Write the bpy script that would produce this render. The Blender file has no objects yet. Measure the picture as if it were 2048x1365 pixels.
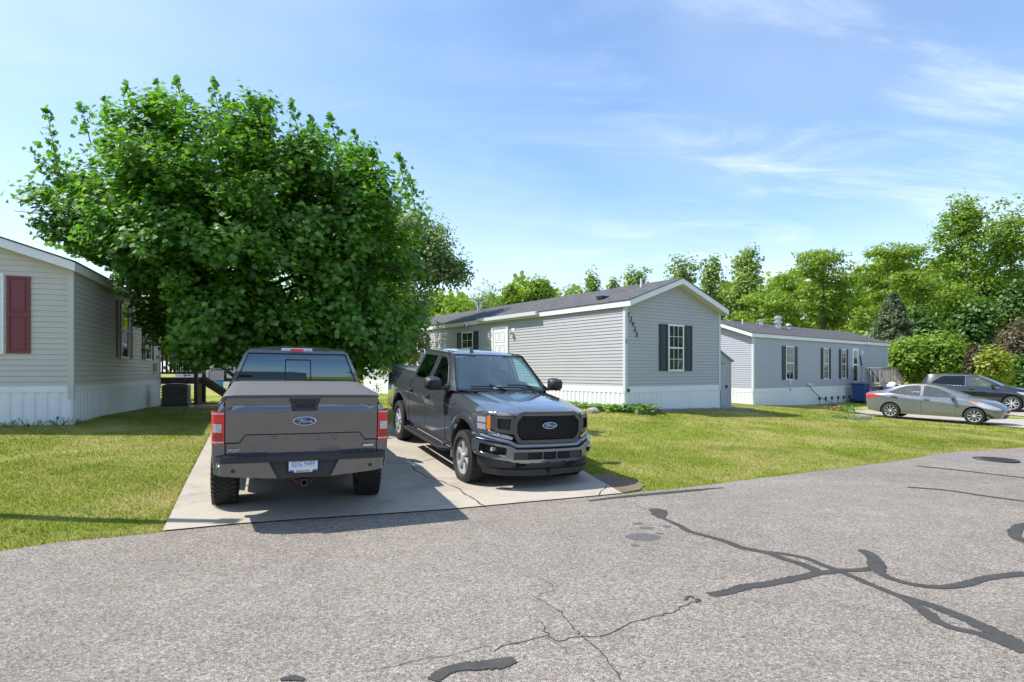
import bpy, bmesh, math, random
import numpy as np
from mathutils import Vector, Matrix, noise
from mathutils.geometry import tessellate_polygon
R = math.radians
SC = bpy.context.scene
COL = SC.collection
random.seed(7); rng = np.random.default_rng(7)
CAMZ = 1.72

# ------------------------------------------------------------------ helpers
def lerp(a, b, t): return a + (b - a) * t
def sstep(a, b, x):
    t = min(1, max(0, (x - a) / (b - a))); return t * t * (3 - 2 * t)
def interp(x, pts):
    if x <= pts[0][0]: return pts[0][1]
    for (a, ya), (b, yb) in zip(pts, pts[1:]):
        if x <= b: return ya + (yb - ya) * (x - a) / (b - a)
    return pts[-1][1]
def frange(a, b, st):
    n = max(1, int(round((b - a) / st))); return [a + (b - a) * i / n for i in range(n + 1)]
def V2(x, y, z=0): return Vector((x, y, z))

class MB:
    """collects faces of one mesh"""
    def __init__(s): s.v = []; s.f = []; s.m = []
    def add(s, vs, fs, mi=0):
        o = len(s.v); s.v += [tuple(v) for v in vs]
        for f in fs: s.f.append([i + o for i in f]); s.m.append(mi)
        return s
    def quad(s, a, b, c, d, mi=0): return s.add([a, b, c, d], [(0, 1, 2, 3)], mi)
    def box(s, c, size, rot=None, mi=0, taper=1.0):
        c = Vector(c); hx, hy, hz = [k / 2 for k in size]
        P = []
        for z in (-1, 1):
            t = taper if z > 0 else 1
            for x, y in ((-1, -1), (1, -1), (1, 1), (-1, 1)):
                p = Vector((x * hx * t, y * hy * t, z * hz))
                if rot is not None: p = rot @ p
                P.append(c + p)
        return s.add(P, [(0, 3, 2, 1), (4, 5, 6, 7), (0, 1, 5, 4), (1, 2, 6, 5), (2, 3, 7, 6), (3, 0, 4, 7)], mi)
    def obox(s, p0, d, n, u0, u1, o0, o1, z0, z1, mi=0):
        """box in a wall's own axes: u along d, o along the outward normal n, z up"""
        p0 = Vector(p0); P = []
        for z in (z0, z1):
            for u, o in ((u0, o0), (u1, o0), (u1, o1), (u0, o1)):
                q = p0 + d * u + n * o; P.append((q.x, q.y, z))
        return s.add(P, [(0, 3, 2, 1), (4, 5, 6, 7), (0, 1, 5, 4), (1, 2, 6, 5), (2, 3, 7, 6), (3, 0, 4, 7)], mi)
    def bar(s, p, q, w, h=None, up=(0, 0, 1), mi=0):
        p = Vector(p); q = Vector(q); h = h or w; d = (q - p); L = d.length; d.normalize()
        up = Vector(up)
        if abs(d.dot(up)) > .98: up = Vector((1, 0, 0))
        x = d.cross(up).normalized(); z = x.cross(d)
        P = []
        for e in (p, q):
            for a, b in ((-1, -1), (1, -1), (1, 1), (-1, 1)): P.append(e + x * (a * w / 2) + z * (b * h / 2))
        return s.add(P, [(0, 3, 2, 1), (4, 5, 6, 7), (0, 1, 5, 4), (1, 2, 6, 5), (2, 3, 7, 6), (3, 0, 4, 7)], mi)
    def tube(s, pts, r, n=8, caps=True, mi=0):
        pts = [Vector(p) for p in pts]; rs = r if isinstance(r, (list, tuple)) else [r] * len(pts)
        o = len(s.v); ref = None
        for i, p in enumerate(pts):
            d = (pts[min(i + 1, len(pts) - 1)] - pts[max(i - 1, 0)]).normalized()
            if ref is None: ref = Vector((0, 0, 1)) if abs(d.z) < .9 else Vector((1, 0, 0))
            x = d.cross(ref)
            if x.length < 1e-4: x = d.cross(Vector((0, 1, 0)))
            x.normalize(); y = x.cross(d); ref = -y if False else ref
            for k in range(n):
                a = 2 * math.pi * k / n
                s.v.append(tuple(p + (x * math.cos(a) + y * math.sin(a)) * rs[i]))
        for i in range(len(pts) - 1):
            for k in range(n):
                k2 = (k + 1) % n
                s.f.append([o + i * n + k, o + i * n + k2, o + (i + 1) * n + k2, o + (i + 1) * n + k]); s.m.append(mi)
        if caps:
            s.f.append([o + k for k in range(n)][::-1]); s.m.append(mi)
            s.f.append([o + (len(pts) - 1) * n + k for k in range(n)]); s.m.append(mi)
        return s
    def lathe(s, prof, c=(0, 0, 0), axis='z', n=32, mi=0, closed=False):
        """prof: (radius, height) pairs turned about an axis"""
        o = len(s.v); c = Vector(c)
        for r, h in prof:
            for k in range(n):
                a = 2 * math.pi * k / n; x, y = r * math.cos(a), r * math.sin(a)
                p = {'z': (x, y, h), 'y': (x, h, y), 'x': (h, x, y)}[axis]
                s.v.append(tuple(c + Vector(p)))
        m = len(prof)
        for i in range(m if closed else m - 1):
            j = (i + 1) % m
            for k in range(n):
                k2 = (k + 1) % n
                s.f.append([o + i * n + k, o + i * n + k2, o + j * n + k2, o + j * n + k]); s.m.append(mi)
        return s
    def sheet(s, outer, fn, holes=(), us=(), vs=(), mi=0):
        """flat polygon (with holes) in u,v cut along grid lines and bent by fn(u,v) -> xyz"""
        loops = [[Vector((u, v, 0)) for u, v in outer]] + [[Vector((u, v, 0)) for u, v in h] for h in holes]
        flat = [p for l in loops for p in l]
        bm = bmesh.new(); bv = [bm.verts.new(p) for p in flat]
        for t in tessellate_polygon(loops):
            try: bm.faces.new([bv[i] for i in t])
            except ValueError: pass
        bmesh.ops.dissolve_degenerate(bm, dist=1e-6, edges=bm.edges[:])
        u0 = min(p.x for p in flat); u1 = max(p.x for p in flat); v0 = min(p.y for p in flat); v1 = max(p.y for p in flat)
        for u in us:
            if u0 + 1e-5 < u < u1 - 1e-5:
                bmesh.ops.bisect_plane(bm, geom=bm.verts[:] + bm.edges[:] + bm.faces[:], dist=1e-6, plane_co=(u, 0, 0), plane_no=(1, 0, 0))
        for v in vs:
            if v0 + 1e-5 < v < v1 - 1e-5:
                bmesh.ops.bisect_plane(bm, geom=bm.verts[:] + bm.edges[:] + bm.faces[:], dist=1e-6, plane_co=(0, v, 0), plane_no=(0, 1, 0))
        bmesh.ops.recalc_face_normals(bm, faces=bm.faces[:])
        bm.verts.index_update()
        s.add([fn(v.co.x, v.co.y) for v in bm.verts], [[v.index for v in f.verts] for f in bm.faces], mi)
        bm.free(); return s
    def prism(s, outer, fn, depth, holes=(), us=(), vs=(), mi=0):
        """sheet given thickness: fn(u,v,w), w from 0 (front) to depth (back), with side walls"""
        s.sheet(outer, lambda u, v: fn(u, v, 0), holes, us, vs, mi)
        s.sheet(outer, lambda u, v: fn(u, v, depth), holes, us, vs, mi)
        for loop in [outer] + list(holes):
            pts = []
            for (a, b), (c, d) in zip(loop, list(loop[1:]) + [loop[0]]):
                n = max(1, int(math.hypot(c - a, d - b) / .12)) if (us or vs) else 1
                pts += [(a + (c - a) * i / n, b + (d - b) * i / n) for i in range(n)]
            k = len(pts)
            s.add([fn(u, v, 0) for u, v in pts] + [fn(u, v, depth) for u, v in pts],
                  [(i, (i + 1) % k, k + (i + 1) % k, k + i) for i in range(k)], mi)
        return s
    def merge(s, o, mi=None):
        k = len(s.v); s.v += o.v
        s.f += [[i + k for i in f] for f in o.f]; s.m += o.m if mi is None else [mi] * len(o.m)
        return s
    def xf(s, M): s.v = [tuple(M @ Vector(v)) for v in s.v]; return s
    def mirror_y(s):
        o = MB(); o.v = [(x, -y, z) for x, y, z in s.v]; o.f = [f[::-1] for f in s.f]; o.m = s.m[:]; return o
    def build(s, name, mats, parent=None, smooth=None, bevel=0, recalc=True):
        me = bpy.data.meshes.new(name); me.from_pydata(s.v, [], s.f)
        mats = mats if isinstance(mats, (list, tuple)) else [mats]
        for m in mats: me.materials.append(m)
        if len(mats) > 1: me.polygons.foreach_set('material_index', s.m)
        if recalc:
            bm = bmesh.new(); bm.from_mesh(me); bmesh.ops.remove_doubles(bm, verts=bm.verts[:], dist=1e-5)
            bmesh.ops.recalc_face_normals(bm, faces=bm.faces[:]); bm.to_mesh(me); bm.free()
        if smooth:
            me.polygons.foreach_set('use_smooth', [True] * len(me.polygons)); me.set_sharp_from_angle(angle=R(smooth))
        me.update()
        o = bpy.data.objects.new(name, me); COL.objects.link(o)
        if parent: o.parent = parent
        if bevel:
            b = o.modifiers.new('bevel', 'BEVEL'); b.width = bevel; b.segments = 2; b.limit_method = 'ANGLE'; b.angle_limit = R(40)
        return o

def tag(o, label=None, cat=None, group=None, kind=None):
    if label: o['label'] = label
    if cat: o['category'] = cat
    if group: o['group'] = group
    if kind: o['kind'] = kind
    return o
def thing(name, label, cat, loc=(0, 0, 0), rz=0, group=None):
    o = bpy.data.objects.new(name, None); COL.objects.link(o); o.empty_display_size = .2
    o.location = loc; o.rotation_euler = (0, 0, rz)
    return tag(o, label, cat, group)
def kids(o): return [c for c in bpy.data.objects if c.parent == o]
def copy_tree(o, parent=None):
    c = o.copy(); COL.objects.link(c)
    if parent: c.parent = parent
    for ch in kids(o): copy_tree(ch, c)
    return c
def text_mb(txt, size=1.0, depth=.002, shear=0, spacing=1):
    cu = bpy.data.curves.new('t', 'FONT'); cu.body = txt; cu.size = size; cu.extrude = depth; cu.align_x = 'CENTER'; cu.align_y = 'CENTER'
    cu.shear = shear; cu.space_character = spacing; cu.resolution_u = 3
    ob = bpy.data.objects.new('t', cu); COL.objects.link(ob)
    dg = bpy.context.evaluated_depsgraph_get(); me = bpy.data.meshes.new_from_object(ob.evaluated_get(dg))
    mb = MB(); mb.v = [tuple(v.co) for v in me.vertices]; mb.f = [list(p.vertices) for p in me.polygons]; mb.m = [0] * len(mb.f)
    bpy.data.objects.remove(ob); bpy.data.curves.remove(cu); bpy.data.meshes.remove(me)
    return mb

# ------------------------------------------------------------------ materials
class NT:
    def __init__(s, name):
        s.mat = bpy.data.materials.new(name); s.mat.use_nodes = True; s.t = s.mat.node_tree; s.t.nodes.clear()
        s.out = s.n('ShaderNodeOutputMaterial')
    def n(s, typ, **kw):
        nd = s.t.nodes.new(typ)
        for k, v in kw.items():
            if k.startswith('_'): setattr(nd, k[1:], v)
        for k, v in kw.items():
            if not k.startswith('_'):
                key = k.replace('__', ' ')
                s.set(nd.inputs[int(k[1:])] if k[0] == 'i' and k[1:].isdigit() else nd.inputs[key], v)
        return nd
    def set(s, sock, v):
        if hasattr(v, 'is_output') or isinstance(v, bpy.types.NodeSocket): s.t.links.new(v, sock)
        elif isinstance(v, bpy.types.Node): s.t.links.new(v.outputs[0], sock)
        else:
            if isinstance(v, (tuple, list)) and len(v) == 3 and sock.type == 'RGBA': v = (*v, 1)
            sock.default_value = v
    def pos(s): return s.n('ShaderNodeNewGeometry').outputs['Position']
    def obj(s): return s.n('ShaderNodeTexCoord').outputs['Object']
    def noise(s, vec, scale, detail=4, rough=.55, dist=0):
        return s.n('ShaderNodeTexNoise', Vector=vec, Scale=scale, Detail=detail, Roughness=rough, Distortion=dist).outputs['Fac']
    def ramp(s, fac, stops):
        r = s.n('ShaderNodeValToRGB', Fac=fac); e = r.color_ramp.elements
        while len(e) > 1: e.remove(e[-1])
        for i, (p, c) in enumerate(stops):
            el = e[0] if i == 0 else e.new(p)
            el.position = p; el.color = (*c, 1) if len(c) == 3 else c
        return r.outputs['Color']
    def mix(s, fac, a, b, mode='MIX'):
        m = s.n('ShaderNodeMix', _data_type='RGBA', _blend_type=mode)
        s.set(m.inputs[0], fac); s.set(m.inputs[6], a); s.set(m.inputs[7], b); return m.outputs[2]
    def math(s, op, a, b=0, c=0):
        m = s.n('ShaderNodeMath', _operation=op); s.set(m.inputs[0], a); s.set(m.inputs[1], b); s.set(m.inputs[2], c); return m.outputs[0]
    def bump(s, h, strength=.3, dist=.01):
        return s.n('ShaderNodeBump', Height=h, Strength=strength, Distance=dist).outputs[0]
    def pbsdf(s, **kw):
        p = s.n('ShaderNodeBsdfPrincipled', **kw); return p
    def done(s, sh):
        s.set(s.out.inputs['Surface'], sh.outputs[0] if isinstance(sh, bpy.types.Node) else sh); return s.mat
M = {}
def plain(name, col, rough=.5, metal=0, var=.12, scale=6, bump=0, bscale=60, coat=0, spec=.5, dirt=0):
    t = NT(name); p = t.obj()
    n = t.noise(p, scale, 5, .6)
    c = t.mix(n, tuple(k * (1 - var) for k in col), tuple(min(1, k * (1 + var)) for k in col))
    if dirt:
        d = t.ramp(t.noise(p, 2.3, 6, .7), [(.45, (0, 0, 0)), (.75, (1, 1, 1))])
        c = t.mix(t.math('MULTIPLY', d, dirt), c, (.18, .15, .11))
    kw = dict(Base__Color=c, Roughness=rough, Metallic=metal)
    b = t.pbsdf(**kw); b.inputs['Specular IOR Level'].default_value = spec
    if coat: b.inputs['Coat Weight'].default_value = coat; b.inputs['Coat Roughness'].default_value = .04
    if bump: t.set(b.inputs['Normal'], t.bump(t.noise(p, bscale, 4), bump, .004))
    M[name] = t.done(b); return M[name]
def glass(name, tint, fres=1.45, refl=1.0, rough=.0, sheen=0, rcol=(1, 1, 1)):
    """thin window glass: tinted see-through plus a mirror-like reflection"""
    t = NT(name); tr = t.n('ShaderNodeBsdfTransparent', Color=tint); gl = t.n('ShaderNodeBsdfGlossy', Color=tuple(refl * k for k in rcol), Roughness=rough)
    f0 = ((fres - 1) / (fres + 1)) ** 2; lw = t.n('ShaderNodeLayerWeight', Blend=.5); fr = t.math('ADD', t.math('MULTIPLY', t.math('POWER', lw.outputs['Facing'], 4.0), 1 - f0), f0)
    m = t.n('ShaderNodeMixShader', i0=fr, i1=tr.outputs[0], i2=gl.outputs[0])
    if sheen:
        d = t.n('ShaderNodeBsdfDiffuse', Color=(.5, .52, .52))  # even pale layer lightens the glass, painted in for sky reflection
        m = t.n('ShaderNodeMixShader', i0=sheen, i1=m.outputs[0], i2=d.outputs[0])
    M[name] = t.done(m); return M[name]
def paint(name, col, metal=.55, rough=.38, coat=1.0, flake=.12):
    t = NT(name); p = t.obj()
    n = t.noise(p, 900, 2); c = t.mix(n, tuple(k * (1 - flake) for k in col), tuple(k * (1 + flake) for k in col))
    d = t.ramp(t.noise(p, 3.1, 6, .65), [(.4, (0, 0, 0)), (.8, (1, 1, 1))])
    c = t.mix(t.math('MULTIPLY', d, .03), c, (.25, .22, .18))
    b = t.pbsdf(Base__Color=c, Roughness=rough, Metallic=metal)
    b.inputs['Coat Weight'].default_value = coat; b.inputs['Coat Roughness'].default_value = .015; b.inputs['Coat IOR'].default_value = 1.75
    M[name] = t.done(b); return M[name]

def asphalt_mat():
    t = NT('asphalt'); p = t.pos()
    v1 = t.n('ShaderNodeTexVoronoi', Vector=p, Scale=84); v2 = t.n('ShaderNodeTexVoronoi', Vector=p, Scale=150)
    def grain(v, st): return t.ramp(t.n('ShaderNodeSeparateColor', i0=v.outputs['Color']).outputs[0], st)
    g1 = grain(v1, [(0, (.085, .077, .073)), (.25, (.17, .154, .145)), (.55, (.265, .24, .225)), (.85, (.38, .35, .33)), (1, (.54, .51, .48))])
    g2 = grain(v2, [(0, (.125, .113, .107)), (.4, (.235, .213, .20)), (.8, (.345, .318, .30)), (1, (.44, .41, .39))])
    c = t.mix(.42, g1, g2)
    dk = t.ramp(t.noise(p, 34, 3, .7), [(.30, (.62, .60, .59)), (.48, (1, 1, 1)), (.7, (1.10, 1.09, 1.08))])
    c = t.mix(1, c, dk, 'MULTIPLY')
    big = t.ramp(t.noise(p, .35, 5, .6, .6), [(.3, (.88, .87, .87)), (.7, (1.06, 1.05, 1.04))]); c = t.mix(1, c, big, 'MULTIPLY')
    mid = t.ramp(t.noise(p, 2.6, 6, .75), [(.28, (.84, .83, .82)), (.60, (1.03, 1.03, 1.03))]); c = t.mix(1, c, mid, 'MULTIPLY')
    st = t.ramp(t.noise(p, 3.3, 3, .6), [(.71, (0, 0, 0)), (.76, (1, 1, 1))]); c = t.mix(t.math('MULTIPLY', st, .40), c, (.17, .155, .14))
    rust = t.ramp(t.noise(p, 4.7, 4, .7), [(.735, (0, 0, 0)), (.78, (1, 1, 1))]); c = t.mix(t.math('MULTIPLY', rust, .40), c, (.27, .15, .09))
    # paler strips where the tyres run, along the road
    mp = t.n('ShaderNodeMapping', Vector=p); mp.inputs['Rotation'].default_value = (0, 0, R(-25)); mp.inputs['Scale'].default_value = (.05, .75, 1)
    c = t.mix(1, c, (1.14, 1.115, 1.025), 'MULTIPLY'); ln = t.ramp(t.noise(mp.outputs[0], 1.0, 3, .5), [(.35, (.93, .93, .93)), (.65, (1.06, 1.055, 1.05))]); c = t.mix(1, c, ln, 'MULTIPLY')
    b = t.pbsdf(Base__Color=c, Roughness=.9)
    b.inputs['Specular IOR Level'].default_value = .25
    t.set(b.inputs['Normal'], t.bump(t.math('ADD', v1.outputs['Distance'], v2.outputs['Distance']), .8, .008))
    M['asphalt'] = t.done(b)
def concrete_mat(name, a, b_, sc=1.0):
    t = NT(name); p = t.pos()
    c = t.mix(t.noise(p, 1.3 * sc, 6, .65), a, b_)
    sp = t.ramp(t.noise(p, 120, 3, .7), [(.3, (.78, .77, .75)), (.7, (1.12, 1.1, 1.08))])
    c = t.mix(1, c, sp, 'MULTIPLY')
    st = t.ramp(t.noise(p, 1.1, 6, .75, .8), [(.50, (0, 0, 0)), (.70, (1, 1, 1))])
    c = t.mix(t.math('MULTIPLY', st, .6), c, tuple(k * .6 for k in a))
    b = t.pbsdf(Base__Color=c, Roughness=.88); b.inputs['Specular IOR Level'].default_value = .25
    t.set(b.inputs['Normal'], t.bump(t.noise(p, 160, 4, .7), .4, .004))
    M[name] = t.done(b)
def grass_colour(t, p):
    """lawn colour shared by soil sheet and blades: green with straw-dry patches"""
    g = t.ramp(t.noise(p, .9, 5, .65), [(.25, (.165, .230, .028)), (.5, (.235, .285, .042)), (.8, (.32, .33, .072))])
    dry = t.ramp(t.noise(p, .42, 7, .66, .5), [(.44, (0, 0, 0)), (.66, (1, 1, 1))])
    g = t.mix(t.math('MULTIPLY', dry, .82), g, (.52, .435, .19))
    return g
def ground_mat():
    t = NT('lawn_ground'); p = t.pos()
    c = grass_colour(t, p)
    f = t.ramp(t.noise(p, 42, 5, .75), [(.3, (.52, .55, .5)), (.68, (1.2, 1.2, 1.15))])
    c = t.mix(1, c, f, 'MULTIPLY')
    b = t.pbsdf(Base__Color=c, Roughness=.95); b.inputs['Specular IOR Level'].default_value = .1
    t.set(b.inputs['Normal'], t.bump(t.noise(p, 55, 4, .8), .8, .03))
    M['lawn_ground'] = t.done(b)
def blade_mat():
    t = NT('grass_blade'); p = t.pos(); c = grass_colour(t, p)
    r = t.n('ShaderNodeNewGeometry').outputs['Random Per Island']
    c = t.mix(1, c, t.ramp(r, [(0, (.78, .84, .75)), (.7, (1.08, 1.06, 1.0)), (1, (1.4, 1.25, 1.1))]), 'MULTIPLY')
    d = t.n('ShaderNodeBsdfDiffuse', Color=c); tl = t.n('ShaderNodeBsdfTranslucent', Color=c)
    M['grass_blade'] = t.done(t.n('ShaderNodeMixShader', i0=.35, i1=d.outputs[0], i2=tl.outputs[0]))
def leaf_mat(name, a, b_, c_=None, trans=.4, gloss=.08, yel=None):
    t = NT(name); r = t.n('ShaderNodeNewGeometry').outputs['Random Per Island']
    stops = [(0, a), (.6, b_)]
    stops.append((1, c_ or tuple(k * 1.25 for k in b_)))
    c = t.ramp(r, stops)
    cl = t.ramp(t.noise(t.pos(), .8, 3), [(.3, (.8, .85, .8)), (.7, (1.15, 1.12, 1.0))])
    c = t.mix(1, c, cl, 'MULTIPLY')
    d = t.n('ShaderNodeBsdfDiffuse', Color=c)
    tc = t.mix(1, c, (1.25, 1.35, .6), 'MULTIPLY')
    tl = t.n('ShaderNodeBsdfTranslucent', Color=tc)
    m = t.n('ShaderNodeMixShader', i0=trans, i1=d.outputs[0], i2=tl.outputs[0])
    g = t.n('ShaderNodeBsdfGlossy', Color=(.75, .8, .75), Roughness=.5)
    m = t.n('ShaderNodeMixShader', i0=gloss, i1=m.outputs[0], i2=g.outputs[0])
    M[name] = t.done(m)
def bark_mat(name, a, b_):
    t = NT(name); p = t.obj()
    mp = t.n('ShaderNodeMapping', Vector=p); mp.inputs['Scale'].default_value = (9, 9, 1.6)
    n = t.noise(mp.outputs[0], 3, 6, .7); c = t.mix(n, a, b_)
    b = t.pbsdf(Base__Color=c, Roughness=.95); t.set(b.inputs['Normal'], t.bump(n, .8, .03)); M[name] = t.done(b)
def shingle_mat():
    t = NT('shingle'); p = t.obj()
    n = t.noise(p, 7, 5, .7); v = t.n('ShaderNodeTexVoronoi', Vector=p, Scale=5.5)
    c = t.mix(n, (.060, .060, .064), (.125, .124, .128))
    c = t.mix(1, c, t.ramp(t.n('ShaderNodeSeparateColor', i0=v.outputs['Color']).outputs[0], [(0, (.8, .8, .8)), (1, (1.2, 1.2, 1.2))]), 'MULTIPLY')
    gr = t.noise(p, 240, 2); c = t.mix(1, c, t.ramp(gr, [(.3, (.75, .75, .75)), (.7, (1.25, 1.25, 1.25))]), 'MULTIPLY')
    b = t.pbsdf(Base__Color=c, Roughness=.92); b.inputs['Specular IOR Level'].default_value = .3
    t.set(b.inputs['Normal'], t.bump(gr, .5, .006)); M['shingle'] = t.done(b)

asphalt_mat(); ground_mat(); blade_mat(); shingle_mat()
concrete_mat('concrete', (.37, .335, .28), (.55, .50, .43))
concrete_mat('concrete_pale', (.36, .33, .285), (.48, .445, .39))
concrete_mat('edging_block', (.22, .19, .16), (.36, .32, .28), 3)
concrete_mat('dirt', (.13, .095, .062), (.26, .20, .14), 2)
plain('tar', (.062, .060, .056), .8, var=.45, scale=9, bump=.6, bscale=90, spec=.25)
plain('crack', (.055, .05, .045), .95)
plain('oil', (.105, .10, .095), .8, var=.3, scale=25)
plain('siding_grey', (.43, .43, .447), .55, var=.05, scale=.9, dirt=.06)
plain('siding_grey_far', (.40, .41, .46), .55, var=.05, scale=.9, dirt=.06)
plain('siding_beige', (.56, .53, .475), .55, var=.05, scale=.9, dirt=.10)
plain('vinyl_white', (.80, .81, .82), .5, var=.04, scale=1.2, dirt=.08)
plain('trim_grey', (.60, .615, .64), .5, var=.04)
plain('trim_beige', (.56, .535, .49), .5, var=.04)
plain('soffit', (.70, .66, .56), .6, var=.05)
plain('shutter_navy', (.024, .030, .045), .5, var=.15, scale=10)
plain('shutter_red', (.185, .045, .050), .5, var=.12, scale=10)
plain('metal_galv', (.55, .57, .58), .4, .8, var=.12)
plain('black_plastic', (.018, .019, .021), .45, var=.2, scale=20, bump=.15, bscale=300)
plain('rubber', (.024, .023, .022), .8, var=.35, scale=14, bump=.3, bscale=90)
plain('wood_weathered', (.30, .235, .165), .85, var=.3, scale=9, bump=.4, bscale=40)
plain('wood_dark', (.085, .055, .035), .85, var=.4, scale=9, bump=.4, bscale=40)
plain('wood_pole', (.16, .12, .085), .9, var=.3, scale=9)
plain('shed_grey', (.40, .42, .44), .7, var=.06, scale=3, dirt=.15)
plain('blue_plastic', (.02, .07, .20), .5, var=.15)
plain('cyan_plastic', (.02, .28, .55), .5, var=.1)
plain('yellow_plastic', (.62, .40, .02), .5, var=.1)
plain('red_plastic', (.45, .03, .025), .45, var=.1)
plain('green_hose', (.04, .12, .06), .5)
plain('stone', (.35, .32, .29), .9, var=.25, scale=5, bump=.6, bscale=14)
plain('iron', (.045, .042, .040), .75, .3, var=.4, scale=30, bump=.4, bscale=60)
plain('rust', (.12, .055, .03), .85, .2, var=.4, scale=20)
plain('ac_metal', (.11, .115, .115), .6, .3, var=.1)
plain('firewood', (.36, .25, .15), .9, var=.4, scale=12)
plain('dark_interior', (.035, .036, .038), .8)
plain('curtain', (.30, .36, .33), .9, var=.15, scale=5)
plain('blind', (.66, .67, .66), .7)
def window_mat():
    t = NT('window_glass'); p = t.obj()
    b = t.pbsdf(Base__Color=t.mix(t.noise(p, 1.5, 3), (.018, .021, .022), (.05, .055, .055)), Roughness=.02)
    b.inputs['Specular IOR Level'].default_value = .6; b.inputs['IOR'].default_value = 1.5
    t.set(b.inputs['Normal'], t.bump(t.noise(p, 2.2, 2), .05, .05)); M['window_glass'] = t.done(b)
window_mat()
glass('pane_clear', (.80, .86, .84), 1.5, 1.0)
SKY_STRENGTH, SUN_E, EXPO, CLOUD = .15, 4.2, .62, 5.4
# ------------------------------------------------------------------ terrain
FPX, CX, HY = 1185.0, 1024.0, 743.0
CP = np.array([
 (0, 3, 0), (-8, 3, .02), (8, 3, -.03), (0, -10, 0), (-25, -6, .08), (25, -3, -.2), (15, 6, -.1), (20, 12, -.2), (10, 12.3, -.14), (12.6, 14.6, -.18),
 (-3.72, 6.31, .0), (1.54, 8.25, 0), (-4.9, 5.65, .02), (-11, 2.2, .05), (5.9, 10.4, -.04), (8.2, 11.8, -.09),
 (-2.8, 7.8, .06), (-4.19, 11.2, .27), (-1.5, 12.8, .285), (.1, 9.5, .0), (-1.7, 8.3, .03), (-3.3, 10.0, .17),
 (-8.83, 11.9, .65), (-12.5, 20.2, .55), (-13.2, 10.2, .66), (-7, 9, .36), (-5.5, 7.6, .14), (3.38, 17.7, .54), (7.16, 20.4, .44), (-6, 18, .5), (-2, 16, .46), (-8.3, 33.9, .52), (2.5, 12.5, .12), (6, 14.5, .13),
 (11.2, 27.5, .17), (24, 38, .05), (14, 22, -.1), (16.4, 25.6, -.235), (18.34, 23.6, -.31), (22, 22, -.35), (28, 28, -.25), (-10, 43, .52), (0, 60, .5), (-30, 40, .6), (-30, 12, .6),
 (40, 50, -.1), (60, 20, -.3), (20, 60, .3), (-60, 60, .5), (60, 80, .2), (0, -40, 0)], float)
def _tps(p, q):
    r2 = ((p[:, None, :] - q[None]) ** 2).sum(2); return .5 * r2 * np.log(r2 + 1e-9)
_n = len(CP); _K = _tps(CP[:, :2], CP[:, :2]) + np.eye(_n) * .6; _P = np.c_[np.ones(_n), CP[:, :2]]
_A = np.zeros((_n + 3, _n + 3)); _A[:_n, :_n] = _K; _A[:_n, _n:] = _P; _A[_n:, :_n] = _P.T
_W = np.linalg.solve(_A, np.r_[CP[:, 2], np.zeros(3)])
def HV(xy):
    xy = np.asarray(xy, float); out = np.empty(len(xy))
    for i in range(0, len(xy), 20000):
        b = xy[i:i + 20000]; out[i:i + 20000] = _tps(b, CP[:, :2]) @ _W[:_n] + np.c_[np.ones(len(b)), b] @ _W[_n:]
    r = np.hypot(xy[:, 0], xy[:, 1] - 15); t = np.clip((r - 45) / 50, 0, 1); t = t * t * (3 - 2 * t)
    return np.clip(out, -.6, .9) * (1 - t) + .1 * t
def H(x, y): return float(HV([(x, y)])[0])
def G(px, py, it=12):
    """ground point seen at a photo pixel, on the terrain"""
    z = 0.0
    for _ in range(it):
        D = (CAMZ - z) * FPX / (py - HY); x = (px - CX) / FPX * D; z = H(x, D)
    return (x, D)
def inpoly(P, poly):
    P = np.asarray(P); x, y = P[:, 0], P[:, 1]; ins = np.zeros(len(P), bool)
    for (x0, y0), (x1, y1) in zip(poly, poly[1:] + poly[:1]):
        if y0 == y1: continue
        c = ((y0 > y) != (y1 > y)) & (x < (x1 - x0) * (y - y0) / (y1 - y0) + x0); ins ^= c
    return ins

xs = np.unique(np.r_[np.linspace(-1500, -60, 14), np.arange(-60, -20, 4), np.arange(-20, 26, .6), np.arange(26, 70, 4), np.linspace(70, 1500, 14)])
ys = np.unique(np.r_[np.linspace(-1500, -30, 12), np.arange(-30, 0, 3), np.arange(0, 46, .6), np.arange(46, 110, 4), np.linspace(110, 1500, 14)])
XX, YY = np.meshgrid(xs, ys); ZZ = HV(np.c_[XX.ravel(), YY.ravel()])
gm = MB(); gm.v = list(map(tuple, np.c_[XX.ravel(), YY.ravel(), ZZ])); nx = len(xs)
gm.f = [[j * nx + i, j * nx + i + 1, (j + 1) * nx + i + 1, (j + 1) * nx + i] for j in range(len(ys) - 1) for i in range(nx - 1)]; gm.m = [0] * len(gm.f)
tag(gm.build('ground', M['lawn_ground'], smooth=60, recalc=False), 'grassy ground of mown lawn patched with dry straw colour', 'ground', kind='structure')

def drape(poly, off, step=.5):
    xs_ = [p[0] for p in poly]; ys_ = [p[1] for p in poly]
    mb = MB().sheet(poly, lambda u, v: (u, v, 0), us=frange(min(xs_), max(xs_), step), vs=frange(min(ys_), max(ys_), step))
    z = HV([(p[0], p[1]) for p in mb.v]); mb.v = [(p[0], p[1], z[i] + off) for i, p in enumerate(mb.v)]
    return mb
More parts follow.
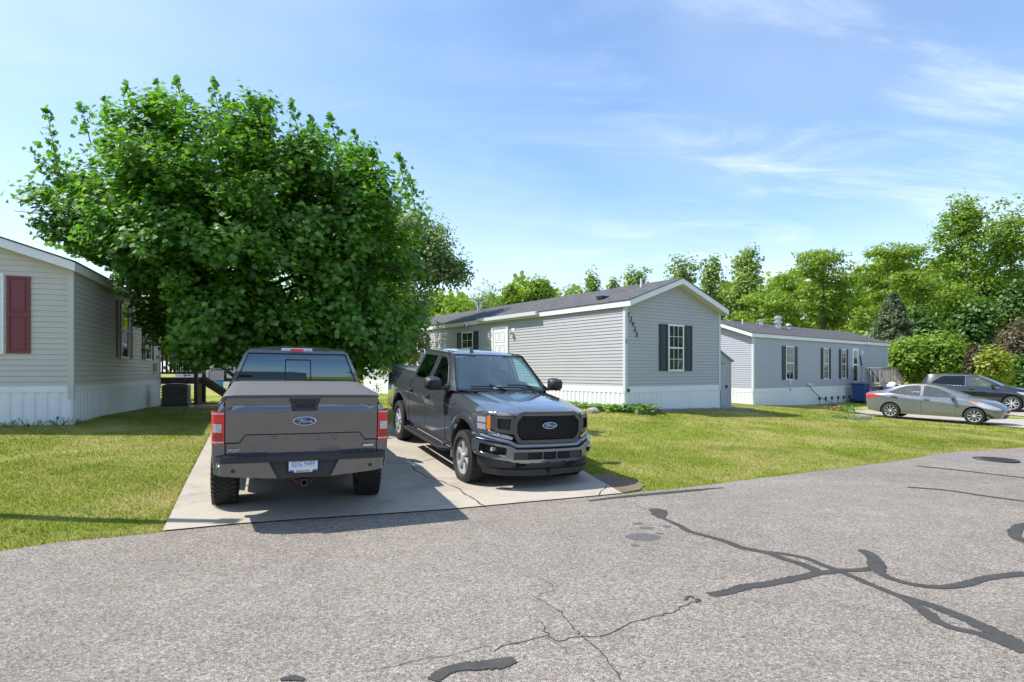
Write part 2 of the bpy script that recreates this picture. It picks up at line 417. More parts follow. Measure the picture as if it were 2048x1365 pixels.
# road edge along the lawns, drawn on the ground
EDGE_L = [(-26, -7.0), (-16, -.9), (-9, 3.15), (-6.6, 4.62), G(0, 1105), G(120, 1087), G(230, 1077), G(325, 1066)]
EDGE_M = [G(470, 1052), G(620, 1041), G(760, 1032), G(900, 1022), G(1060, 1007), G(1245, 990)]
EDGE_R = [G(1330, 981), G(1420, 971), G(1520, 958), G(1610, 947), G(1700, 936), G(1790, 924), G(1850, 914), G(1905, 906), G(1965, 902), G(2048, 896), (18, 18.2), (26, 22.5)]
ROAD = EDGE_L + EDGE_M + EDGE_R + [(40, 20), (40, -12), (-26, -18)]
rm = drape(ROAD, .012, .5)
road = tag(rm.build('road', M['asphalt'], smooth=60), 'worn grey asphalt road with black crack sealant lines', 'road', kind='structure')
DRV_L = [G(325, 1066), G(372, 968), G(420, 872)]
ex = (-.395, .918)
DRV = [DRV_L[0]] + EDGE_M[:-1] + [G(1245, 990), G(1172, 948), (.9, 11.3), (-.55, 14.3), (-7.0, 13.9), (DRV_L[2][0] - .9, DRV_L[2][1] + 2.2), DRV_L[2], DRV_L[1]]
drv = tag(drape(DRV, .026).build('driveway', M['concrete'], smooth=60), 'cracked concrete driveway under the two pickup trucks', 'driveway', kind='structure')
# slab edge of the driveway towards the road
DRV2 = [G(1728, 829), G(1770, 832), G(1870, 842), G(1960, 850), G(2048, 858), (22.6, 20.2), (24.4, 22.6), (19.4, 26.6), (17.3, 28.4), (15.2, 28.2)]
tag(drape(DRV2, .03).build('driveway', M['concrete_pale'], smooth=60), 'pale concrete driveway slab under the grey sedan', 'driveway', kind='structure')
DRV3 = [(23.2, 23.4), (32, 23), (33, 31), (22.0, 31.5)]
tag(drape(DRV3, .028).build('driveway', M['concrete_pale'], smooth=60), 'pale concrete driveway slab under the black crossover', 'driveway', kind='structure')
PATH = [G(1590, 797), G(1700, 792), G(1752, 800), G(1735, 804), G(1690, 800), G(1600, 806)]
tag(drape(PATH, .02, .8).build('path', M['concrete_pale'], smooth=60), 'narrow concrete path along the far grey home', 'path', kind='structure')
FP = [(-40, 44), (-2, 41.5), (-2, 43), (-40, 45.5)]
tag(drape(FP, .02, 1.5).build('pavement', M['concrete_pale'], smooth=60), 'pale strip of pavement across the far lawn', 'pavement', kind='structure')
# bare dirt by the driveway corner and under the left home's edge
DIRT = [G(1172, 951), G(1215, 952), G(1262, 962), G(1290, 972), G(1280, 982), G(1246, 988)]
tag(drape(DIRT, .018, .3).build('dirt_patch', M['dirt'], smooth=60), 'bare dirt patch at the driveway corner', 'dirt', kind='structure')
DIRT2 = [(-10.8, 18.6), (-8.2, 17.5), (-6.6, 18.2), (-6.2, 21), (-9, 22.5), (-11.4, 21.2)]
tag(drape(DIRT2, .018, .5).build('dirt_patch', M['dirt'], smooth=60), 'bare shaded dirt below the maple by the wooden porch', 'dirt', kind='structure')

def ribbon(px, w, off=.019, jit=.20, sub=22, ends=True):
    """a band of given width laid on the ground along photo points"""
    P = [Vector(G(*p)) for p in px]; W = [k * WK for k in (list(w) if isinstance(w, (list, tuple)) else [w] * len(P))]
    Q = []; Wq = []
    for i in range(len(P) - 1):
        a = P[max(i - 1, 0)]; b = P[i]; c = P[i + 1]; d = P[min(i + 2, len(P) - 1)]
        for k in range(sub):
            t = k / sub
            Q.append(.5 * ((2 * b) + (c - a) * t + (2 * a - 5 * b + 4 * c - d) * t * t + (3 * b - a - 3 * c + d) * t ** 3)); Wq.append(lerp(W[i], W[i + 1], t))
    Q.append(P[-1]); Wq.append(W[-1])
    V = []
    for i, q in enumerate(Q):
        d = (Q[min(i + 1, len(Q) - 1)] - Q[max(i - 1, 0)]); d.normalize(); n = Vector((-d.y, d.x))
        e = .35 if ends and i in (0, len(Q) - 1) else 1
        for s in (-1, 1):
            ww = Wq[i] * .5 * e * (1 + random.uniform(-jit, jit)); V.append((q.x + n.x * ww * s, q.y + n.y * ww * s))
    z = HV(V); mb = MB(); mb.add([(v[0], v[1], z[i] + off) for i, v in enumerate(V)], [(2 * i, 2 * i + 1, 2 * i + 3, 2 * i + 2) for i in range(len(Q) - 1)])
    return mb
WK = .84
c6 = lambda *p: [(1300 + x / 2.703, 860 + y / 2.703) for x, y in p]
c5 = lambda *p: [(700 + x / 2.926, 900 + y / 2.926) for x, y in p]
TAR = [
 (c6((58, 478), (110, 502), (160, 525), (210, 555), (290, 577), (400, 608), (480, 640), (560, 658), (650, 676)), [.08, .07, .09, .10, .10, .11, .12, .12, .12]),
 (c6((20, 432), (45, 445), (50, 462), (62, 485)), [.16, .24, .22, .08]),
 (c6((640, 668), (760, 685), (850, 705), (930, 738), (1020, 770), (1090, 800), (1180, 840), (1290, 885), (1370, 918)), .085),
 (c6((1350, 908), (1440, 935), (1560, 975), (1700, 1030), (1850, 1100), (2022, 1185), (2120, 1230)), [.10, .12, .13, .14, .15, .15, .15]),
 (c6((1370, 918), (1430, 955), (1500, 1005), (1560, 1052), (1650, 1085), (1780, 1115), (1900, 1160), (2040, 1215)), [.10, .09, .12, .10, .09, .10, .12, .14]),
 (c6((640, 674), (720, 705), (820, 735), (880, 760), (925, 780), (1000, 775), (1040, 768), (1120, 768), (1190, 760), (1225, 750)), [.10, .10, .11, .12, .12, .10, .09, .09, .09, .10]),
 (c6((915, 775), (860, 797), (760, 817), (640, 842), (520, 858), (420, 886), (320, 902)), [.11, .11, .12, .12, .12, .12, .10]),
 (c6((1225, 770), (1225, 740), (1212, 710), (1190, 682), (1140, 656)), [.16, .16, .14, .13, .10]),
 (c6((1215, 755), (1262, 795), (1340, 825), (1450, 850), (1580, 860), (1700, 845), (1800, 815), (1900, 800), (2040, 784)), [.13, .10, .09, .09, .10, .11, .10, .11, .13]),
 (c6((2060, 515), (2010, 525), (1975, 550), (1972, 580), (2000, 600), (2060, 622)), [.12, .14, .14, .13, .14, .14]),
 (c6((1390, 315), (1600, 332), (1800, 362), (2050, 396)), .10),
 (c6((1440, 200), (1640, 220), (1830, 242), (2050, 268)), .12),
 (c5((480, 1366), (560, 1312), (650, 1286), (780, 1276), (880, 1264), (965, 1243)), [.10, .10, .11, .13, .15, .09]),
 (c5((1395, 306), (1600, 281), (1800, 262), (2048, 240)) + c6((200, 335), (400, 318)), [.06, .12, .12, .12, .10, .02]),
 ([(560, 1366), (585, 1362), (608, 1366)], [.03, .07, .03]),
]
tm = MB()
for i, (p, w) in enumerate(TAR): tm.merge(ribbon(p, w, off=.0150 + .0003 * i))
tm.build('crack_sealant', M['tar'], road)
WK = 1.0
CR = [(c5((1085, 870), (1160, 920), (1240, 960), (1280, 1020), (1340, 1080), (1370, 1115), (1440, 1170), (1500, 1230), (1545, 1300), (1580, 1362)), .014),
 (c5((1110, 755), (1190, 800), (1200, 832), (1120, 850), (1085, 866)), .008),
 (c5((2040, 890), (1930, 930), (1890, 965), (1780, 985), (1650, 1020), (1560, 1070), (1480, 1100), (1340, 1108), (1210, 1130), (1150, 1100), (1040, 1130), (930, 1150), (840, 1195)), .014),
 (c5((1160, 1100), (1138, 1060), (1125, 1020)), .010), (c5((1150, 1110), (1230, 1160), (1290, 1210)), .006), (c5((840, 1165), (760, 1170), (600, 1215), (400, 1245), (200, 1290), (60, 1310)), .008),
 (c5((1600, 300), (1680, 335), (1760, 365)), .010), (c5((1950, 890), (1985, 870), (2040, 885), (2030, 905)), .03)]
cm = MB()
for i, (p, w) in enumerate(CR):
    q = [p[0]]
    for a, b in zip(p, p[1:]):
        for k in (1, 2, 3):
            t = k / 3; j = 0 if k == 3 else 3.2
            q.append((lerp(a[0], b[0], t) + random.uniform(-j, j) * 1.4, lerp(a[1], b[1], t) + random.uniform(-j, j) * .5))
    cm.merge(ribbon(q, w * .62, off=.0145 + .0004 * i, jit=.6, sub=3))
cm.build('crack', M['crack'], road)
st = MB()
for (px, py, r, k) in ((1287, 1077, .17, 1), (1293, 1059, .07, 1), (1276, 1050, .06, 1), (1334, 1056, .05, 1), (1320, 1070, .04, 1), (1270, 1094, .04, 1)):
    x, y = G(px, py); n = 20; z = H(x, y) + .0142
    st.add([(x + math.cos(2 * math.pi * i / n) * r * random.uniform(.85, 1.1) * 1.1, y + math.sin(2 * math.pi * i / n) * r * random.uniform(.85, 1.1) * .8, z) for i in range(n)], [tuple(range(n))])
st.build('oil_stain', M['oil'], road)
dc = MB()
for i, (p, w) in enumerate([(c5((200, 95), (345, 85), (420, 76), (500, 62)), .016), (c5((345, 85), (380, 130), (450, 170), (540, 195), (620, 230), (670, 270), (740, 310), (792, 342)), .022), (c5((1502, 222), (1465, 255), (1455, 282)), .016)]):
    q = [p[0]]
    for a, b in zip(p, p[1:]):
        for k in (1, 2, 3):
            t = k / 3; j = 0 if k == 3 else 2
            q.append((lerp(a[0], b[0], t) + random.uniform(-j, j), lerp(a[1], b[1], t) + random.uniform(-j, j) * .5))
    dc.merge(ribbon(q, w, off=.0285 + .0004 * i, jit=.6, sub=3))
dc.build('crack', M['crack'], drv)
# storm drain in its dark sunken patch
dx, dy = G(1990, 922); dz = H(dx, dy)
pm = MB(); n = 28
ring = [(dx - .25 + math.cos(2 * math.pi * i / n) * .95 * random.uniform(.75, 1.15), dy + .05 + math.sin(2 * math.pi * i / n) * .8 * random.uniform(.85, 1.1)) for i in range(n)]
zz = HV(ring); pm.add([(x, y, zz[i] + .0146) for i, (x, y) in enumerate(ring)], [tuple(range(n))])
pm.build('drain_patch', plain('asphalt_dark', (.20, .185, .172), .9, var=.5, scale=34, bump=.4, bscale=120), road)
dr = thing('storm_drain', 'round rusty iron storm drain sunk in the road edge', 'drain', (dx, dy, dz + .02), .3)
fm = MB().lathe([(.40, 0), (.40, .012), (.31, .012), (.31, -.0)], n=28); fm.build('frame', M['iron'], dr, smooth=30)
gm_ = MB()
for i in range(-3, 4): gm_.box((i * .082, 0, .004), (.034, 2 * math.sqrt(max(.01, .09 - (i * .082) ** 2)), .012))
gm_.build('grate', M['iron'], dr)
MB().lathe([(.001, -.0), (.31, -.0)], n=28).build('pit', M['crack'], dr)

# ------------------------------------------------------------------ homes
def wall(p0, d, n, outer, z0, course, depth=.016, extra_us=()):
    top = max(v for _, v in outer); vs = []; k = 0
    while z0 + k * course < top:
        vs += [z0 + k * course - .004, z0 + k * course, z0 + (k + .55) * course]; k += 1
    p0 = Vector(p0)
    def fn(u, v):
        t = ((v - z0) / course) % 1.0
        if v - z0 < 0: t = 1
        o = depth * (1 - t) if t > 1e-4 else depth
        if t > .999: o = depth if abs(((v - z0) / course) - round((v - z0) / course)) < 1e-4 else 0
        q = p0 + d * u + n * o; return (q.x, q.y, v)
    return MB().sheet(outer, fn, us=extra_us, vs=vs)
def ribs(p0, d, n, u0, u1, zb, zt, pitch=.20, depth=.018):
    """ribbed skirting; zb(u) is the ground line"""
    mb = MB(); p0 = Vector(p0); U = []; u = u0; k = 0
    while u < u1: U += [(u, 0), (u + pitch * .12, depth), (u + pitch * .62, depth), (u + pitch * .74, 0)]; u += pitch
    U.append((u1, 0)); U = [(min(a, u1), o) for a, o in U]
    P = []
    for a, o in U:
        q = p0 + d * a + n * o; P += [(q.x, q.y, zb(a)), (q.x, q.y, zt)]
    mb.add(P, [(2 * i, 2 * i + 2, 2 * i + 3, 2 * i + 1) for i in range(len(U) - 1)]); return mb
def window(home, p0, d, n, u0, u1, z0, z1, frame='vinyl_white', muntin=(), inner='curtain', sill_col=None, split=.5, o=.03, glassm='window_glass', blinds=False):
    w = .055; fr = MB()
    fr.obox(p0, d, n, u0, u1, -.02, o + .012, z0, z0 + w); fr.obox(p0, d, n, u0, u1, -.02, o + .012, z1 - w, z1)
    fr.obox(p0, d, n, u0, u0 + w, -.02, o + .01, z0 + w, z1 - w); fr.obox(p0, d, n, u1 - w, u1, -.02, o + .01, z0 + w, z1 - w)
    zm = lerp(z0, z1, split); fr.obox(p0, d, n, u0 + w, u1 - w, -.02, o + .006, zm - .025, zm + .025)
    f = fr.build('window', M[frame], home)
    MB().obox(p0, d, n, u0 + w, u1 - w, -.02, o - .012, z0 + w, zm - .025).build('pane', M[glassm], f)
    MB().obox(p0, d, n, u0 + w, u1 - w, -.02, o - .008, zm + .025, z1 - w).build('pane', M[glassm], f)
    if muntin:
        g = MB(); nx_, nz_ = muntin
        for a, b in ((z0 + w, zm - .025), (zm + .025, z1 - w)):
            for i in range(1, nx_): u = lerp(u0 + w, u1 - w, i / nx_); g.obox(p0, d, n, u - .008, u + .008, o - .012, o - .001, a, b)
            for i in range(1, nz_): z = lerp(a, b, i / nz_); g.obox(p0, d, n, u0 + w, u1 - w, o - .012, o - .003, z - .008, z + .008)
        g.build('muntin', M['vinyl_white'], f)
    if blinds:
        g = MB(); z = z0 + w + .01
        while z < z1 - w:
            if abs(z - zm) > .035: g.obox(p0, d, n, u0 + w + .01, u1 - w - .01, o - .010, o - .0065, z, z + .016)
            z += .027
        g.build('blind', M['blind'], f)
    return f
def shutter(home, p0, d, n, u0, u1, z0, z1, mat, o=.018):
    mb = MB(); mb.obox(p0, d, n, u0, u1, -.01, o, z0, z1); w = .05; zm = lerp(z0, z1, .50)
    for a, b in ((z0, z0 + w), (z1 - w, z1), (zm - w * .7, zm + w * .7)): mb.obox(p0, d, n, u0, u1, o, o + .018, a, b)
    for a, b in ((u0, u0 + w), (u1 - w, u1)):
        mb.obox(p0, d, n, a, b, o, o + .0175, z0 + w, zm - w * .7); mb.obox(p0, d, n, a, b, o, o + .0175, zm + w * .7, z1 - w)
    for a, b in ((z0 + w * 1.8, zm - w * 1.5), (zm + w * 1.5, z1 - w * 1.8)): mb.obox(p0, d, n, u0 + w * 1.7, u1 - w * 1.7, o, o + .012, a, b)
    return mb.build('shutter', M[mat], home)
def roof_gable(home, p0, dl, dg, L, W, ze, rise, oh_e, oh_g, th=.06, fascia_h=.17, fascia='vinyl_white', shing='shingle', peak=.5):
    """ridge along dl; dg across; oh_e eave overhang, oh_g gable overhang. ze: wall top under the soffit"""
    p0 = Vector(p0); slope = rise / (W * peak); up = lambda v: ze + .02 + fascia_h - .03 + slope * v
    def pt(u, v, z): q = p0 + dl * u + dg * v; return (q.x, q.y, z)
    wp = W * peak; s2 = rise / (W - wp); zr = up(wp); zE = up(-oh_e); zE2 = zr - s2 * (W - wp + oh_e)
    a, b = -oh_g, L + oh_g
    mb = MB()
    # shingle slabs as closed boxes
    for (v0, z0_, v1, z1_) in ((-oh_e - .02, zE - .006, wp, zr), (W + oh_e + .02, zE2 - .006, wp, zr)):
        P = [pt(a - .02, v0, z0_), pt(b + .02, v0, z0_), pt(b + .02, v1, z1_), pt(a - .02, v1, z1_)]
        Q = [(x, y, z + .022) for x, y, z in P]
        mb.add(P + Q, [(0, 1, 2, 3), (4, 5, 6, 7), (0, 1, 5, 4), (1, 2, 6, 5), (2, 3, 7, 6), (3, 0, 4, 7)])
    rf = mb.build('roof', M[shing], home)
    fb = MB(); t = .03
    # eave fascias
    for v0, v1, z in ((-oh_e, -oh_e + t, zE - .008), (W + oh_e - t, W + oh_e, zE2 - .008)):
        P = [pt(a, v0, z - fascia_h), pt(b, v0, z - fascia_h), pt(b, v1, z - fascia_h), pt(a, v1, z - fascia_h)]
        fb.add(P + [(x, y, z) for x, y, _ in P], [(0, 1, 2, 3), (4, 5, 6, 7), (0, 1, 5, 4), (1, 2, 6, 5), (2, 3, 7, 6), (3, 0, 4, 7)])
    # rake boards
    for u0, u1 in ((a, a + t), (b - t, b)):
        for v0, z0_, v1, z1_ in ((-oh_e + t, zE - .008 + slope * t, wp, zr - .008), (W + oh_e - t, zE2 - .008 + s2 * t, wp, zr - .008)):
            P = [pt(u0, v0, z0_ - fascia_h), pt(u1, v0, z0_ - fascia_h), pt(u1, v1, z1_ - fascia_h), pt(u0, v1, z1_ - fascia_h)]
            Q = [pt(u0, v0, z0_), pt(u1, v0, z0_), pt(u1, v1, z1_), pt(u0, v1, z1_)]
            fb.add(P + Q, [(0, 1, 2, 3), (4, 5, 6, 7), (0, 1, 5, 4), (1, 2, 6, 5), (2, 3, 7, 6), (3, 0, 4, 7)])
    fb.build('fascia', M[fascia], home)
    sb = MB()
    zs = zE - .008 - fascia_h + .012; zs2 = zE2 - .008 - fascia_h + .012
    sb.add([pt(a + t, -oh_e + t, zs), pt(b - t, -oh_e + t, zs), pt(b - t, .02, zs + .012), pt(a + t, .02, zs + .012)], [(0, 1, 2, 3)])
    sb.add([pt(a + t, W + oh_e - t, zs2), pt(b - t, W + oh_e - t, zs2), pt(b - t, W - .02, zs2 + .012), pt(a + t, W - .02, zs2 + .012)], [(0, 1, 2, 3)])
    for u0, u1 in ((a + t, .0), (L, b - t)):
        sb.add([pt(u0, -oh_e + t, zs + .002), pt(u1, -oh_e + t, zs + .002), pt(u1, wp, zr - fascia_h), pt(u0, wp, zr - fascia_h)], [(0, 1, 2, 3)])
        sb.add([pt(u0, W + oh_e - t, zs2 + .002), pt(u1, W + oh_e - t, zs2 + .002), pt(u1, wp, zr - fascia_h), pt(u0, wp, zr - fascia_h)], [(0, 1, 2, 3)])
    sb.build('soffit', M['soffit'], home)
    return rf, pt, zE, zr, slope
def home_shell(home, c, dl, dg, L, W, zt0, zt1, ze, rise, side, course, trim, oh_e, oh_g, peak=.5, skirt='vinyl_white', postbot=None, skirt_pitch=.2, trimband='vinyl_white'):
    """c near corner; dl along the ridge; dg along the gable. n_long faces -dg, n_gable faces -dl"""
    c3 = Vector((c[0], c[1], 0)); dl3 = Vector((*dl, 0)); dg3 = Vector((*dg, 0)); nl, ng = -dg3, -dl3
    f2 = c3 + dg3 * W; f3 = c3 + dl3 * L
    w1 = wall(c3, dl3, nl, [(0.06, zt1), (L - .06, zt1), (L - .06, ze), (.06, ze)], zt1, course); w1.build('wall', M[side], home)
    gp = [(.06, zt1), (W - .06, zt1), (W - .06, ze + .03), (W * peak, ze + rise + .06), (.06, ze + .03)]
    wall(c3, dg3, ng, gp, zt1, course).build('wall', M[side], home)
    MB().add([(*(f2 + dl3 * a).xy, z) for a, z in ((0, 0), (L, 0), (L, ze), (0, ze))], [(0, 1, 2, 3)]).build('wall', M[side], home)
    MB().add([(*(f3 + dg3 * a).xy, z) for a, z in ((0, 0), (W, 0), (W, ze), (W * peak, ze + rise + .05), (0, ze))], [(0, 1, 2, 3, 4)]).build('wall', M[side], home)
    pb = postbot if postbot is not None else zt0; s = .075
    for q, ua, ub, oa, ob in ((c3, -.028, s, -s, .028), (f2, -.028, s, -.03, s), (f3, -s, .028, -s, .028)):
        MB().obox(q, dl3, nl, ua, ub, oa, ob, pb, ze + .06).build('corner_trim', M[trim], home)
    tb = MB(); tb.obox(c3, dl3, nl, .075, L - .075, -.02, .022, zt0, zt1 + .012); tb.obox(c3, dg3, ng, .075, W - .03, -.02, .022, zt0, zt1 + .012)
    tb.build('trim_band', M[trimband], home)
    g1 = lambda u: H(*(c3 + dl3 * u).xy) - .05; g2 = lambda u: H(*(c3 + dg3 * u).xy) - .05
    sk = ribs(c3, dl3, nl, 0, L, g1, zt0 - .002, skirt_pitch).merge(ribs(c3, dg3, ng, 0, W, g2, zt0 - .002, skirt_pitch))
    for p, d, n_, LL, gg in ((c3, dl3, nl, L, g1), (c3, dg3, ng, W, g2)):   # bottom rail
        for i in range(int(LL / 1.0) + 1):
            u0, u1 = i * 1.0, min(LL, i + 1.0)
            if u1 - u0 < .05: continue
            a = p + d * u0 + n_ * .026; b = p + d * u1 + n_ * .026
            sk.add([(a.x, a.y, gg(u0)), (b.x, b.y, gg(u1)), (b.x, b.y, gg(u1) + .13), (a.x, a.y, gg(u0) + .13)], [(0, 1, 2, 3)])
    sk.build('skirting', M[skirt], home)
    return c3, dl3, dg3, nl, ng, roof_gable(home, c3, dl3, dg3, L, W, ze, rise, oh_e, oh_g, peak=peak)
def unit(a): return (math.cos(R(a)), math.sin(R(a)))

# --- grey home 12935
A1 = 35.8; c1 = (3.38, 17.7)
h1 = thing('mobile_home', 'light grey sided mobile home numbered 12935 with navy shutters, behind the trucks', 'mobile home', (0, 0, 0))
c3, dl, dg, nl, ng, rr = home_shell(h1, c1, unit(A1 + 90), unit(A1), 20.4, 4.65, 1.07, 1.24, 3.70, .82, 'siding_grey', .1016, 'trim_grey', .10, .30)
rf, rpt, zE, zr, rsl = rr
window(h1, c3, dg, ng, 1.93, 2.70, 1.72, 3.22, muntin=(3, 2))
shutter(h1, c3, dg, ng, 1.50, 1.905, 1.73, 3.21, 'shutter_navy'); shutter(h1, c3, dg, ng, 2.725, 3.13, 1.73, 3.21, 'shutter_navy')
window(h1, c3, dl, nl, 8.50, 9.42, 2.0, 3.38, muntin=(2, 2)); shutter(h1, c3, dl, nl, 8.11, 8.49, 2.0, 3.38, 'shutter_navy'); shutter(h1, c3, dl, nl, 9.43, 9.81, 2.0, 3.38, 'shutter_navy')
window(h1, c3, dl, nl, 12.75, 13.6, 2.0, 3.35); shutter(h1, c3, dl, nl, 12.35, 12.73, 2.0, 3.35, 'shutter_navy'); shutter(h1, c3, dl, nl, 13.62, 14.0, 2.0, 3.35, 'shutter_navy')
window(h1, c3, dl, nl, 16.6, 17.35, 1.78, 3.3); shutter(h1, c3, dl, nl, 16.2, 16.58, 1.78, 3.3, 'shutter_navy'); shutter(h1, c3, dl, nl, 17.37, 17.75, 1.78, 3.3, 'shutter_navy')
db = MB()                                                     # white six panel door
db.obox(c3, dl, nl, 6.10, 6.98, .0, .035, 1.33, 3.37)
for zz0, zz1 in ((1.5, 2.1), (2.2, 2.75), (2.85, 3.25)):
    for u0 in (6.20, 6.58):
        for a, b, c_, d_ in ((u0, u0 + .30, zz0, zz0 + .03), (u0, u0 + .30, zz1 - .03, zz1), (u0, u0 + .03, zz0 + .03, zz1 - .03), (u0 + .27, u0 + .30, zz0 + .03, zz1 - .03)):
            db.obox(c3, dl, nl, a, b, .035, .05, c_, d_)
        db.obox(c3, dl, nl, u0 + .07, u0 + .23, .035, .045, zz0 + .07, zz1 - .07)
door = db.build('door', M['vinyl_white'], h1)
MB().obox(c3, dl, nl, 6.16, 6.20, .035, .09, 2.24, 2.30).build('handle', M['metal_galv'], door)
df = MB(); df.obox(c3, dl, nl, 5.98, 6.09, 0, .06, 1.31, 3.47); df.obox(c3, dl, nl, 6.99, 7.10, 0, .06, 1.31, 3.47); df.obox(c3, dl, nl, 6.09, 6.99, 0, .058, 3.38, 3.47)
df.build('door_frame', M['vinyl_white'], h1)
lm = MB(); lm.obox(c3, dl, nl, 5.58, 5.78, .0, .03, 3.02, 3.34); q = c3 + dl * 5.68 + nl * .10
lm.tube([c3 + dl * 5.68 + nl * .02 + Vector((0, 0, 3.26)), q + Vector((0, 0, 3.28)), q + Vector((0, 0, 3.2))], .012, 6)
lmp = lm.build('wall_lamp', M['vinyl_white'], h1)
MB().lathe([(.0, .1), (.05, .1), (.075, 0), (.06, -.03), (0, -.03)], q + Vector((0, 0, 3.12)), n=12).build('lamp_shade', M['metal_galv'], lmp, smooth=40)
gt = MB()                                                     # gutter over the door
for o0, o1, z0, z1 in ((.10, .11, 3.70, 3.86), (.10, .24, 3.70, 3.715), (.225, .24, 3.70, 3.84)): gt.obox(c3, dl, nl, 4.05, 7.9, o0 + .003, o1, z0, z1)
gt.obox(c3, dl, nl, 4.04, 4.055, .10, .24, 3.70, 3.86); gt.build('gutter', M['trim_grey'], h1)
sc = MB().lathe([(0, .09), (.05, .085), (.085, .04), (.09, 0), (.075, -.03), (0, -.04)], c3 + dl * 8.85 + nl * .18 + Vector((0, 0, 3.62)), n=14)
sc.obox(c3, dl, nl, 8.82, 8.88, .04, .2, 3.70, 3.73)
scm = sc.build('security_camera', M['vinyl_white'], h1, smooth=40)
MB().lathe([(0, .0), (.045, 0), (.045, -.02)], c3 + dl * 8.80 + nl * .26 + Vector((0, 0, 3.62)), axis='y', n=12).build('lens', M['black_plastic'], scm)
# black digits stepping down along the corner
digs = []
for i, ch in enumerate('12935'):
    t = text_mb(ch, .215, .006); u = .13 + i * .088; z = 3.42 - i * .148
    Mx = Matrix(((dg.x, 0, ng.x, 0), (dg.y, 0, ng.y, 0), (0, 1, 0, 0), (0, 0, 0, 1)))
    q = c3 + dg * u + ng * .032; t.xf(Matrix.Translation((q.x, q.y, z)) @ Mx @ Matrix.Rotation(R(-12), 4, 'Z')); t.build('house_number', M['black_plastic'], h1)
def roof_fit(name, home, u, v, prof, mat, n=14, sl=None):
    zz = rpt(u, v, 0); z = zE + rsl * (v + .1)
    return MB().lathe([(r, h) for r, h in prof], (zz[0], zz[1], z), n=n).build(name, M[mat], home, smooth=40)
roof_fit('roof_vent', rf, 11.2, 2.0, [(0, .42), (.17, .42), (.17, .34), (.10, .33), (.10, -.05)], 'metal_galv')
roof_fit('roof_vent', rf, .9, 1.7, [(0, .30), (.03, .30), (.03, -.05)], 'vinyl_white', 8)
q = rpt(1.5, .55, zE + rsl * .65 + .05); MB().box(q, (.34, .26, .10), Matrix.Rotation(R(A1), 3, 'Z')).build('roof_vent', M['black_plastic'], rf)
MB().obox(c3, dg, ng, .06, .15, .02, .05, 1.10, 1.2).build('outlet_box', M['rust'], h1)
MB().obox(c3, dg, ng, -.02, .05, .028, .032, 2.55, 2.68).build('sticker', M['cyan_plastic'], h1)

# --- far grey home
A2 = 38.7; c2 = (11.2, 27.5)
h2 = thing('mobile_home', 'farther grey mobile home with wooden entrance deck and roof pipes', 'mobile home')
# its long side runs along unit(A2): the ridge direction; the gable runs the other way
c3b, dlb, dgb, nlb, ngb, rr2 = home_shell(h2, c2, unit(A2), unit(A2 + 90), 16.2, 4.6, .745, .89, 3.36, .78, 'siding_grey_far', .1016, 'trim_grey', .10, .28)
rf2, rpt, zE, zr, rsl = rr2
for u0, u1, sh in ((3.02, 3.85, .36), (7.15, 7.75, .28), (9.38, 9.98, .28)):
    window(h2, c3b, dlb, nlb, u0, u1, 1.28, 2.98, muntin=(2, 2)); shutter(h2, c3b, dlb, nlb, u0 - sh - .01, u0 - .01, 1.30, 2.97, 'shutter_navy'); shutter(h2, c3b, dlb, nlb, u1 + .01, u1 + sh + .01, 1.30, 2.97, 'shutter_navy')
d2 = MB(); d2.obox(c3b, dlb, nlb, 10.82, 11.62, .0, .05, .95, 3.05); dd = d2.build('door', M['vinyl_white'], h2)
MB().obox(c3b, dlb, nlb, 10.98, 11.46, .05, .056, 2.15, 2.9).build('pane', M['window_glass'], dd); MB().obox(c3b, dlb, nlb, 10.98, 11.46, .05, .056, 1.15, 2.05).build('pane', M['window_glass'], dd)
wl = MB().obox(c3b, dlb, nlb, 11.95, 12.1, .0, .14, 2.72, 2.95).build('wall_lamp', M['vinyl_white'], h2)
MB().tube([c3b + dlb * (11.9 + .07 * i) + nlb * .03 + Vector((0, 0, 2.62 - .15 * i)) for i in range(5)], .035, 5).build('house_number', M['black_plastic'], h2)
roof_fit('roof_vent', rf2, 2.1, 1.75, [(0, .28), (.03, .28), (.03, -.05)], 'vinyl_white', 8)
roof_fit('roof_vent', rf2, 4.2, 1.9, [(0, .32), (.17, .32), (.17, .25), (.11, .24), (.11, -.05)], 'metal_galv')
roof_fit('roof_vent', rf2, 5.4, 1.6, [(0, .66), (.10, .66), (.21, .58), (.21, .5), (.14, .48), (.14, .36), (.24, .35), (.24, .27), (.15, .26), (.15, -.08)], 'metal_galv')
roof_fit('roof_vent', rf2, 6.6, 1.6, [(0, .3), (.1, .29), (.17, .2), (.1, .12), (.1, -.05)], 'metal_galv')
MB().obox(c3b, dlb, nlb, 3.35, 3.55, .012, .05, 1.05, 1.32).build('outlet_box', M['trim_grey'], h2); MB().obox(c3b, dlb, nlb, 3.4, 3.5, .022, .045, .79, .86).build('vent_hole', M['black_plastic'], h2)
MB().obox(c3b, dlb, nlb, 5.3, 5.75, .012, .08, .96, 1.10).build('meter_box', M['trim_grey'], h2)
lp = c3b + dlb * 12.8 + nlb * .1; MB().lathe([(0, .07), (.07, .05), (.07, -.05), (0, -.06)], lp + nlb * .06 + Vector((0, 0, 3.35)), n=10).build('floodlight', M['vinyl_white'], h2)

# --- beige home
A3 = 20.96; c4 = (-8.83, 11.9)
h3 = thing('mobile_home', 'beige sided mobile home with dark red shutters and white skirting', 'mobile home')
c3c, dlc, dgc, nlc, ngc, rr3 = None, None, None, None, None, None
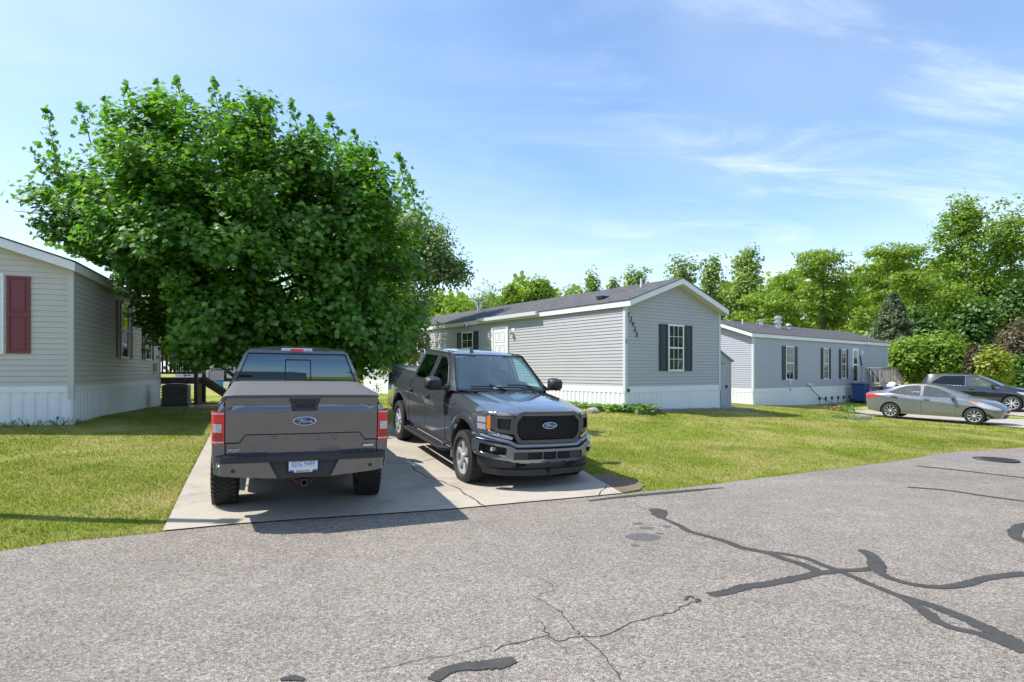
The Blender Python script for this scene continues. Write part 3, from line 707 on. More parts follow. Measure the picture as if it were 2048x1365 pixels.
# front gable runs to the left: direction unit(A3+180); ridge runs back along unit(A3+90)
c3c, dlc, dgc, nlc, ngc, rr3 = home_shell(h3, c4, unit(A3 + 90), unit(A3 + 180), 8.9, 4.9, 1.30, 1.41, 3.76, .80, 'siding_beige', .108, 'trim_beige', .10, .22, postbot=1.17)
rf3, rpt, zE, zr, rsl = rr3
window(h3, c3c, dgc, ngc, 1.10, 1.92, 2.05, 3.62, blinds=True, glassm='window_glass'); shutter(h3, c3c, dgc, ngc, .68, 1.06, 2.07, 3.58, 'shutter_red'); shutter(h3, c3c, dgc, ngc, 1.96, 2.34, 2.07, 3.58, 'shutter_red')
for u0, u1 in ((3.68, 4.50), (6.52, 7.35)):
    window(h3, c3c, dlc, nlc, u0, u1, 2.05, 3.55); shutter(h3, c3c, dlc, nlc, u0 - .39, u0 - .01, 2.07, 3.52, 'shutter_red'); shutter(h3, c3c, dlc, nlc, u1 + .01, u1 + .39, 2.07, 3.52, 'shutter_red')
MB().obox(c3c, dlc, nlc, 7.75, 8.0, .012, .12, 1.72, 1.98).build('outlet_box', M['trim_beige'], h3)
# recessed entrance part behind the porch
rc = c3c + dlc * 8.9 + dgc * 1.9
w = wall(rc, dlc, nlc, [(0, 1.41), (6.5, 1.41), (6.5, 3.76), (0, 3.76)], 1.41, .108); w.build('wall', M['siding_beige'], h3)
MB().obox(rc, dlc, nlc, 0, 6.5, -.02, .02, .3, 1.40).build('skirting', M['vinyl_white'], h3)
MB().obox(rc, dlc, nlc, .6, 1.5, 0, .04, 1.45, 3.45).build('door', M['vinyl_white'], h3)
MB().obox(rc, dlc, nlc, -.03, 6.6, -3.0, .15, 3.77, 3.9).build('roof', M['shingle'], h3)
# ------------------------------------------------------------------ vehicles: shared pieces
paint('paint_charcoal', (.195, .213, .245), .70, .14)
paint('paint_charcoal_warm', (.138, .143, .155), .72, .11)
plain('trim_gloss_grey', (.075, .078, .082), .35, .3, var=.1, coat=.6)
plain('chrome', (.72, .73, .74), .14, 1.0, var=.05)
plain('rim_silver', (.62, .625, .63), .32, .45, var=.08)
plain('rim_dark', (.05, .05, .052), .45, .5)
plain('step_black', (.030, .032, .036), .5, var=.25, scale=30, bump=.2, bscale=250)
plain('cover_vinyl', (.115, .116, .118), .55, var=.10, scale=3, bump=.25, bscale=300, dirt=.08)
plain('badge_blue', (.012, .040, .17), .25, .2, var=.05, coat=1)
plain('badge_silver', (.78, .79, .80), .3, .7, var=.03)
plain('plate_white', (.74, .76, .78), .45, var=.03)
plain('plate_blue', (.03, .13, .55), .5, var=.03)
plain('plate_orange', (.75, .20, .03), .5, var=.03)
plain('ink_black', (.01, .01, .01), .5)
plain('decal_red', (.42, .02, .02), .4)
plain('seat_cloth', (.06, .062, .066), .9, var=.2, scale=20)
plain('straw_hat', (.62, .56, .44), .8)
def lens(name, col, emis=0, rough=.08, var=.35, scale=40, metal=.3):
    t = NT(name); p = t.obj(); v = t.n('ShaderNodeTexVoronoi', Vector=p, Scale=scale)
    c = t.mix(v.outputs['Distance'], tuple(min(1, k * (1 + var)) for k in col), tuple(k * (1 - var) for k in col))
    b = t.pbsdf(Base__Color=c, Roughness=rough + .15, Metallic=metal); b.inputs['Coat Weight'].default_value = 1; b.inputs['Coat Roughness'].default_value = .02
    t.set(b.inputs['Normal'], t.bump(v.outputs['Distance'], .25, .01)); M[name] = t.done(b)
lens('lens_red', (.78, .016, .016), metal=0); lens('lens_red_dark', (.42, .008, .010), metal=0); lens('lens_white', (.55, .56, .58), metal=.3, scale=60); lens('lens_amber', (.85, .22, .02), metal=0)
lens('lamp_reflector', (.50, .51, .52), var=.6, scale=34, metal=.85)
glass('glass_front', (.60, .88, .88), 2.7, 1.0, sheen=.05, rcol=(.72, .98, 1.0))
glass('glass_dark', (.05, .055, .06), 2.5, 1.0, rcol=(.62, .86, 1.0))
glass('glass_mid', (.62, .80, .78), 1.6, .9)
def mirror_mat():
    t = NT('mirror'); M['mirror'] = t.done(t.pbsdf(Base__Color=(.34, .38, .44), Roughness=.02, Metallic=1.0))
mirror_mat()

def wheel(parent, x, y, z, r, w, rim_r, side, spokes=6, style='twin', name='wheel', tread='at', dish=.03):
    """side +1: outer face to +y"""
    hb = MB().lathe([(0, .012), (.045, .010), (.055, -.01), (.055, -.03)], axis='y', n=16)
    o = 1
    root = hb.build(name, M['rim_silver'], parent, smooth=40)
    root.location = (x, y, z); root.rotation_euler = (0, 0, 0 if side > 0 else math.pi)
    hw = w / 2
    tp = [(rim_r, -hw * .80), (rim_r + .02, -hw * .96), (r - .10, -hw * 1.05), (r - .045, -hw * 1.0), (r - .012, -hw * .86), (r - .004, -hw * .6), (r, 0), (r - .004, hw * .6), (r - .012, hw * .86), (r - .045, hw), (r - .10, hw * 1.05), (rim_r + .02, hw * .96), (rim_r, hw * .80)]
    # outer face at y=0 of the hub; the tyre lies inwards
    tm_ = MB().lathe([(a, b - hw + .02) for a, b in tp], axis='y', n=56)
    if tread == 'at':
        n = 44
        for row, (yy, ww, ll, sk) in enumerate(((-.78, .19, .030, .25), (-.36, .17, .026, -.35), (0, .15, .024, .3), (.36, .17, .026, -.35), (.78, .19, .030, .25))):
            for k in range(n):
                a = 2 * math.pi * (k + .5 * (row % 2)) / n; c = Vector((math.cos(a) * (r - .001), yy * hw - hw + .02, math.sin(a) * (r - .001)))
                rot = Matrix.Rotation(-a, 3, 'Y') @ Matrix.Rotation(sk, 3, 'X')
                tm_.box(c, (.016, ww * w, ll), rot)
    elif tread == 'road':
        n = 60
        for row, yy in enumerate((-.7, -.25, .25, .7)):
            for k in range(n):
                a = 2 * math.pi * (k + .5 * (row % 2)) / n; c = Vector((math.cos(a) * (r - .002), yy * hw - hw + .02, math.sin(a) * (r - .002)))
                tm_.box(c, (.010, w * .19, .026), Matrix.Rotation(-a, 3, 'Y') @ Matrix.Rotation(.2, 3, 'X'))
    tm_.build('tyre', M['rubber'], root, smooth=35)
    rm_ = MB().lathe([(rim_r + .006, .0), (rim_r + .004, -.012), (rim_r - .016, -.016), (rim_r - .028, -w * .55), (rim_r - .03, -w * .9)], axis='y', n=48)
    if style == 'twin':
        for k in range(spokes):
            for s in (-1, 1):
                a0 = 2 * math.pi * k / spokes + s * .12; a1 = 2 * math.pi * k / spokes + s * .24
                p = Vector((math.cos(a0) * .045, -.012, math.sin(a0) * .045)); q = Vector((math.cos(a1) * (rim_r - .012), -.020, math.sin(a1) * (rim_r - .012)))
                rm_.bar(p, q, .036, .03, up=(0, 1, 0))
    elif style == 'star':
        for k in range(spokes):
            a = 2 * math.pi * k / spokes + .3; d = Vector((math.cos(a), 0, math.sin(a))); t = Vector((-math.sin(a), 0, math.cos(a))); ro = rim_r - .01
            o1 = Vector((0, -.010 - dish, 0)); o2 = Vector((0, -.012, 0))
            for s in (-1, 1):   # each spoke is two facets about a ridge
                P = [d * .03 + o1 + Vector((0, .02, 0)), d * ro + o2, d * ro + t * (s * .062) + o2 * 1.6, d * .05 + t * (s * .020) + o1]
                Q = [v + Vector((0, -.035, 0)) for v in P]
                rm_.add(P + Q, [(0, 1, 2, 3), (4, 5, 6, 7), (0, 1, 5, 4), (1, 2, 6, 5), (2, 3, 7, 6), (3, 0, 4, 7)])
    elif style == 'cover':
        for k in range(spokes):
            a = 2 * math.pi * k / spokes; sw = .22 if spokes > 8 else .3
            P = []
            for rr_, aw, sh in ((.05, .2, 0), (rim_r * .55, sw * .55, .05), (rim_r - .008, sw * .95, .16)):
                for s in (-1, 1): P.append(Vector((math.cos(a + sh + s * aw * .62) * rr_, -.006 - rr_ * .03, math.sin(a + sh + s * aw * .62) * rr_)))
            Q = [v + Vector((0, -.02, 0)) for v in P]
            rm_.add(P + Q, [(0, 1, 3, 2), (2, 3, 5, 4), (0, 2, 8, 6), (2, 4, 10, 8), (1, 3, 9, 7), (3, 5, 11, 9)])
    rm_.build('rim', M['rim_silver'], root, smooth=30)
    bk = MB().lathe([(0, -w * .42), (rim_r - .03, -w * .42)], axis='y', n=32); bk.lathe([(0, -w * .30), (rim_r * .62, -w * .30), (rim_r * .62, -w * .36)], axis='y', n=28)
    bk.build('brake_disc', M['rim_dark'], root)
    return root
def arc(cx, cz, r, a0, a1, n=18): return [(cx + r * math.cos(R(lerp(a0, a1, i / n))), cz + r * math.sin(R(lerp(a0, a1, i / n)))) for i in range(n + 1)]
def both(mb): o = MB(); o.merge(mb); o.merge(mb.mirror_y()); return o
def mir(poly): return [(-a, b) for a, b in poly]
def sympoly(half):
    """half outline with y>=0, from the centre line round to the centre line"""
    return half + [(-a, b) for a, b in half[::-1] if abs(a) > 1e-6]
def emblem(parent, cx, cz, x, w, h, face, pitch=0):
    """blue oval with silver rim and script"""
    n = 40; ring = lambda k, o: [(x + face * o, cx + w / 2 * k * math.cos(2 * math.pi * i / n), cz + h / 2 * (1 - (1 - k) * w / h * .62) * math.sin(2 * math.pi * i / n)) for i in range(n)]
    mb = MB(); A, B, C_, D = ring(1, 0), ring(1, .012), ring(.93, .014), ring(.90, .008)
    mb.add(A + B + C_ + D, [(k * n + i, k * n + (i + 1) % n, (k + 1) * n + (i + 1) % n, (k + 1) * n + i) for k in range(3) for i in range(n)])
    e = mb.build('emblem', M['badge_silver'], parent, smooth=50)
    MB().add(ring(.905, .0085), [tuple(range(n))]).build('emblem_face', M['badge_blue'], e)
    # script lettering in flowing strokes (F, o, r, d)
    S = [[(-.60, .16), (-.50, .34), (-.20, .40), (.05, .34), (.10, .44)], [(-.18, .38), (-.28, .0), (-.40, -.34), (-.56, -.36), (-.58, -.22)], [(-.42, .02), (-.22, .06), (-.06, .03)],
         [(-.02, -.02), (-.12, -.02), (-.16, -.18), (-.08, -.28), (.02, -.20), (.03, -.06), (-.02, -.02), (.12, -.04)],
         [(.14, -.02), (.16, -.26)], [(.16, -.12), (.24, .0), (.31, -.02)],
         [(.52, -.02), (.42, -.02), (.36, -.16), (.42, -.28), (.52, -.20), (.58, .05), (.64, .34), (.56, .30)], [(.57, .02), (.54, -.22), (.64, -.26), (.74, -.12)]]
    sb = MB()
    for st_ in S:
        pts = [(x + face * .0105, cx - face * 0 + (-a if face > 0 else a) * -1 * w * .5 * 1.02 * (1), cz + b * h * .62) for a, b in st_]
        P = [Vector(p) for p in pts]; sb.tube(P, w * .014, 5)
    sb.build('script', M['badge_silver'], e, smooth=60)
    return e

# ------------------------------------------------------------------ pickup truck (front at +x, rear axle over x=0)
PB = [(.38, .905), (.50, .938), (.60, .955), (.75, .966), (.95, .972), (1.08, .968), (1.18, .952), (1.28, .928), (1.36, .902), (1.42, .880), (1.46, .868), (1.60, .808), (1.75, .745), (1.88, .690), (1.95, .652)]
def yside(x, z, bed=False):
    y = interp(z, PB)
    if bed and z > 1.30: y -= .05 * ((z - 1.30) / .145) ** 2
    if x > 3.95: y -= .36 * ((x - 3.95) / .6) ** 2
    if x < -.45: y -= .048 * ((-.45 - x) / .75) ** 1.5
    return y
ZT = [(2.6, 1.335), (2.82, 1.318), (3.4, 1.275), (3.9, 1.218), (4.13, 1.165), (4.35, 1.13)]
def yfend(x, z):
    zt = interp(x, ZT)
    if z <= 1.04: return yside(x, z)
    s = (z - 1.04) / max(.01, zt - 1.04); b = yside(x, 1.04)
    return b - .145 * max(0, s) ** 2.6
def xf(y):
    y = abs(y); return 4.57 - .03 * (y / .5) ** 2 - .38 * max(0, (y - .5) / .46) ** 2
def xb(y):
    y = abs(y); return 4.665 - .035 * (y / .5) ** 2 - .36 * max(0, (y - .56) / .44) ** 2
def hood_z(x, y):
    a = abs(y); zc = interp(x, [(2.8, 1.352), (3.4, 1.335), (4.0, 1.292), (4.3, 1.262), (4.46, 1.235), (4.56, 1.205)]); ze = interp(x, ZT) + .004
    ce = .40 + .10 * (4.5 - x) / 1.6
    z1 = zc - .010 * (a / ce) ** 2
    if a <= ce: return z1 if True else 0
    z2 = zc - .010 - .022 * sstep(ce, ce + .05, a)
    t = min(1, max(0, (a - ce - .05) / (.822 - ce - .05)))
    return lerp(z2, ze, t ** 2.0)
def truck(name, label, pose, pm, variant):
    x, y, z, yaw, pitch, roll = pose
    T = thing(name, label, 'pickup truck', (x, y, z + CAMZ), group='dark grey pickup trucks on the driveway'); T.rotation_euler = (roll, -pitch, yaw)
    P = M[pm]; us = frange(-1.2, 4.6, .10); vs = frange(.4, 1.95, .045)
    RA, RF = .57, .57
    # ---- bed
    bedp = [(-1.185, .62), (-.60, .56)] + [q for q in arc(0, .42, RA, 166, 14, 22)] + [(.655, .52), (.655, 1.445), (-1.185, 1.445)]
    for s in (1, -1):
        f = lambda u, v: (u, s * yside(u, v, True), v)
        MB().sheet(bedp, f, us=us, vs=vs).build('bed_side', P, T, smooth=28)
    rl = MB()                                                           # bed rail caps, inner walls, floor
    for s in (1, -1):
        for a, b in zip(us, us[1:]):
            if b > .66 or a < -1.19: continue
            ya, yb = s * yside(a, 1.445, True), s * yside(b, 1.445, True)
            rl.quad((a, ya, 1.445), (b, yb, 1.445), (b, s * .765, 1.452), (a, s * .765, 1.452)); rl.quad((a, s * .765, 1.452), (b, s * .765, 1.452), (b, s * .765, .95), (a, s * .765, .95))
    rl.quad((-1.2, -.765, .95), (.66, -.765, .95), (.66, .765, .95), (-1.2, .765, .95)); rl.quad((.655, -.86, .5), (.655, .86, .5), (.655, .84, 1.445), (.655, -.84, 1.445))
    rl.build('bed_rail', M['step_black'], T, smooth=30)
    # ---- tonneau cover
    cv = MB(); prof = [(-.818, 1.45), (-.822, 1.468), (-.805, 1.482), (-.70, 1.487), (0, 1.490), (.70, 1.487), (.805, 1.482), (.822, 1.468), (.818, 1.45)]
    segs = frange(-1.235, .60, .153)
    for i, a in enumerate(segs):
        sag = .004 if i % 4 else -.006
        for yy, zz in prof: cv.v.append((a, yy, zz - (sag if abs(yy) < .8 else 0) - (.018 if i == 0 and zz > 1.46 else 0)))
    k = len(prof)
    for i in range(len(segs) - 1):
        for j in range(k - 1): cv.f.append([i * k + j, i * k + j + 1, (i + 1) * k + j + 1, (i + 1) * k + j]); cv.m.append(0)
    cv.f += [list(range(k)), [(len(segs) - 1) * k + j for j in range(k)]]; cv.m += [0, 0]
    cv.build('bed_cover', M['cover_vinyl'], T, smooth=40)
    # ---- tailgate
    def tgx(u, v):
        a = abs(u); o = 0
        if v > 1.302: o += .022 * math.sin(math.pi * min(1, (v - 1.302) / .125)) * (1 - sstep(.60, .79, a) * .9)
        zc = 1.042 if a < .60 else lerp(1.042, .955, min(1, (a - .60) / .06))
        o += .019 * sstep(zc + .009, zc - .009, v) * sstep(.805, .79, a)
        if v > 1.283 and v < 1.302: o -= .006
        return -1.222 + o + .02 * (a / .8) ** 2 + (1.445 - v) * -.012
    MB().sheet([(-.797, .815), (.797, .815), (.797, 1.447), (-.797, 1.447)], lambda u, v: (tgx(u, v), u, v), us=frange(-.797, .797, .0085), vs=frange(.815, 1.447, .0075)).build('tailgate', P, T, smooth=40)
    tg = [o for o in kids(T) if o.name.startswith('tailgate')][-1]
    MB().box((-1.20, 0, 1.452), (.07, 1.60, .012)).build('tailgate_cap', M['step_black'], tg)
    hb = MB().prism([(-.168, 1.434), (.168, 1.434), (.128, 1.318), (.10, 1.296), (-.10, 1.296), (-.128, 1.318)], lambda u, v, w: (-1.236 + w, u, v), .04, holes=[[(-.105, 1.408), (.105, 1.408), (.09, 1.335), (-.09, 1.335)]])
    hb.quad((-1.215, -.11, 1.33), (-1.215, .11, 1.33), (-1.215, .11, 1.41), (-1.215, -.11, 1.41)); hb.box((-1.228, 0, 1.392), (.02, .19, .028)); hb.tube([(-1.225, 0, 1.318), (-1.24, 0, 1.318)], .012, 10)
    hb.build('tailgate_handle', M['step_black'], tg, bevel=.003)
    emblem(tg, .0, 1.185, -1.232, .245, .098, -1)
    t = text_mb('F-150', .17, .003, spacing=1.9); t.xf(Matrix(((0, 0, -1, -1.219), (-1.05, 0, 0, 0), (0, .48, 0, .985), (0, 0, 0, 1)))); t.build('stamped_lettering', P, tg)
    t = text_mb('SPORT', .062, .002, shear=.25); t.xf(Matrix(((0, 0, -1, -1.2235), (-.62, 0, 0, .715), (0, .75, 0, .878), (0, 0, 0, 1)))); t.build('lettering', M['badge_silver'], tg)
    MB().box((-1.226, -.697, .891), (.006, .112, .022)).build('badge', M['badge_silver'], tg)
    # rear corners beside the tailgate
    for s in (1, -1):
        cnr = MB()
        for z0, z1 in ((.62, .80), (.80, .943), (1.297, 1.36), (1.36, 1.447)):
            a = [( -1.205, s * .803, z0), (-1.205, s * (yside(-1.185, z0, True) - .03), z0), (-1.185, s * yside(-1.185, z0, True), z0)]; b = [(p[0], (s * .803 if i == 0 else s * (yside(-1.185, z1, True) - (.03 if i == 1 else 0))), z1) for i, p in enumerate(a)]
            cnr.add(a + b, [(0, 1, 4, 3), (1, 2, 5, 4)])
        cnr.quad((-1.205, s * .803, .62), (-1.14, s * .803, .62), (-1.14, s * .803, 1.447), (-1.205, s * .803, 1.447))
        cnr.build('rear_corner', P, T, smooth=40)
    for s in (1, -1):                                                    # tail lamps
        pts = [(.806, -1.218), (.885, -1.214), (.918, -1.196), (.934, -1.15), (.945, -1.03)]
        def tl(z0, z1, off=0, pr=pts):
            mb = MB(); P_ = [(b - off, s * (a + off * .6), zz) for zz in (z0, z1) for a, b in pr]; k = len(pr)
            return mb.add(P_, [(i, i + 1, k + i + 1, k + i) for i in range(k - 1)] + [tuple(range(k)), tuple(range(k, 2 * k))])
        L_ = tl(.945, 1.295).build('tail_lamp', M['lens_red'], T, smooth=50)
        tl(1.075, 1.165, .004, [(.828, -1.219), (.885, -1.216), (.915, -1.198)]).build('reverse_lens', M['lens_white'], L_)
        for zz in (1.268, .962): tl(zz, zz + .016, .003, pts[:4]).build('reflector_strip', M['lens_white'], L_)
        tl(.985, 1.065, .003, [(.825, -1.219), (.885, -1.215), (.912, -1.199)]).build('brake_lens', M['lens_red_dark'], L_)
    # ---- rear bumper
    def rbx(u): return -1.315 + .03 * (abs(u) / .9) ** 2 + .12 * max(0, (abs(u) - .80) / .12) ** 2
    bt = MB(); us2 = frange(-.92, .92, .04)
    topz = lambda u: .742 if abs(u) > .30 else .742 - .0
    MB().prism([(-.915, .765), (-.915, .822), (.915, .822), (.915, .765), (.85, .752), (-.85, .752)], lambda u, v, w: (rbx(u) + w, u, v), .12, us=us2).build('bumper_step', M['step_black'], T, bevel=.006)
    gr = MB()
    for s in (1, -1):
        for i in range(11): gr.box((-1.315, s * (.40 + i * .038), .824), (.035, .016, .008), Matrix.Rotation(.5 * s * (-1 if i % 2 else 1), 3, 'Z'))
    gr.build('step_tread', M['rubber'], T)
    for s in (1, -1):
        MB().prism([(s * .365, .750), (s * .86, .750), (s * .915, .763), (s * .905, .69), (s * .875, .622), (s * .60, .594), (s * .278, .572)], lambda u, v, w: (rbx(u) + .004 + w, u, v), .11, us=us2, vs=(.65, .7)).build('bumper_panel', P, T, smooth=40)
        MB().lathe([(0, .006), (.012, .006), (.015, 0), (.021, .001), (.023, -.01)], (rbx(.72), s * .715, .672), axis='x', n=18).xf(Matrix.Translation((2 * rbx(.72), 0, 0)) @ Matrix.Scale(-1, 4, (1, 0, 0))).build('parking_sensor', M['step_black'], T)
    MB().prism([(.365, .75), (-.365, .75), (-.278, .565), (.278, .565)], lambda u, v, w: (-1.285 + (v - .565) * .10 + w, u, v), .08).build('bumper_center', M['step_black'], T)
    pl = MB().box((-1.300, .012, .706), (.010, .315, .160), None).build('number_plate', M['ink_black'], T)
    MB().box((-1.3055, .012, .712), (.004, .300, .138)).build('plate_face', M['plate_white'], pl)
    if variant == 'rear':
        t = text_mb('EDG 9499', .078, .001, spacing=1.02); t.xf(Matrix(((0, 0, -1, -1.308), (-.72, 0, 0, .012), (0, 1.02, 0, .716), (0, 0, 0, 1)))); t.build('plate_number', M['plate_blue'], pl)
        MB().box((-1.3055, .012, .639), (.0045, .190, .024)).build('plate_frame_strip', M['plate_white'], pl)
        t = text_mb('BORGMAN', .030, .001); t.xf(Matrix(((0, 0, -1, -1.309), (-.98, 0, 0, .012), (0, .95, 0, .640), (0, 0, 0, 1)))); t.build('frame_lettering', M['ink_black'], pl)
        for a in (.135, -.112): MB().box((-1.308, a, .646), (.002, .045, .018)).build('plate_strip', M['plate_blue'], pl)
        MB().box((-1.3085, -.105, .771), (.002, .034, .018)).build('plate_sticker', M['plate_orange'], pl)
    hi = MB().tube([(-1.30, .0, .505), (-1.0, .0, .505)], .001, 4)
    for a, b, c_, d_ in ((-.034, -.022, .468, .542), (.022, .034, .468, .542), (-.022, .022, .468, .480), (-.022, .022, .530, .542)): hi.box((-1.16, (a + b) / 2, (c_ + d_) / 2), (.26, b - a, d_ - c_))
    hi.tube([(-1.22, -.12, .54), (-1.25, -.07, .50), (-1.22, -.02, .54)], .010, 6); hi.tube([(-1.22, .12, .54), (-1.25, .07, .50), (-1.22, .02, .54)], .010, 6); hi.bar((-1.15, -.45, .56), (-1.15, .45, .56), .06)
    hi.build('tow_hitch', M['rust'], T)
    # ---- cab sides
    doors = {
     'rear_door': ([(.672, .50), (1.69, .50), (1.69, 1.905), (.93, 1.905), (.83, 1.885), (.745, 1.80), (.685, 1.40)], [(.80, 1.415), (.875, 1.80), (.925, 1.838), (1.60, 1.842), (1.60, 1.40), (.86, 1.388)]),
     'front_door': ([(1.702, .50), (2.775, .50), (2.80, .80), (2.80, 1.335), (2.765, 1.385), (2.38, 1.73), (2.25, 1.83), (2.10, 1.89), (1.95, 1.905), (1.702, 1.905)], [(1.79, 1.40), (1.79, 1.842), (1.98, 1.842), (2.10, 1.825), (2.30, 1.715), (2.60, 1.455), (2.62, 1.36), (2.45, 1.342), (2.20, 1.345), (2.08, 1.395)]),
    }
    for s in (1, -1):
        fs = lambda u, v: (u, s * yside(u, v), v)
        for dn, (po, hole) in doors.items():
            d = MB().sheet(po, fs, holes=[hole], us=us, vs=vs).build(dn, P, T, smooth=28)
            MB().sheet(hole, lambda u, v: (u, s * (yside(u, v) - .016), v), us=us, vs=vs).build('window_glass', M['glass_dark' if dn == 'rear_door' else 'glass_mid'], d, smooth=60)
            sealm = MB(); hp = hole + hole[:1]
            for (a, b), (c_, e) in zip(hp, hp[1:]): sealm.bar((a, s * (yside(a, b) - .008), b), (c_, s * (yside(c_, e) - .008), e), .022, .018)
            sealm.build('window_seal', M['black_plastic'], d)
            hx = .80 if dn == 'rear_door' else 1.84
            hm = MB(); yy = yside(hx, 1.135); hm.bar((hx - .10, s * (yy + .032), 1.138), (hx + .10, s * (yy + .035), 1.135), .020, .034); hm.box((hx - .09, s * (yy + .01), 1.137), (.03, .05, .03)); hm.box((hx + .09, s * (yy + .01), 1.134), (.03, .05, .03))
            hm.build('handle', M['trim_gloss_grey'], d, bevel=.005)
            MB().sheet([(hx - .085, 1.10), (hx + .085, 1.10), (hx + .085, 1.16), (hx - .085, 1.16)], lambda u, v: (u, s * (yside(u, v) + .002), v)).build('handle_recess', M['black_plastic'], d)
        # dark jamb strips behind the panel gaps
        jb = MB()
        for gx in (.663, 1.696, 2.808):
            for v0, v1 in zip(vs, vs[1:]):
                if v1 > 1.44: break
                jb.quad((gx - .03, s * (yside(gx, v0) - .012), v0), (gx + .03, s * (yside(gx, v0) - .012), v0), (gx + .03, s * (yside(gx, v1) - .012), v1), (gx - .03, s * (yside(gx, v1) - .012), v1))
        jb.build('door_jamb', M['black_plastic'], T)
        # A pillar and roof rail
        MB().sheet([(2.775, 1.39), (2.805, 1.335), (3.0, 1.335), (2.92, 1.40), (2.30, 1.915), (2.10, 1.935), (.84, 1.935), (.758, 1.905), (.747, 1.82), (.832, 1.892), (.93, 1.912), (1.95, 1.912), (2.105, 1.897), (2.26, 1.836), (2.39, 1.736)],
             lambda u, v: (u, s * (yside(u, v) - (.06 * max(0, (u - (2.775 + (1.39 - v) * .95)) / .2) if u > 2.2 else 0)), v), us=us, vs=vs).build('pillar', P, T, smooth=35)
        # fender
        fp = [(2.815, .50), (2.90, .50), (3.128, .56)] + arc(3.68, .42, RF, 166, 42, 20) + [(4.125, .88), (4.13, 1.163)] + [(q, interp(q, ZT)) for q in (4.0, 3.9, 3.6, 3.4, 3.1, 2.815)]
        fe = MB().sheet(fp, lambda u, v: (u, s * yfend(u, v), v), us=us, vs=frange(.4, 1.34, .03)).build('fender', P, T, smooth=32)
        bd = MB().sheet([(3.0, 1.15), (3.185, 1.143), (3.195, 1.185), (3.01, 1.195)], lambda u, v: (u, s * (yfend(u, v) + .006), v)); b_ = bd.build('badge', M['ink_black'], fe)
        t = text_mb('F-150', .05, .001); t.xf(Matrix(((-s * .9, 0, 0, 3.097), (0, 0, s, s * (yfend(3.1, 1.168) + .010)), (0, .62, 0, 1.168), (0, 0, 0, 1)))); t.build('lettering', M['badge_silver'], b_)
        # flares round both arches
        for cx_, fn in ((0, lambda u, v: yside(u, v, True)), (3.68, yfend)):
            a0, a1 = (173, 7) if cx_ == 0 else (194, 38)
            fl = MB(); n = 26; rad = [(.555, -.03), (.56, .012), (.60, .020), (.655, .015), (.672, .002)]
            for i in range(n + 1):
                a = R(lerp(a0, a1, i / n))
                for r_, o_ in rad:
                    u, v = cx_ + r_ * math.cos(a), .42 + r_ * math.sin(a); fl.v.append((u, s * (fn(u, max(.40, v)) + o_), v))
            k = len(rad)
            for i in range(n):
                for j in range(k - 1): fl.f.append([i * k + j, i * k + j + 1, (i + 1) * k + j + 1, (i + 1) * k + j]); fl.m.append(0)
            fl.build('wheel_arch', P if variant == 'front' else P, T, smooth=50)
            ln = MB(); n = 20
            for i in range(n + 1):
                a = R(lerp(168, 12, i / n)); ln.v += [(cx_ + .60 * math.cos(a), s * .93, .42 + .60 * math.sin(a)), (cx_ + .60 * math.cos(a), s * .50, .42 + .60 * math.sin(a))]
            for i in range(n): ln.f.append([2 * i, 2 * i + 1, 2 * i + 3, 2 * i + 2]); ln.m.append(0)
            ln.add([(cx_ + .62 * math.cos(R(a)), s * .50, .42 + .62 * math.sin(R(a))) for a in range(168, 11, -13)], [tuple(range(13))])
            ln.build('wheel_liner', M['black_plastic'], T)
        # rocker, running board
        rk = MB().add([(.60, s * .90, .40), (3.1, s * .90, .40), (3.1, s * .938, .497), (.60, s * .938, .497), (.60, s * .80, .40), (3.1, s * .80, .40)], [(0, 1, 2, 3), (0, 1, 5, 4)]); rk.build('rocker', P, T)
        rb = MB().prism([(.62, .93), (.74, 1.075), (2.86, 1.075), (2.98, .93)], lambda u, v, w: (u, s * v, .405 - w), .05); rb.bar((.9, s * .95, .38), (.9, s * .7, .45), .05); rb.bar((2.6, s * .95, .38), (2.6, s * .7, .45), .05)
        rbo = rb.build('running_board', M['step_black'], T, bevel=.012)
        tr_ = MB()
        for i in range(26): tr_.box((.86 + i * .076, s * 1.015, .4075), (.02, .085, .006))
        tr_.build('tread_strip', M['rubber'], rbo)
        # mirror
        mm = MB(); sec = []
        for yy, zz0, zz1, xx0, xx1 in ((1.035, 1.37, 1.50, 2.64, 2.76), (1.06, 1.34, 1.53, 2.60, 2.80), (1.14, 1.325, 1.545, 2.595, 2.815), (1.23, 1.325, 1.54, 2.60, 2.80), (1.275, 1.34, 1.525, 2.61, 2.77), (1.295, 1.37, 1.49, 2.63, 2.73)):
            m_ = (zz1 - zz0) * .22
            sec.append([(xx0, s * yy, zz0 + .01), (xx0, s * yy, zz1 - .01), (xx0 + .03, s * yy, zz1), (xx1 - .06, s * yy, zz1 - .01), (xx1, s * yy, zz1 - m_), (xx1, s * yy, zz0 + m_), (xx1 - .05, s * yy, zz0)])
        k = 7; o = 0
        for q in sec: mm.v += q
        for i in range(5):
            for j in range(k): mm.f.append([i * k + j, i * k + (j + 1) % k, (i + 1) * k + (j + 1) % k, (i + 1) * k + j]); mm.m.append(0)
        mm.f += [list(range(k)), [5 * k + j for j in range(k)]]; mm.m += [0, 0]
        mm.box((2.70, s * .98, 1.352), (.11, .20, .05)); mm.box((2.70, s * .905, 1.36), (.16, .05, .10))
        if variant == 'rear' and s < 0:   # folded in against the door
            mm.v = [(x - (abs(y) - .93) * .75, s * (.90 + (abs(y) - .90) * .38), z) for x, y, z in mm.v]
        mo = mm.build('side_mirror', M['step_black'], T, smooth=50)
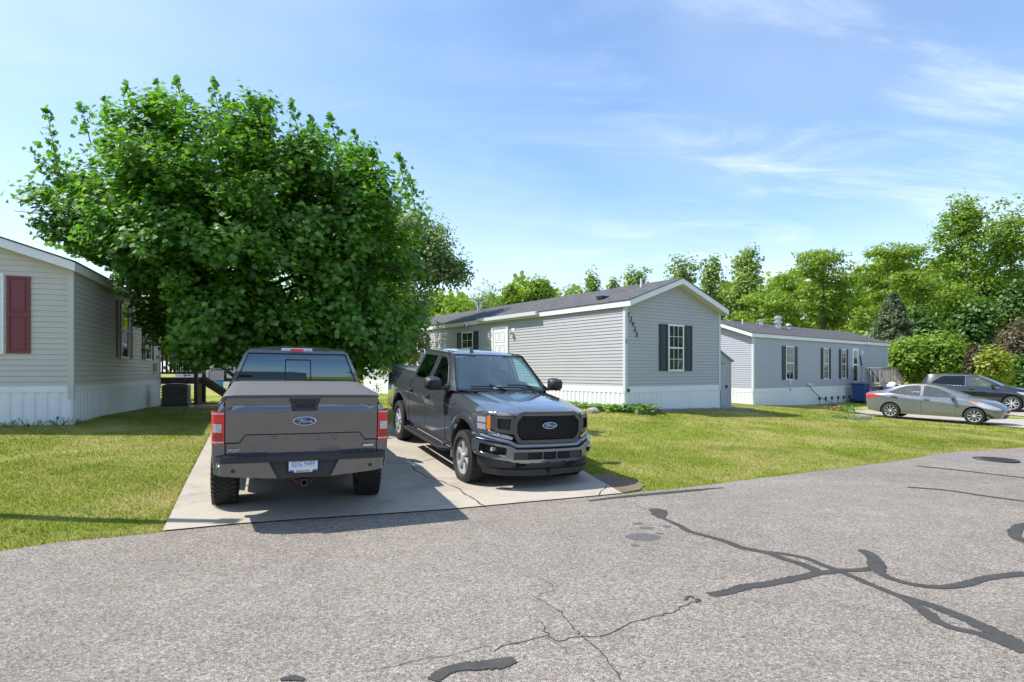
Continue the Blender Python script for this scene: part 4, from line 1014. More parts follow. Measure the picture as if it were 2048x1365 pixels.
        MB().sheet([(1.065, 1.355), (1.065, 1.515), (1.22, 1.52), (1.27, 1.49), (1.275, 1.37), (1.22, 1.345)], lambda u, v: (2.592, s * u, v) if not (variant == 'rear' and s < 0) else (2.588 - (u - .93) * .75, s * (.90 + (u - .90) * .38), v)).build('mirror_glass', M['mirror'], mo)
    # ---- roof, windscreen, rear wall
    def roofz(u, v):
        a = abs(v); zz = 1.968 - .045 * (a / .655) ** 2.4 - .045 * sstep(.98, .75, u) - .075 * max(0, (u - 1.75) / .5) ** 2
        return zz - .006 * (math.cos(v * 2 * math.pi / .262) > .82) * sstep(2.1, 2.0, u) * sstep(.90, .98, u) * (a < .58)
    ry = lambda u: yside(u, 1.935)
    half = [(.752, 0), (.752, .4), (.76, .62), (.84, .658), (2.10, .658), (2.27, .63), (2.275, .3), (2.29, 0)]
    MB().sheet([(a, b) for a, b in half] + [(a, -b) for a, b in half[::-1] if b > 0], lambda u, v: (u, v, roofz(u, v)), us=frange(.75, 2.3, .07), vs=frange(-.66, .66, .0218)).build('roof', P, T, smooth=40)
    def ws(u, v, off=0):   # u across, v 0 bottom .. 1 top
        hb_, ht = .848, .648; yy = u * lerp(hb_, ht, v); ac = abs(u)
        xx = lerp(3.06 - .14 * ac ** 2, 2.285 - .03 * ac ** 2, v) + off; zz = lerp(1.355, 1.905, v) + .020 * math.sin(math.pi * v) + off * .9
        return (xx, yy, zz)
    MB().sheet([(-1, 0), (1, 0), (1, 1), (-1, 1)], lambda u, v: ws(u, v, -.004), us=frange(-1, 1, .1), vs=frange(0, 1, .1)).build('windscreen', M['glass_front'], T, smooth=60)
    wsn = [o for o in kids(T) if o.name.startswith('windscreen')][-1]
    MB().sheet([(-1.0, -.02), (1.0, -.02), (1.0, 1.02), (-1.0, 1.02)], lambda u, v: ws(u, v, 0), holes=[[(-.982, .03), (.982, .03), (.975, .945), (.42, .95), (.36, .972), (-.36, .972), (-.42, .95), (-.975, .945)]], us=frange(-1, 1, .1), vs=frange(0, 1, .1)).build('windscreen_border', M['black_plastic'], wsn)
    MB().sheet([(-.80, 2.86), (.80, 2.86), (.80, 2.98), (.5, 3.08), (-.5, 3.08), (-.80, 2.98)], lambda u, v: (v, u, 1.345 + (3.08 - v) * .10), us=frange(-.8, .8, .2)).build('cowl', M['step_black'], T)
    wp = MB()
    for (a, b) in (((-.72, .06), (.06, .055)), ((.08, .12), (.80, .05))):
        pts = [ws(lerp(a[0], b[0], i / 6), lerp(a[1], b[1], i / 6) + .02 * math.sin(math.pi * i / 6), .016) for i in range(7)]; wp.tube(pts, .011, 6); e0 = ws(lerp(a[0], b[0], .5), .11, .022)
        wp.tube([e0, (3.07, lerp(a[0], b[0], .92) * .8, 1.365)], .013, 6)
    wp.build('wiper', M['ink_black'], T)
    def rw(u, v):   # u across in metres, v height
        a = (v - 1.44) / .45; return (.690 + .062 * a * a, u, v)
    ro = [(-.862, 1.44), (.862, 1.44), (.80, 1.60), (.735, 1.75), (.675, 1.885), (.62, 1.915), (-.62, 1.915), (-.675, 1.885), (-.735, 1.75), (-.80, 1.60)]
    gl = [(-.795, 1.475), (.795, 1.475), (.745, 1.60), (.688, 1.75), (.645, 1.868), (-.645, 1.868), (-.688, 1.75), (-.745, 1.60)]
    cb_ = MB().sheet(ro, rw, holes=[gl], vs=frange(1.44, 1.92, .06)).build('cab_back', P, T)
    rg = MB().sheet(gl, lambda u, v: (rw(u, v)[0] + .006, u, v), vs=frange(1.44, 1.92, .03)).build('rear_window', M['glass_dark'], T, smooth=60)
    fr = MB(); sl_ = [(-.17, 1.50), (.17, 1.50), (.165, 1.785), (-.165, 1.785)]
    for (a, b), (c_, d_) in zip(sl_, sl_[1:] + sl_[:1]): fr.bar((rw(a, b)[0] - .002, a, b), (rw(c_, d_)[0] - .002, c_, d_), .014, .012)
    for (a, b), (c_, d_) in zip(gl, gl[1:] + gl[:1]): fr.bar((rw(a, b)[0] - .003, a, b), (rw(c_, d_)[0] - .003, c_, d_), .020, .012)
    fr.build('window_seal', M['ink_black'], rg)
    cl = MB().box((.765, .015, 1.918), (.05, .41, .048), Matrix.Rotation(.25, 3, 'Y')).build('brake_light', M['lens_white'], T, bevel=.012); MB().box((.742, .015, 1.914), (.02, .17, .043), Matrix.Rotation(.25, 3, 'Y')).build('brake_lens', M['lens_red'], cl)
    # ---- hood
    he = [(xf(v) - .012 if v < .82 else 4.2, v) for v in frange(0, .82, .0586)]
    hp = [(2.90 + .10 * (1 - (v / .82) ** 2), v) for v in frange(0, .82, .0586)]
    ho = he + hp[::-1]; full = he + hp[::-1] + [(a, -b) for a, b in hp if b > 0] + [(a, -b) for a, b in he[::-1] if b > 0]
    MB().sheet(full, lambda u, v: (u, v, hood_z(u, v)), us=frange(2.8, 4.6, .05), vs=frange(-.82, .82, .0365)).build('hood', P, T, smooth=24)
    he2 = MB()
    for v0, v1 in zip(frange(-.80, .80, .05), frange(-.80, .80, .05)[1:]):
        pr = []
        for v in (v0, v1):
            xx = xf(v) - .012; zz = hood_z(xx, v); pr.append([(xx, v, zz), (xx + .012, v, zz - .012), (xx + .010, v, max(1.15, zz - .055))])
        for j in range(2): he2.quad(pr[0][j], pr[1][j], pr[1][j + 1], pr[0][j + 1])
    he2.build('hood_lip', P, T, smooth=60)
    # ---- front face
    FF = lambda u, v, off=0: (xf(u) + off - max(0, v - .95) * .10, u, v)
    ush = frange(-1, 1, .05)
    MB().sheet(sympoly([(0, .66), (.9, .74), (.96, .86), (.95, 1.15), (.55, 1.19), (0, 1.20)]), lambda u, v: FF(u, v, -.09), us=ush).build('front_panel', M['ink_black'], T)
    go = sympoly([(0, 1.214), (.415, 1.214), (.47, 1.195), (.560, 1.10), (.568, 1.06), (.568, .92), (.555, .885), (.50, .775), (.46, .755), (0, .755)])
    gi = sympoly([(0, 1.165), (.395, 1.165), (.43, 1.150), (.507, 1.07), (.512, 1.04), (.512, .92), (.50, .89), (.455, .82), (.42, .805), (0, .805)])
    gr_ = MB().prism(go, lambda u, v, w: FF(u, v, .045 - w), .09, holes=[gi], us=ush).build('grille', M['trim_gloss_grey'] if variant == 'front' else P, T, bevel=.010)
    gm2 = MB(); cw, chh = .066, .0265; rows = 16
    def ing(u, v): return abs(u) < .52 and inpoly([(u, v)], gi)[0]
    for r_ in range(rows):
        z0 = .800 + r_ * chh * .9; off = (r_ % 2) * cw / 2; k = -9
        while k * cw < .56:
            u0 = k * cw + off; k += 1
            pts = [(u0 - cw * .33, z0 + chh * .45), (u0 - cw * .17, z0), (u0 + cw * .17, z0), (u0 + cw * .33, z0 + chh * .45)]
            for (a, b), (c_, d_) in zip(pts, pts[1:]):
                if ing((a + c_) / 2, (b + d_) / 2): gm2.bar(FF(a, b, .002), FF(c_, d_, .002), .009, .03, up=(1, 0, 0))
    gm2.build('grille_mesh', M['step_black'], gr_)
    emblem(gr_, 0, 1.012, xf(0) + .025, .235, .096, 1)
    for s in (1, -1):
        hl = [(.555, 1.198), (.80, 1.188), (.93, 1.168), (.975, 1.11), (.985, .99), (.960, .885), (.80, .842), (.575, .808), (.56, .845), (.70, .885), (.80, .905), (.852, .935), (.852, 1.115), (.80, 1.138), (.58, 1.152)]
        hlo = MB().prism([(s * a, b) for a, b in hl], lambda u, v, w: FF(u, v, .030 - w), .08, us=ush, vs=frange(.8, 1.2, .05)).build('headlight', M['lamp_reflector'], T, smooth=35)
        for (a0, a1, b0, b1, mt) in ((.868, .945, 1.02, 1.10, 'lens_white'), (.868, .945, .92, 1.0, 'lens_white'), (.62, .80, 1.165, 1.180, 'lens_white'), (.62, .80, .852, .868, 'lens_white')):
            MB().sheet([(s * a0, b0), (s * a1, b0), (s * a1, b1), (s * a0, b1)], lambda u, v: FF(u, v, .033), us=ush).build('lens', M[mt], hlo)
        MB().prism([(s * .822, .925), (s * .856, .937), (s * .856, 1.113), (s * .822, 1.125)], lambda u, v, w: FF(u, v, .036 - w), .05, us=ush).build('side_marker', M['lens_amber'], T)
        no = [(.555, 1.150), (.785, 1.134), (.818, 1.108), (.818, .940), (.785, .912), (.565, .884)]; ni = [(.60, 1.105), (.752, 1.098), (.752, .955), (.60, .942)]
        nb = MB().prism([(s * a, b) for a, b in no], lambda u, v, w: FF(u, v, .048 - w), .07, holes=[[(s * a, b) for a, b in ni]], us=ush).build('grille_wing', M['trim_gloss_grey'], T, bevel=.006)
        MB().sheet([(s * a, b) for a, b in ni], lambda u, v: FF(u, v, -.005), us=ush).build('wing_inset', M['black_plastic'], nb)
    bandp = sympoly([(0, .748), (.47, .748), (.56, .792), (.80, .828), (.965, .868), (.992, .845), (.992, .790), (.64, .752), (.53, .694), (0, .694)])
    def bandx(u, v): 
        c_ = interp(abs(u), [(0, .721), (.5, .721), (.62, .775), (1, .825)]); q = max(-1, min(1, (v - c_) / .05)); p_ = xf(u); return (p_ + .055 - .03 * q * q - .02 * (q > 0) * q, u, v)
    MB().sheet(bandp, bandx, us=frange(-1, 1, .04), vs=frange(.69, .87, .012)).build('bumper_band', P, T, smooth=50)
    bo = sympoly([(0, .678), (.52, .678), (.63, .732), (.98, .775), (1.0, .75), (1.0, .61), (.965, .545), (.62, .512), (.50, .474), (0, .474)])
    h_c = [(-.565, .530), (-.565, .640), (.565, .640), (.565, .530)]; fogh = [(.665, .600), (.655, .690), (.70, .706), (.945, .728), (.955, .62), (.90, .598), (.70, .592)]
    BX = lambda u, v, w: (xb(u) - w - .9 * max(0, v - .62) * .12 - max(0, .55 - v) * .35, u, v)
    bmp = MB().prism(bo, BX, .07, holes=[h_c, fogh, mir(fogh)], us=frange(-1, 1, .05), vs=frange(.47, .78, .03)).build('bumper', P, T, smooth=32)
    MB().sheet(sympoly([(0, .68), (.6, .72), (.97, .75), (.97, .55), (.6, .5), (0, .48)]), lambda u, v: (xb(u) - .13, u, v), us=ush).build('bumper_recess', M['ink_black'], bmp)
    for s in (1, -1):
        MB().prism([(s * .345, .533), (s * .562, .533), (s * .562, .637), (s * .345, .637)], lambda u, v, w: (xb(u) - .012 - w, u, v), .05, us=ush).build('bumper_plate', M['step_black'], bmp, bevel=.006)
        MB().box((xb(.10) - .03, s * .115, .585), (.04, .022, .11)).build('vent_post', M['trim_gloss_grey'], bmp)
        fg = MB().box((xb(.8) - .045, s * .80, .662), (.04, .10, .055), Matrix.Rotation(-s * .5, 3, 'Z')).build('fog_lamp', M['lens_white'], bmp, bevel=.008)
        tk = MB(); tk.box((4.56, s * .42, .425), (.10, .13, .05)); tk.tube([(4.56, s * .36, .43), (4.64, s * .38, .425), (4.64, s * .46, .425), (4.56, s * .48, .43)], .014, 6); tk.build('tow_hook', M['ink_black'], T)
    sl2 = MB()
    for i in range(6): sl2.box((xb(.2) - .05, 0, .542 + i * .018), (.03, .68, .007))
    sl2.build('vent_slats', M['step_black'], bmp)
    MB().prism(sympoly([(0, .475), (.62, .505), (.94, .53), (.93, .42), (.90, .375), (0, .365)]), lambda u, v, w: (xb(u) - .06 - (.5 - v) * .25 - w, u, v), .05, us=frange(-1, 1, .05)).build('lower_valance', M['step_black'], T, smooth=40)
    MB().prism(sympoly([(0, .372), (.905, .380), (.885, .300), (0, .285)]), lambda u, v, w: (xb(u) - .055 - w + (.38 - v) * .1, u, v), .03, us=frange(-1, 1, .05)).build('air_dam', M['black_plastic'], T, smooth=40)
    # ---- underside
    ch = MB(); ch.box((1.75, 0, .60), (5.5, 1.02, .22)); ch.box((1.75, 0, .70), (2.2, 1.74, .36)); ch.box((4.15, 0, .75), (.5, 1.2, .5)); ch.tube([(0, -.75, .40), (0, .75, .40)], .06, 10); ch.tube([(3.68, -.75, .40), (3.68, .75, .40)], .05, 8)
    ch.lathe([(0, .16), (.12, .12), (.16, 0), (.12, -.12), (0, -.16)], (0, 0, .40), axis='x', n=14); ch.tube([(-.95, -.45, .52), (.6, -.45, .50)], .045, 8); ch.box((3.4, 0, .98), (1.3, 1.3, .36)); ch.box((.0, 0, .86), (2.2, 1.45, .14))
    ch.build('chassis', M['black_plastic'], T)
    # ---- cabin
    inn = MB(); inn.box((2.78, 0, 1.17), (.42, 1.50, .30)); inn.box((2.58, 0, 1.10), (.2, 1.4, .22)); inn.quad((.68, -.82, .92), (2.9, -.82, .92), (2.9, .82, .92), (.68, .82, .92))
    for s in (1, -1):
        inn.quad((.70, s * .86, .8), (2.85, s * .86, .8), (2.85, s * .85, 1.34), (.70, s * .85, 1.36))
    inn.quad((.70, -.8, .9), (.70, .8, .9), (.72, .8, 1.44), (.72, -.8, 1.44)); inn.build('dashboard', M['dark_interior'], T, bevel=.03)
    for s in (1, -1):
        se = MB(); se.box((2.0, s * .40, 1.02), (.52, .52, .16)); se.box((1.70, s * .40, 1.32), (.15, .50, .58), Matrix.Rotation(-.22, 3, 'Y')); se.box((1.62, s * .40, 1.69), (.10, .27, .17), Matrix.Rotation(-.12, 3, 'Y')); se.build('seat', M['seat_cloth'], T, bevel=.04)
    se = MB(); se.box((1.12, 0, 1.0), (.50, 1.40, .15)); se.box((.88, 0, 1.22), (.12, 1.40, .46), Matrix.Rotation(-.12, 3, 'Y'))
    for yy in (-.45, .45): se.box((.86, yy, 1.53), (.09, .25, .15))
    se.build('rear_bench', M['seat_cloth'], T, bevel=.035)
    sw = MB(); c = Vector((2.36, .40, 1.24)); ax = Matrix.Rotation(R(-62), 3, 'Y'); sw.tube([c + ax @ Vector((.19 * math.cos(a), .19 * math.sin(a), 0)) for a in [2 * math.pi * i / 20 for i in range(21)]], .016, 6)
    sw.bar(c + ax @ Vector((0, -.18, 0)), c + ax @ Vector((0, .18, 0)), .04, .02); sw.tube([c, c + Vector((.25, 0, -.08))], .03, 6); sw.build('steering_wheel', M['ink_black'], T)
    MB().box((2.36, 0, 1.79), (.03, .24, .07)).build('rear_view_mirror', M['ink_black'], T, bevel=.01)
    if variant == 'front':
        MB().lathe([(0, .075), (.06, .068), (.085, .03), (.095, .012), (.16, .006), (.165, -.005)], (2.80, -.02, 1.335), n=20).build('hat', M['straw_hat'], T, smooth=50)
        tw = MB()
        for i in range(9): tw.box((2.36 + .004 * (i % 3), .012 * ((i % 3) - 1) - .02, 1.74 - i * .035), (.012, .03, .03), Matrix.Rotation(i, 3, 'Z'))
        tw.build('mirror_ornament', plain('ornament', (.25, .2, .4), .6, var=.6, scale=30), T)
        MB().tube([(2.90, -.80, 1.345), (2.86, -.805, 1.95)], .0035, 5).build('antenna', M['ink_black'], T)
        fn = MB().prism([(0, 0), (.15, 0), (.03, .075), (0, .07)], lambda u, v, w: (1.90 + u, -.19 - w, 1.945 + v), .03); fn.build('roof_fin', M['ink_black'], T, bevel=.006)
    # ---- wheels
    for wx, wy in ((0, 1), (0, -1), (3.68, 1), (3.68, -1)):
        if variant == 'rear': wheel(T, wx, wy * (.985 if wx == 0 else .965), .408, .408, .285, .235, wy, 6, 'twin', tread='at')
        else: wheel(T, wx, wy * .975, .405, .405, .275, .262, wy, 6, 'star', tread='road')
    return T
TR = truck('pickup_truck', 'dark grey crew cab pickup truck facing the road with black honeycomb grille', (-1.507, 12.798, -1.4348, -1.11881, -.07864, -.0181), 'paint_charcoal', 'front')
TL = truck('pickup_truck', 'dark grey pickup truck seen from behind with tailgate, licence plate and vinyl bed cover', (-2.801, 7.775, -1.6617, 1.95639, .05857, .0109), 'paint_charcoal_warm', 'rear')
# ------------------------------------------------------------------ sedan and crossover at the far driveway
paint('paint_silver_grey', (.175, .183, .203), .35, .28)
paint('paint_black_blue', (.008, .010, .018), .3, .25, flake=.05)
glass('glass_car', (.62, .80, .80), 1.8, .95, sheen=.10)
glass('glass_privacy', (.06, .065, .07), 1.6, .95)
def car(name, label, pose, S, pm):
    T = thing(name, label, S['cat'], pose[:3]); T.rotation_euler = (0, -pose[4], pose[3]); P = M[pm]
    top = S['top']; zt = lambda x: interp(x, [(p[0], p[1]) for p in top]); wt = lambda x: interp(x, [(p[0], p[2]) for p in top])
    zb = lambda x: interp(x, S['belt'])
    x0, x1 = top[0][0], top[-1][0]
    def plan(x, y):
        a = max(0, (x - S['fr'][0]) / (x1 - S['fr'][0])); b = max(0, (S['rr'][0] - x) / (S['rr'][0] - x0))
        return y - S['fr'][1] * a ** 2.4 - S['rr'][1] * b ** 2.4
    def ys(x, z):
        k = zb(x)
        if z <= k:
            y = interp(z / k, S['sec'])
            cr = interp(x, S['crease']); y += S['cr'] * (math.exp(-((z - cr) / .035) ** 2) if z >= cr else math.exp(-((z - cr) / .10) ** 2))
        else:
            t = (z - k) / max(.02, zt(x) - k); y = lerp(S['sec'][-1][1], wt(x), t ** 1.15)
        return plan(x, y)
    us = frange(x0, x1, .08); vs = frange(.15, 1.8, .045)
    # side outline
    bot = S['zbot']; ra = S['ra']; wb = S['wb']; rr = S['r']
    dz = bot - rr + .0; aa = math.degrees(math.asin(max(-1, min(1, (bot + .02 - rr) / ra))))
    out = [(x0 + .03, S['rz'])] + [(x0 + .10, bot + .10)] + arc(0, rr, ra, 180 - aa, aa, 16) + arc(wb, rr, ra, 180 - aa, aa, 16) + [(x1 - .10, bot + .04), (x1 - .02, S['fz'])]
    tops = [(p[0], p[1]) for p in top]
    out += tops[::-1]
    for s in (1, -1):
        f = lambda u, v: (u, s * ys(u, v), v)
        b_ = MB().sheet(out, f, holes=S['holes'], us=us, vs=vs).build('body_side', P, T, smooth=35)
        for i, h in enumerate(S['holes']):
            MB().sheet(h, lambda u, v: (u, s * (ys(u, v) - .012), v), us=us, vs=vs).build('side_window', M[S['hglass'][i]], T, smooth=60)
        tr = MB()
        for h in (S['trim'] or []):
            for (a, b), (c_, d) in zip(h, h[1:]): tr.bar((a, s * (ys(a, b) + .003), b), (c_, s * (ys(c_, d) + .003), d), .012, .028)
        if S['trim']: tr.build('window_trim', M['chrome'], T)
        sl = MB()
        for gx, z0, z1 in S['gaps']:
            for a, b in zip(frange(z0, z1, .06), frange(z0, z1, .06)[1:]):
                sl.quad((gx - .005, s * (ys(gx, a) + .0015), a), (gx + .005, s * (ys(gx, a) + .0015), a), (gx + .005, s * (ys(gx, b) + .0015), b), (gx - .005, s * (ys(gx, b) + .0015), b))
        sl.build('door_seam', M['ink_black'], T)
        hd = MB()
        for hx, hz in S['handles']: hd.bar((hx - .10, s * (ys(hx, hz) + .025), hz), (hx + .10, s * (ys(hx, hz) + .028), hz - .008), .02, .03)
        hd.build('handle', P, T, bevel=.004)
        hr = MB()
        for hx, hz in S['handles']: hr.sheet([(hx - .12, hz - .035), (hx + .12, hz - .04), (hx + .10, hz + .025), (hx - .10, hz + .03)], lambda u, v: (u, s * (ys(u, v) + .003), v))
        hr.build('handle_recess', M['ink_black'], T)
        for nm, poly, mt in S['lamps']:
            MB().sheet(poly, lambda u, v: (u, s * (ys(u, v) + .006), v), us=us, vs=vs).build(nm, M[mt], T, smooth=60)
        ln = MB()
        for cx_ in (0, wb):
            pts = arc(cx_, rr, ra + .005, 195, -15, 18); n0 = len(ln.v)
            for u, v in pts: ln.v += [(u, s * (plan(u, .86 * S['sec'][-1][1] / .87)), v), (u, s * .45, v)]
            for i in range(18): ln.f.append([n0 + 2 * i, n0 + 2 * i + 1, n0 + 2 * i + 3, n0 + 2 * i + 2]); ln.m.append(0)
            ln.add([(u, s * .46, v) for u, v in pts], [tuple(range(19))])
        ln.build('wheel_liner', M['black_plastic'], T)
        mx, mz = S['mirror']; mb = MB()
        for i, (dy, h_, w_) in enumerate(((.02, .03, .05), (.06, .06, .10), (.12, .085, .13), (.20, .085, .13), (.25, .06, .09))):
            for a in range(8): mb.v.append((mx + math.cos(a * math.pi / 4) * w_ * .6, s * (ys(mx, mz - .04) + dy), mz + math.sin(a * math.pi / 4) * h_))
        for i in range(4):
            for a in range(8): mb.f.append([i * 8 + a, i * 8 + (a + 1) % 8, (i + 1) * 8 + (a + 1) % 8, (i + 1) * 8 + a]); mb.m.append(0)
        mb.f += [list(range(8)), [32 + a for a in range(8)]]; mb.m += [0, 0]
        mb.build('side_mirror', P if S['mirror_paint'] else M['black_plastic'], T, smooth=60)
    # top strip, split into panels by kind
    for nm, mt, ia, ib in S['panels']:
        seg = []
        for (xa, za, wa, ca), (xb_, zb_, wb_, cb_) in zip(top[ia:ib], top[ia + 1:ib + 1]):
            n = 4; seg += [(lerp(xa, xb_, i / n), lerp(za, zb_, i / n), lerp(wa, wb_, i / n), lerp(ca, cb_, i / n)) for i in range(n)]
        seg.append(top[ib]); mb = MB(); m = 16
        for (xa, za, wa, ca) in seg:
            for j in range(m + 1):
                v = -1 + 2 * j / m; mb.v.append((xa + S['bow'] * (1 - v * v) * (1 if xa > .9 else -1) * (.5 if 'roof' not in nm else 0), v * plan(xa, wa), za + ca * (1 - abs(v) ** 2.2)))
        for i in range(len(seg) - 1):
            for j in range(m): mb.f.append([i * (m + 1) + j, i * (m + 1) + j + 1, (i + 1) * (m + 1) + j + 1, (i + 1) * (m + 1) + j]); mb.m.append(0)
        mb.build(nm, P if mt == 'P' else M[mt], T, smooth=40)
    # front and rear faces follow the side edges
    for nm, edge, xx, sg in (('front_bumper', [(bot + .04, x1 - .10), (S['fz'], x1 - .02), (top[-1][1], x1)], x1, 1), ('rear_bumper', [(bot + .10, x0 + .10), (S['rz'], x0 + .03), (top[0][1], x0)], x0, -1)):
        mb = MB(); m = 12; zz = frange(edge[0][0], edge[-1][0], .05)
        for z in zz:
            xe = interp(z, edge); ye = ys(xe, z)
            for j in range(m + 1): v = -1 + 2 * j / m; mb.v.append((xe + sg * (.085 * (1 - abs(v) ** 2.0) + S['bow'] * (.5 if z > top[-1][1] - .1 else .5) * (1 - v * v)), v * ye, z))
        for i in range(len(zz) - 1):
            for j in range(m): mb.f.append([i * (m + 1) + j, i * (m + 1) + j + 1, (i + 1) * (m + 1) + j + 1, (i + 1) * (m + 1) + j]); mb.m.append(0)
        bo = mb.build(nm, P, T, smooth=50)
        if sg > 0:
            for z0, z1, w_ in S['grille']:
                g = MB(); zc = (z0 + z1) / 2
                for j in range(8):
                    for z_ in (z0, z1): pass
                for z_ in (z0, z1):
                    xe = interp(z_, edge)
                    for j in range(9): v = (-1 + 2 * j / 8) * w_; g.v.append((xe + .085 * (1 - v * v) + S['bow'] * .5 * (1 - v * v) + .006, v * ys(xe, z_), z_))
                for j in range(8): g.f.append([j, j + 1, 9 + j + 1, 9 + j]); g.m.append(0)
                g.build('grille', M['ink_black'], bo)
    lp = S.get('front_plate')
    fl = MB(); fl.box((wb / 2, 0, bot + .12), (x1 - x0 - .5, 1.25, .16)); fl.box((wb / 2, 0, bot + .20), (wb - 2 * ra - .06, 1.62, .20)); fl.box((x1 - .55, 0, .5), (.7, 1.0, .3)); fl.box((x0 + .5, 0, .55), (.6, 1.0, .35)); fl.build('chassis', M['black_plastic'], T)
    inn = MB(); zf = zb(1.0)
    inn.box((2.15 * wb / 2.7, 0, zf - .12), (.45, 1.35, .22)); 
    for xx, n in ((1.35, 2), (.45, 2)):
        for yy in (-.37, .37): inn.box((xx, yy, zf - .22), (.5, .5, .15)); inn.box((xx - .27, yy, zf + .02), (.14, .48, .55), Matrix.Rotation(-.25, 3, 'Y')); inn.box((xx - .36, yy, zf + .36), (.09, .24, .16))
    inn.build('seat', M['seat_cloth'], T, bevel=.03)
    for wx, wy in ((0, 1), (0, -1), (wb, 1), (wb, -1)): wheel(T, wx, wy * S['track'], rr, rr, S['tw'], S['rim'], wy, S['spokes'], S['style'], tread='none')
    return T
SED = dict(cat='sedan', wb=2.70, r=.318, ra=.365, zbot=.21, rz=.60, fz=.47, rim=.215, tw=.21, track=.845, spokes=9, style='cover',
 top=[(-.93, .98, .70, .02), (-.86, 1.02, .72, .02), (-.50, 1.085, .70, .02), (-.36, 1.10, .68, .02), (.10, 1.285, .62, .025), (.42, 1.375, .585, .03), (.80, 1.415, .57, .035), (1.15, 1.418, .565, .035), (1.50, 1.365, .58, .03), (2.05, 1.14, .66, .035), (2.42, .985, .74, .04), (2.85, .915, .75, .05), (3.20, .83, .73, .05), (3.42, .735, .70, .03), (3.52, .655, .66, .01)],
 belt=[(-.93, .95), (-.4, .985), (.3, .965), (1.2, .925), (2.2, .90), (2.5, .90), (3.0, .83), (3.52, .62)],
 sec=[(0, .78), (.25, .82), (.42, .865), (.6, .872), (.78, .875), (.9, .862), (1, .84)], crease=[(-.9, .93), (0, .92), (1.5, .80), (2.4, .72), (3.5, .6)], cr=.018,
 fr=(2.75, .36), rr=(-.10, .20), bow=.10,
 holes=[[(-.12, 1.045), (.02, 1.135), (.25, 1.255), (.45, 1.325), (.70, 1.362), (.98, 1.368), (.99, .965), (.5, .985), (.15, 1.0)], [(1.075, .962), (1.075, 1.366), (1.20, 1.362), (1.48, 1.305), (1.80, 1.165), (2.08, 1.03), (2.16, .965), (2.10, .945), (1.6, .945)]], hglass=['glass_car', 'glass_car'],
 trim=None, gaps=[(1.035, .30, 1.36), (2.13, .34, .93)], handles=[(.13, .90), (1.20, .845)],
 lamps=[('tail_lamp', [(-.925, .955), (-.90, .80), (-.82, .775), (-.60, .86), (-.32, .90), (-.45, .94), (-.75, .965)], 'lens_red'), ('headlight', [(2.62, .80), (2.82, .845), (3.0, .80), (3.28, .70), (3.46, .615), (3.44, .575), (3.2, .565), (3.0, .62), (2.85, .70)], 'lens_white'), ('side_marker', [(2.50, .835), (2.62, .865), (2.90, .79), (2.85, .755)], 'lens_amber'), ('fog_recess', [(3.02, .40), (3.10, .43), (3.28, .30), (3.20, .27)], 'ink_black')],
 mirror=(2.02, .99), mirror_paint=True, panels=[('trunk_lid', 'P', 0, 3), ('rear_window', 'glass_car', 3, 5), ('roof', 'P', 5, 8), ('windscreen', 'glass_car', 8, 10), ('hood', 'P', 10, 14)], grille=[(.47, .56, .62), (.26, .40, .75)])
sx, sy = 15.86, 24.5; zr_ = H(sx, sy) + .03; zf_ = H(sx + 2.7 * math.cos(R(-46)), sy + 2.7 * math.sin(R(-46))) + .03
sed = car('sedan', 'silver grey sedan parked on the concrete slab beside the lawn, nose to the road', (sx, sy, zr_, R(-46), math.atan2(zf_ - zr_, 2.7)), SED, 'paint_silver_grey')
MB().prism([(0, 0), (.14, 0), (.05, .07), (.0, .075)], lambda u, v, w: (.02 + u, -.015 + w, 1.30 + u * .45 + v), .03).build('roof_fin', M['trim_grey'], sed)
MB().lathe([(0, .10), (.09, .07), (.11, 0), (.09, -.07), (0, -.1)], (.16, -.42, 1.05), n=12).build('headrest_cover', M['blind'], sed, smooth=50)
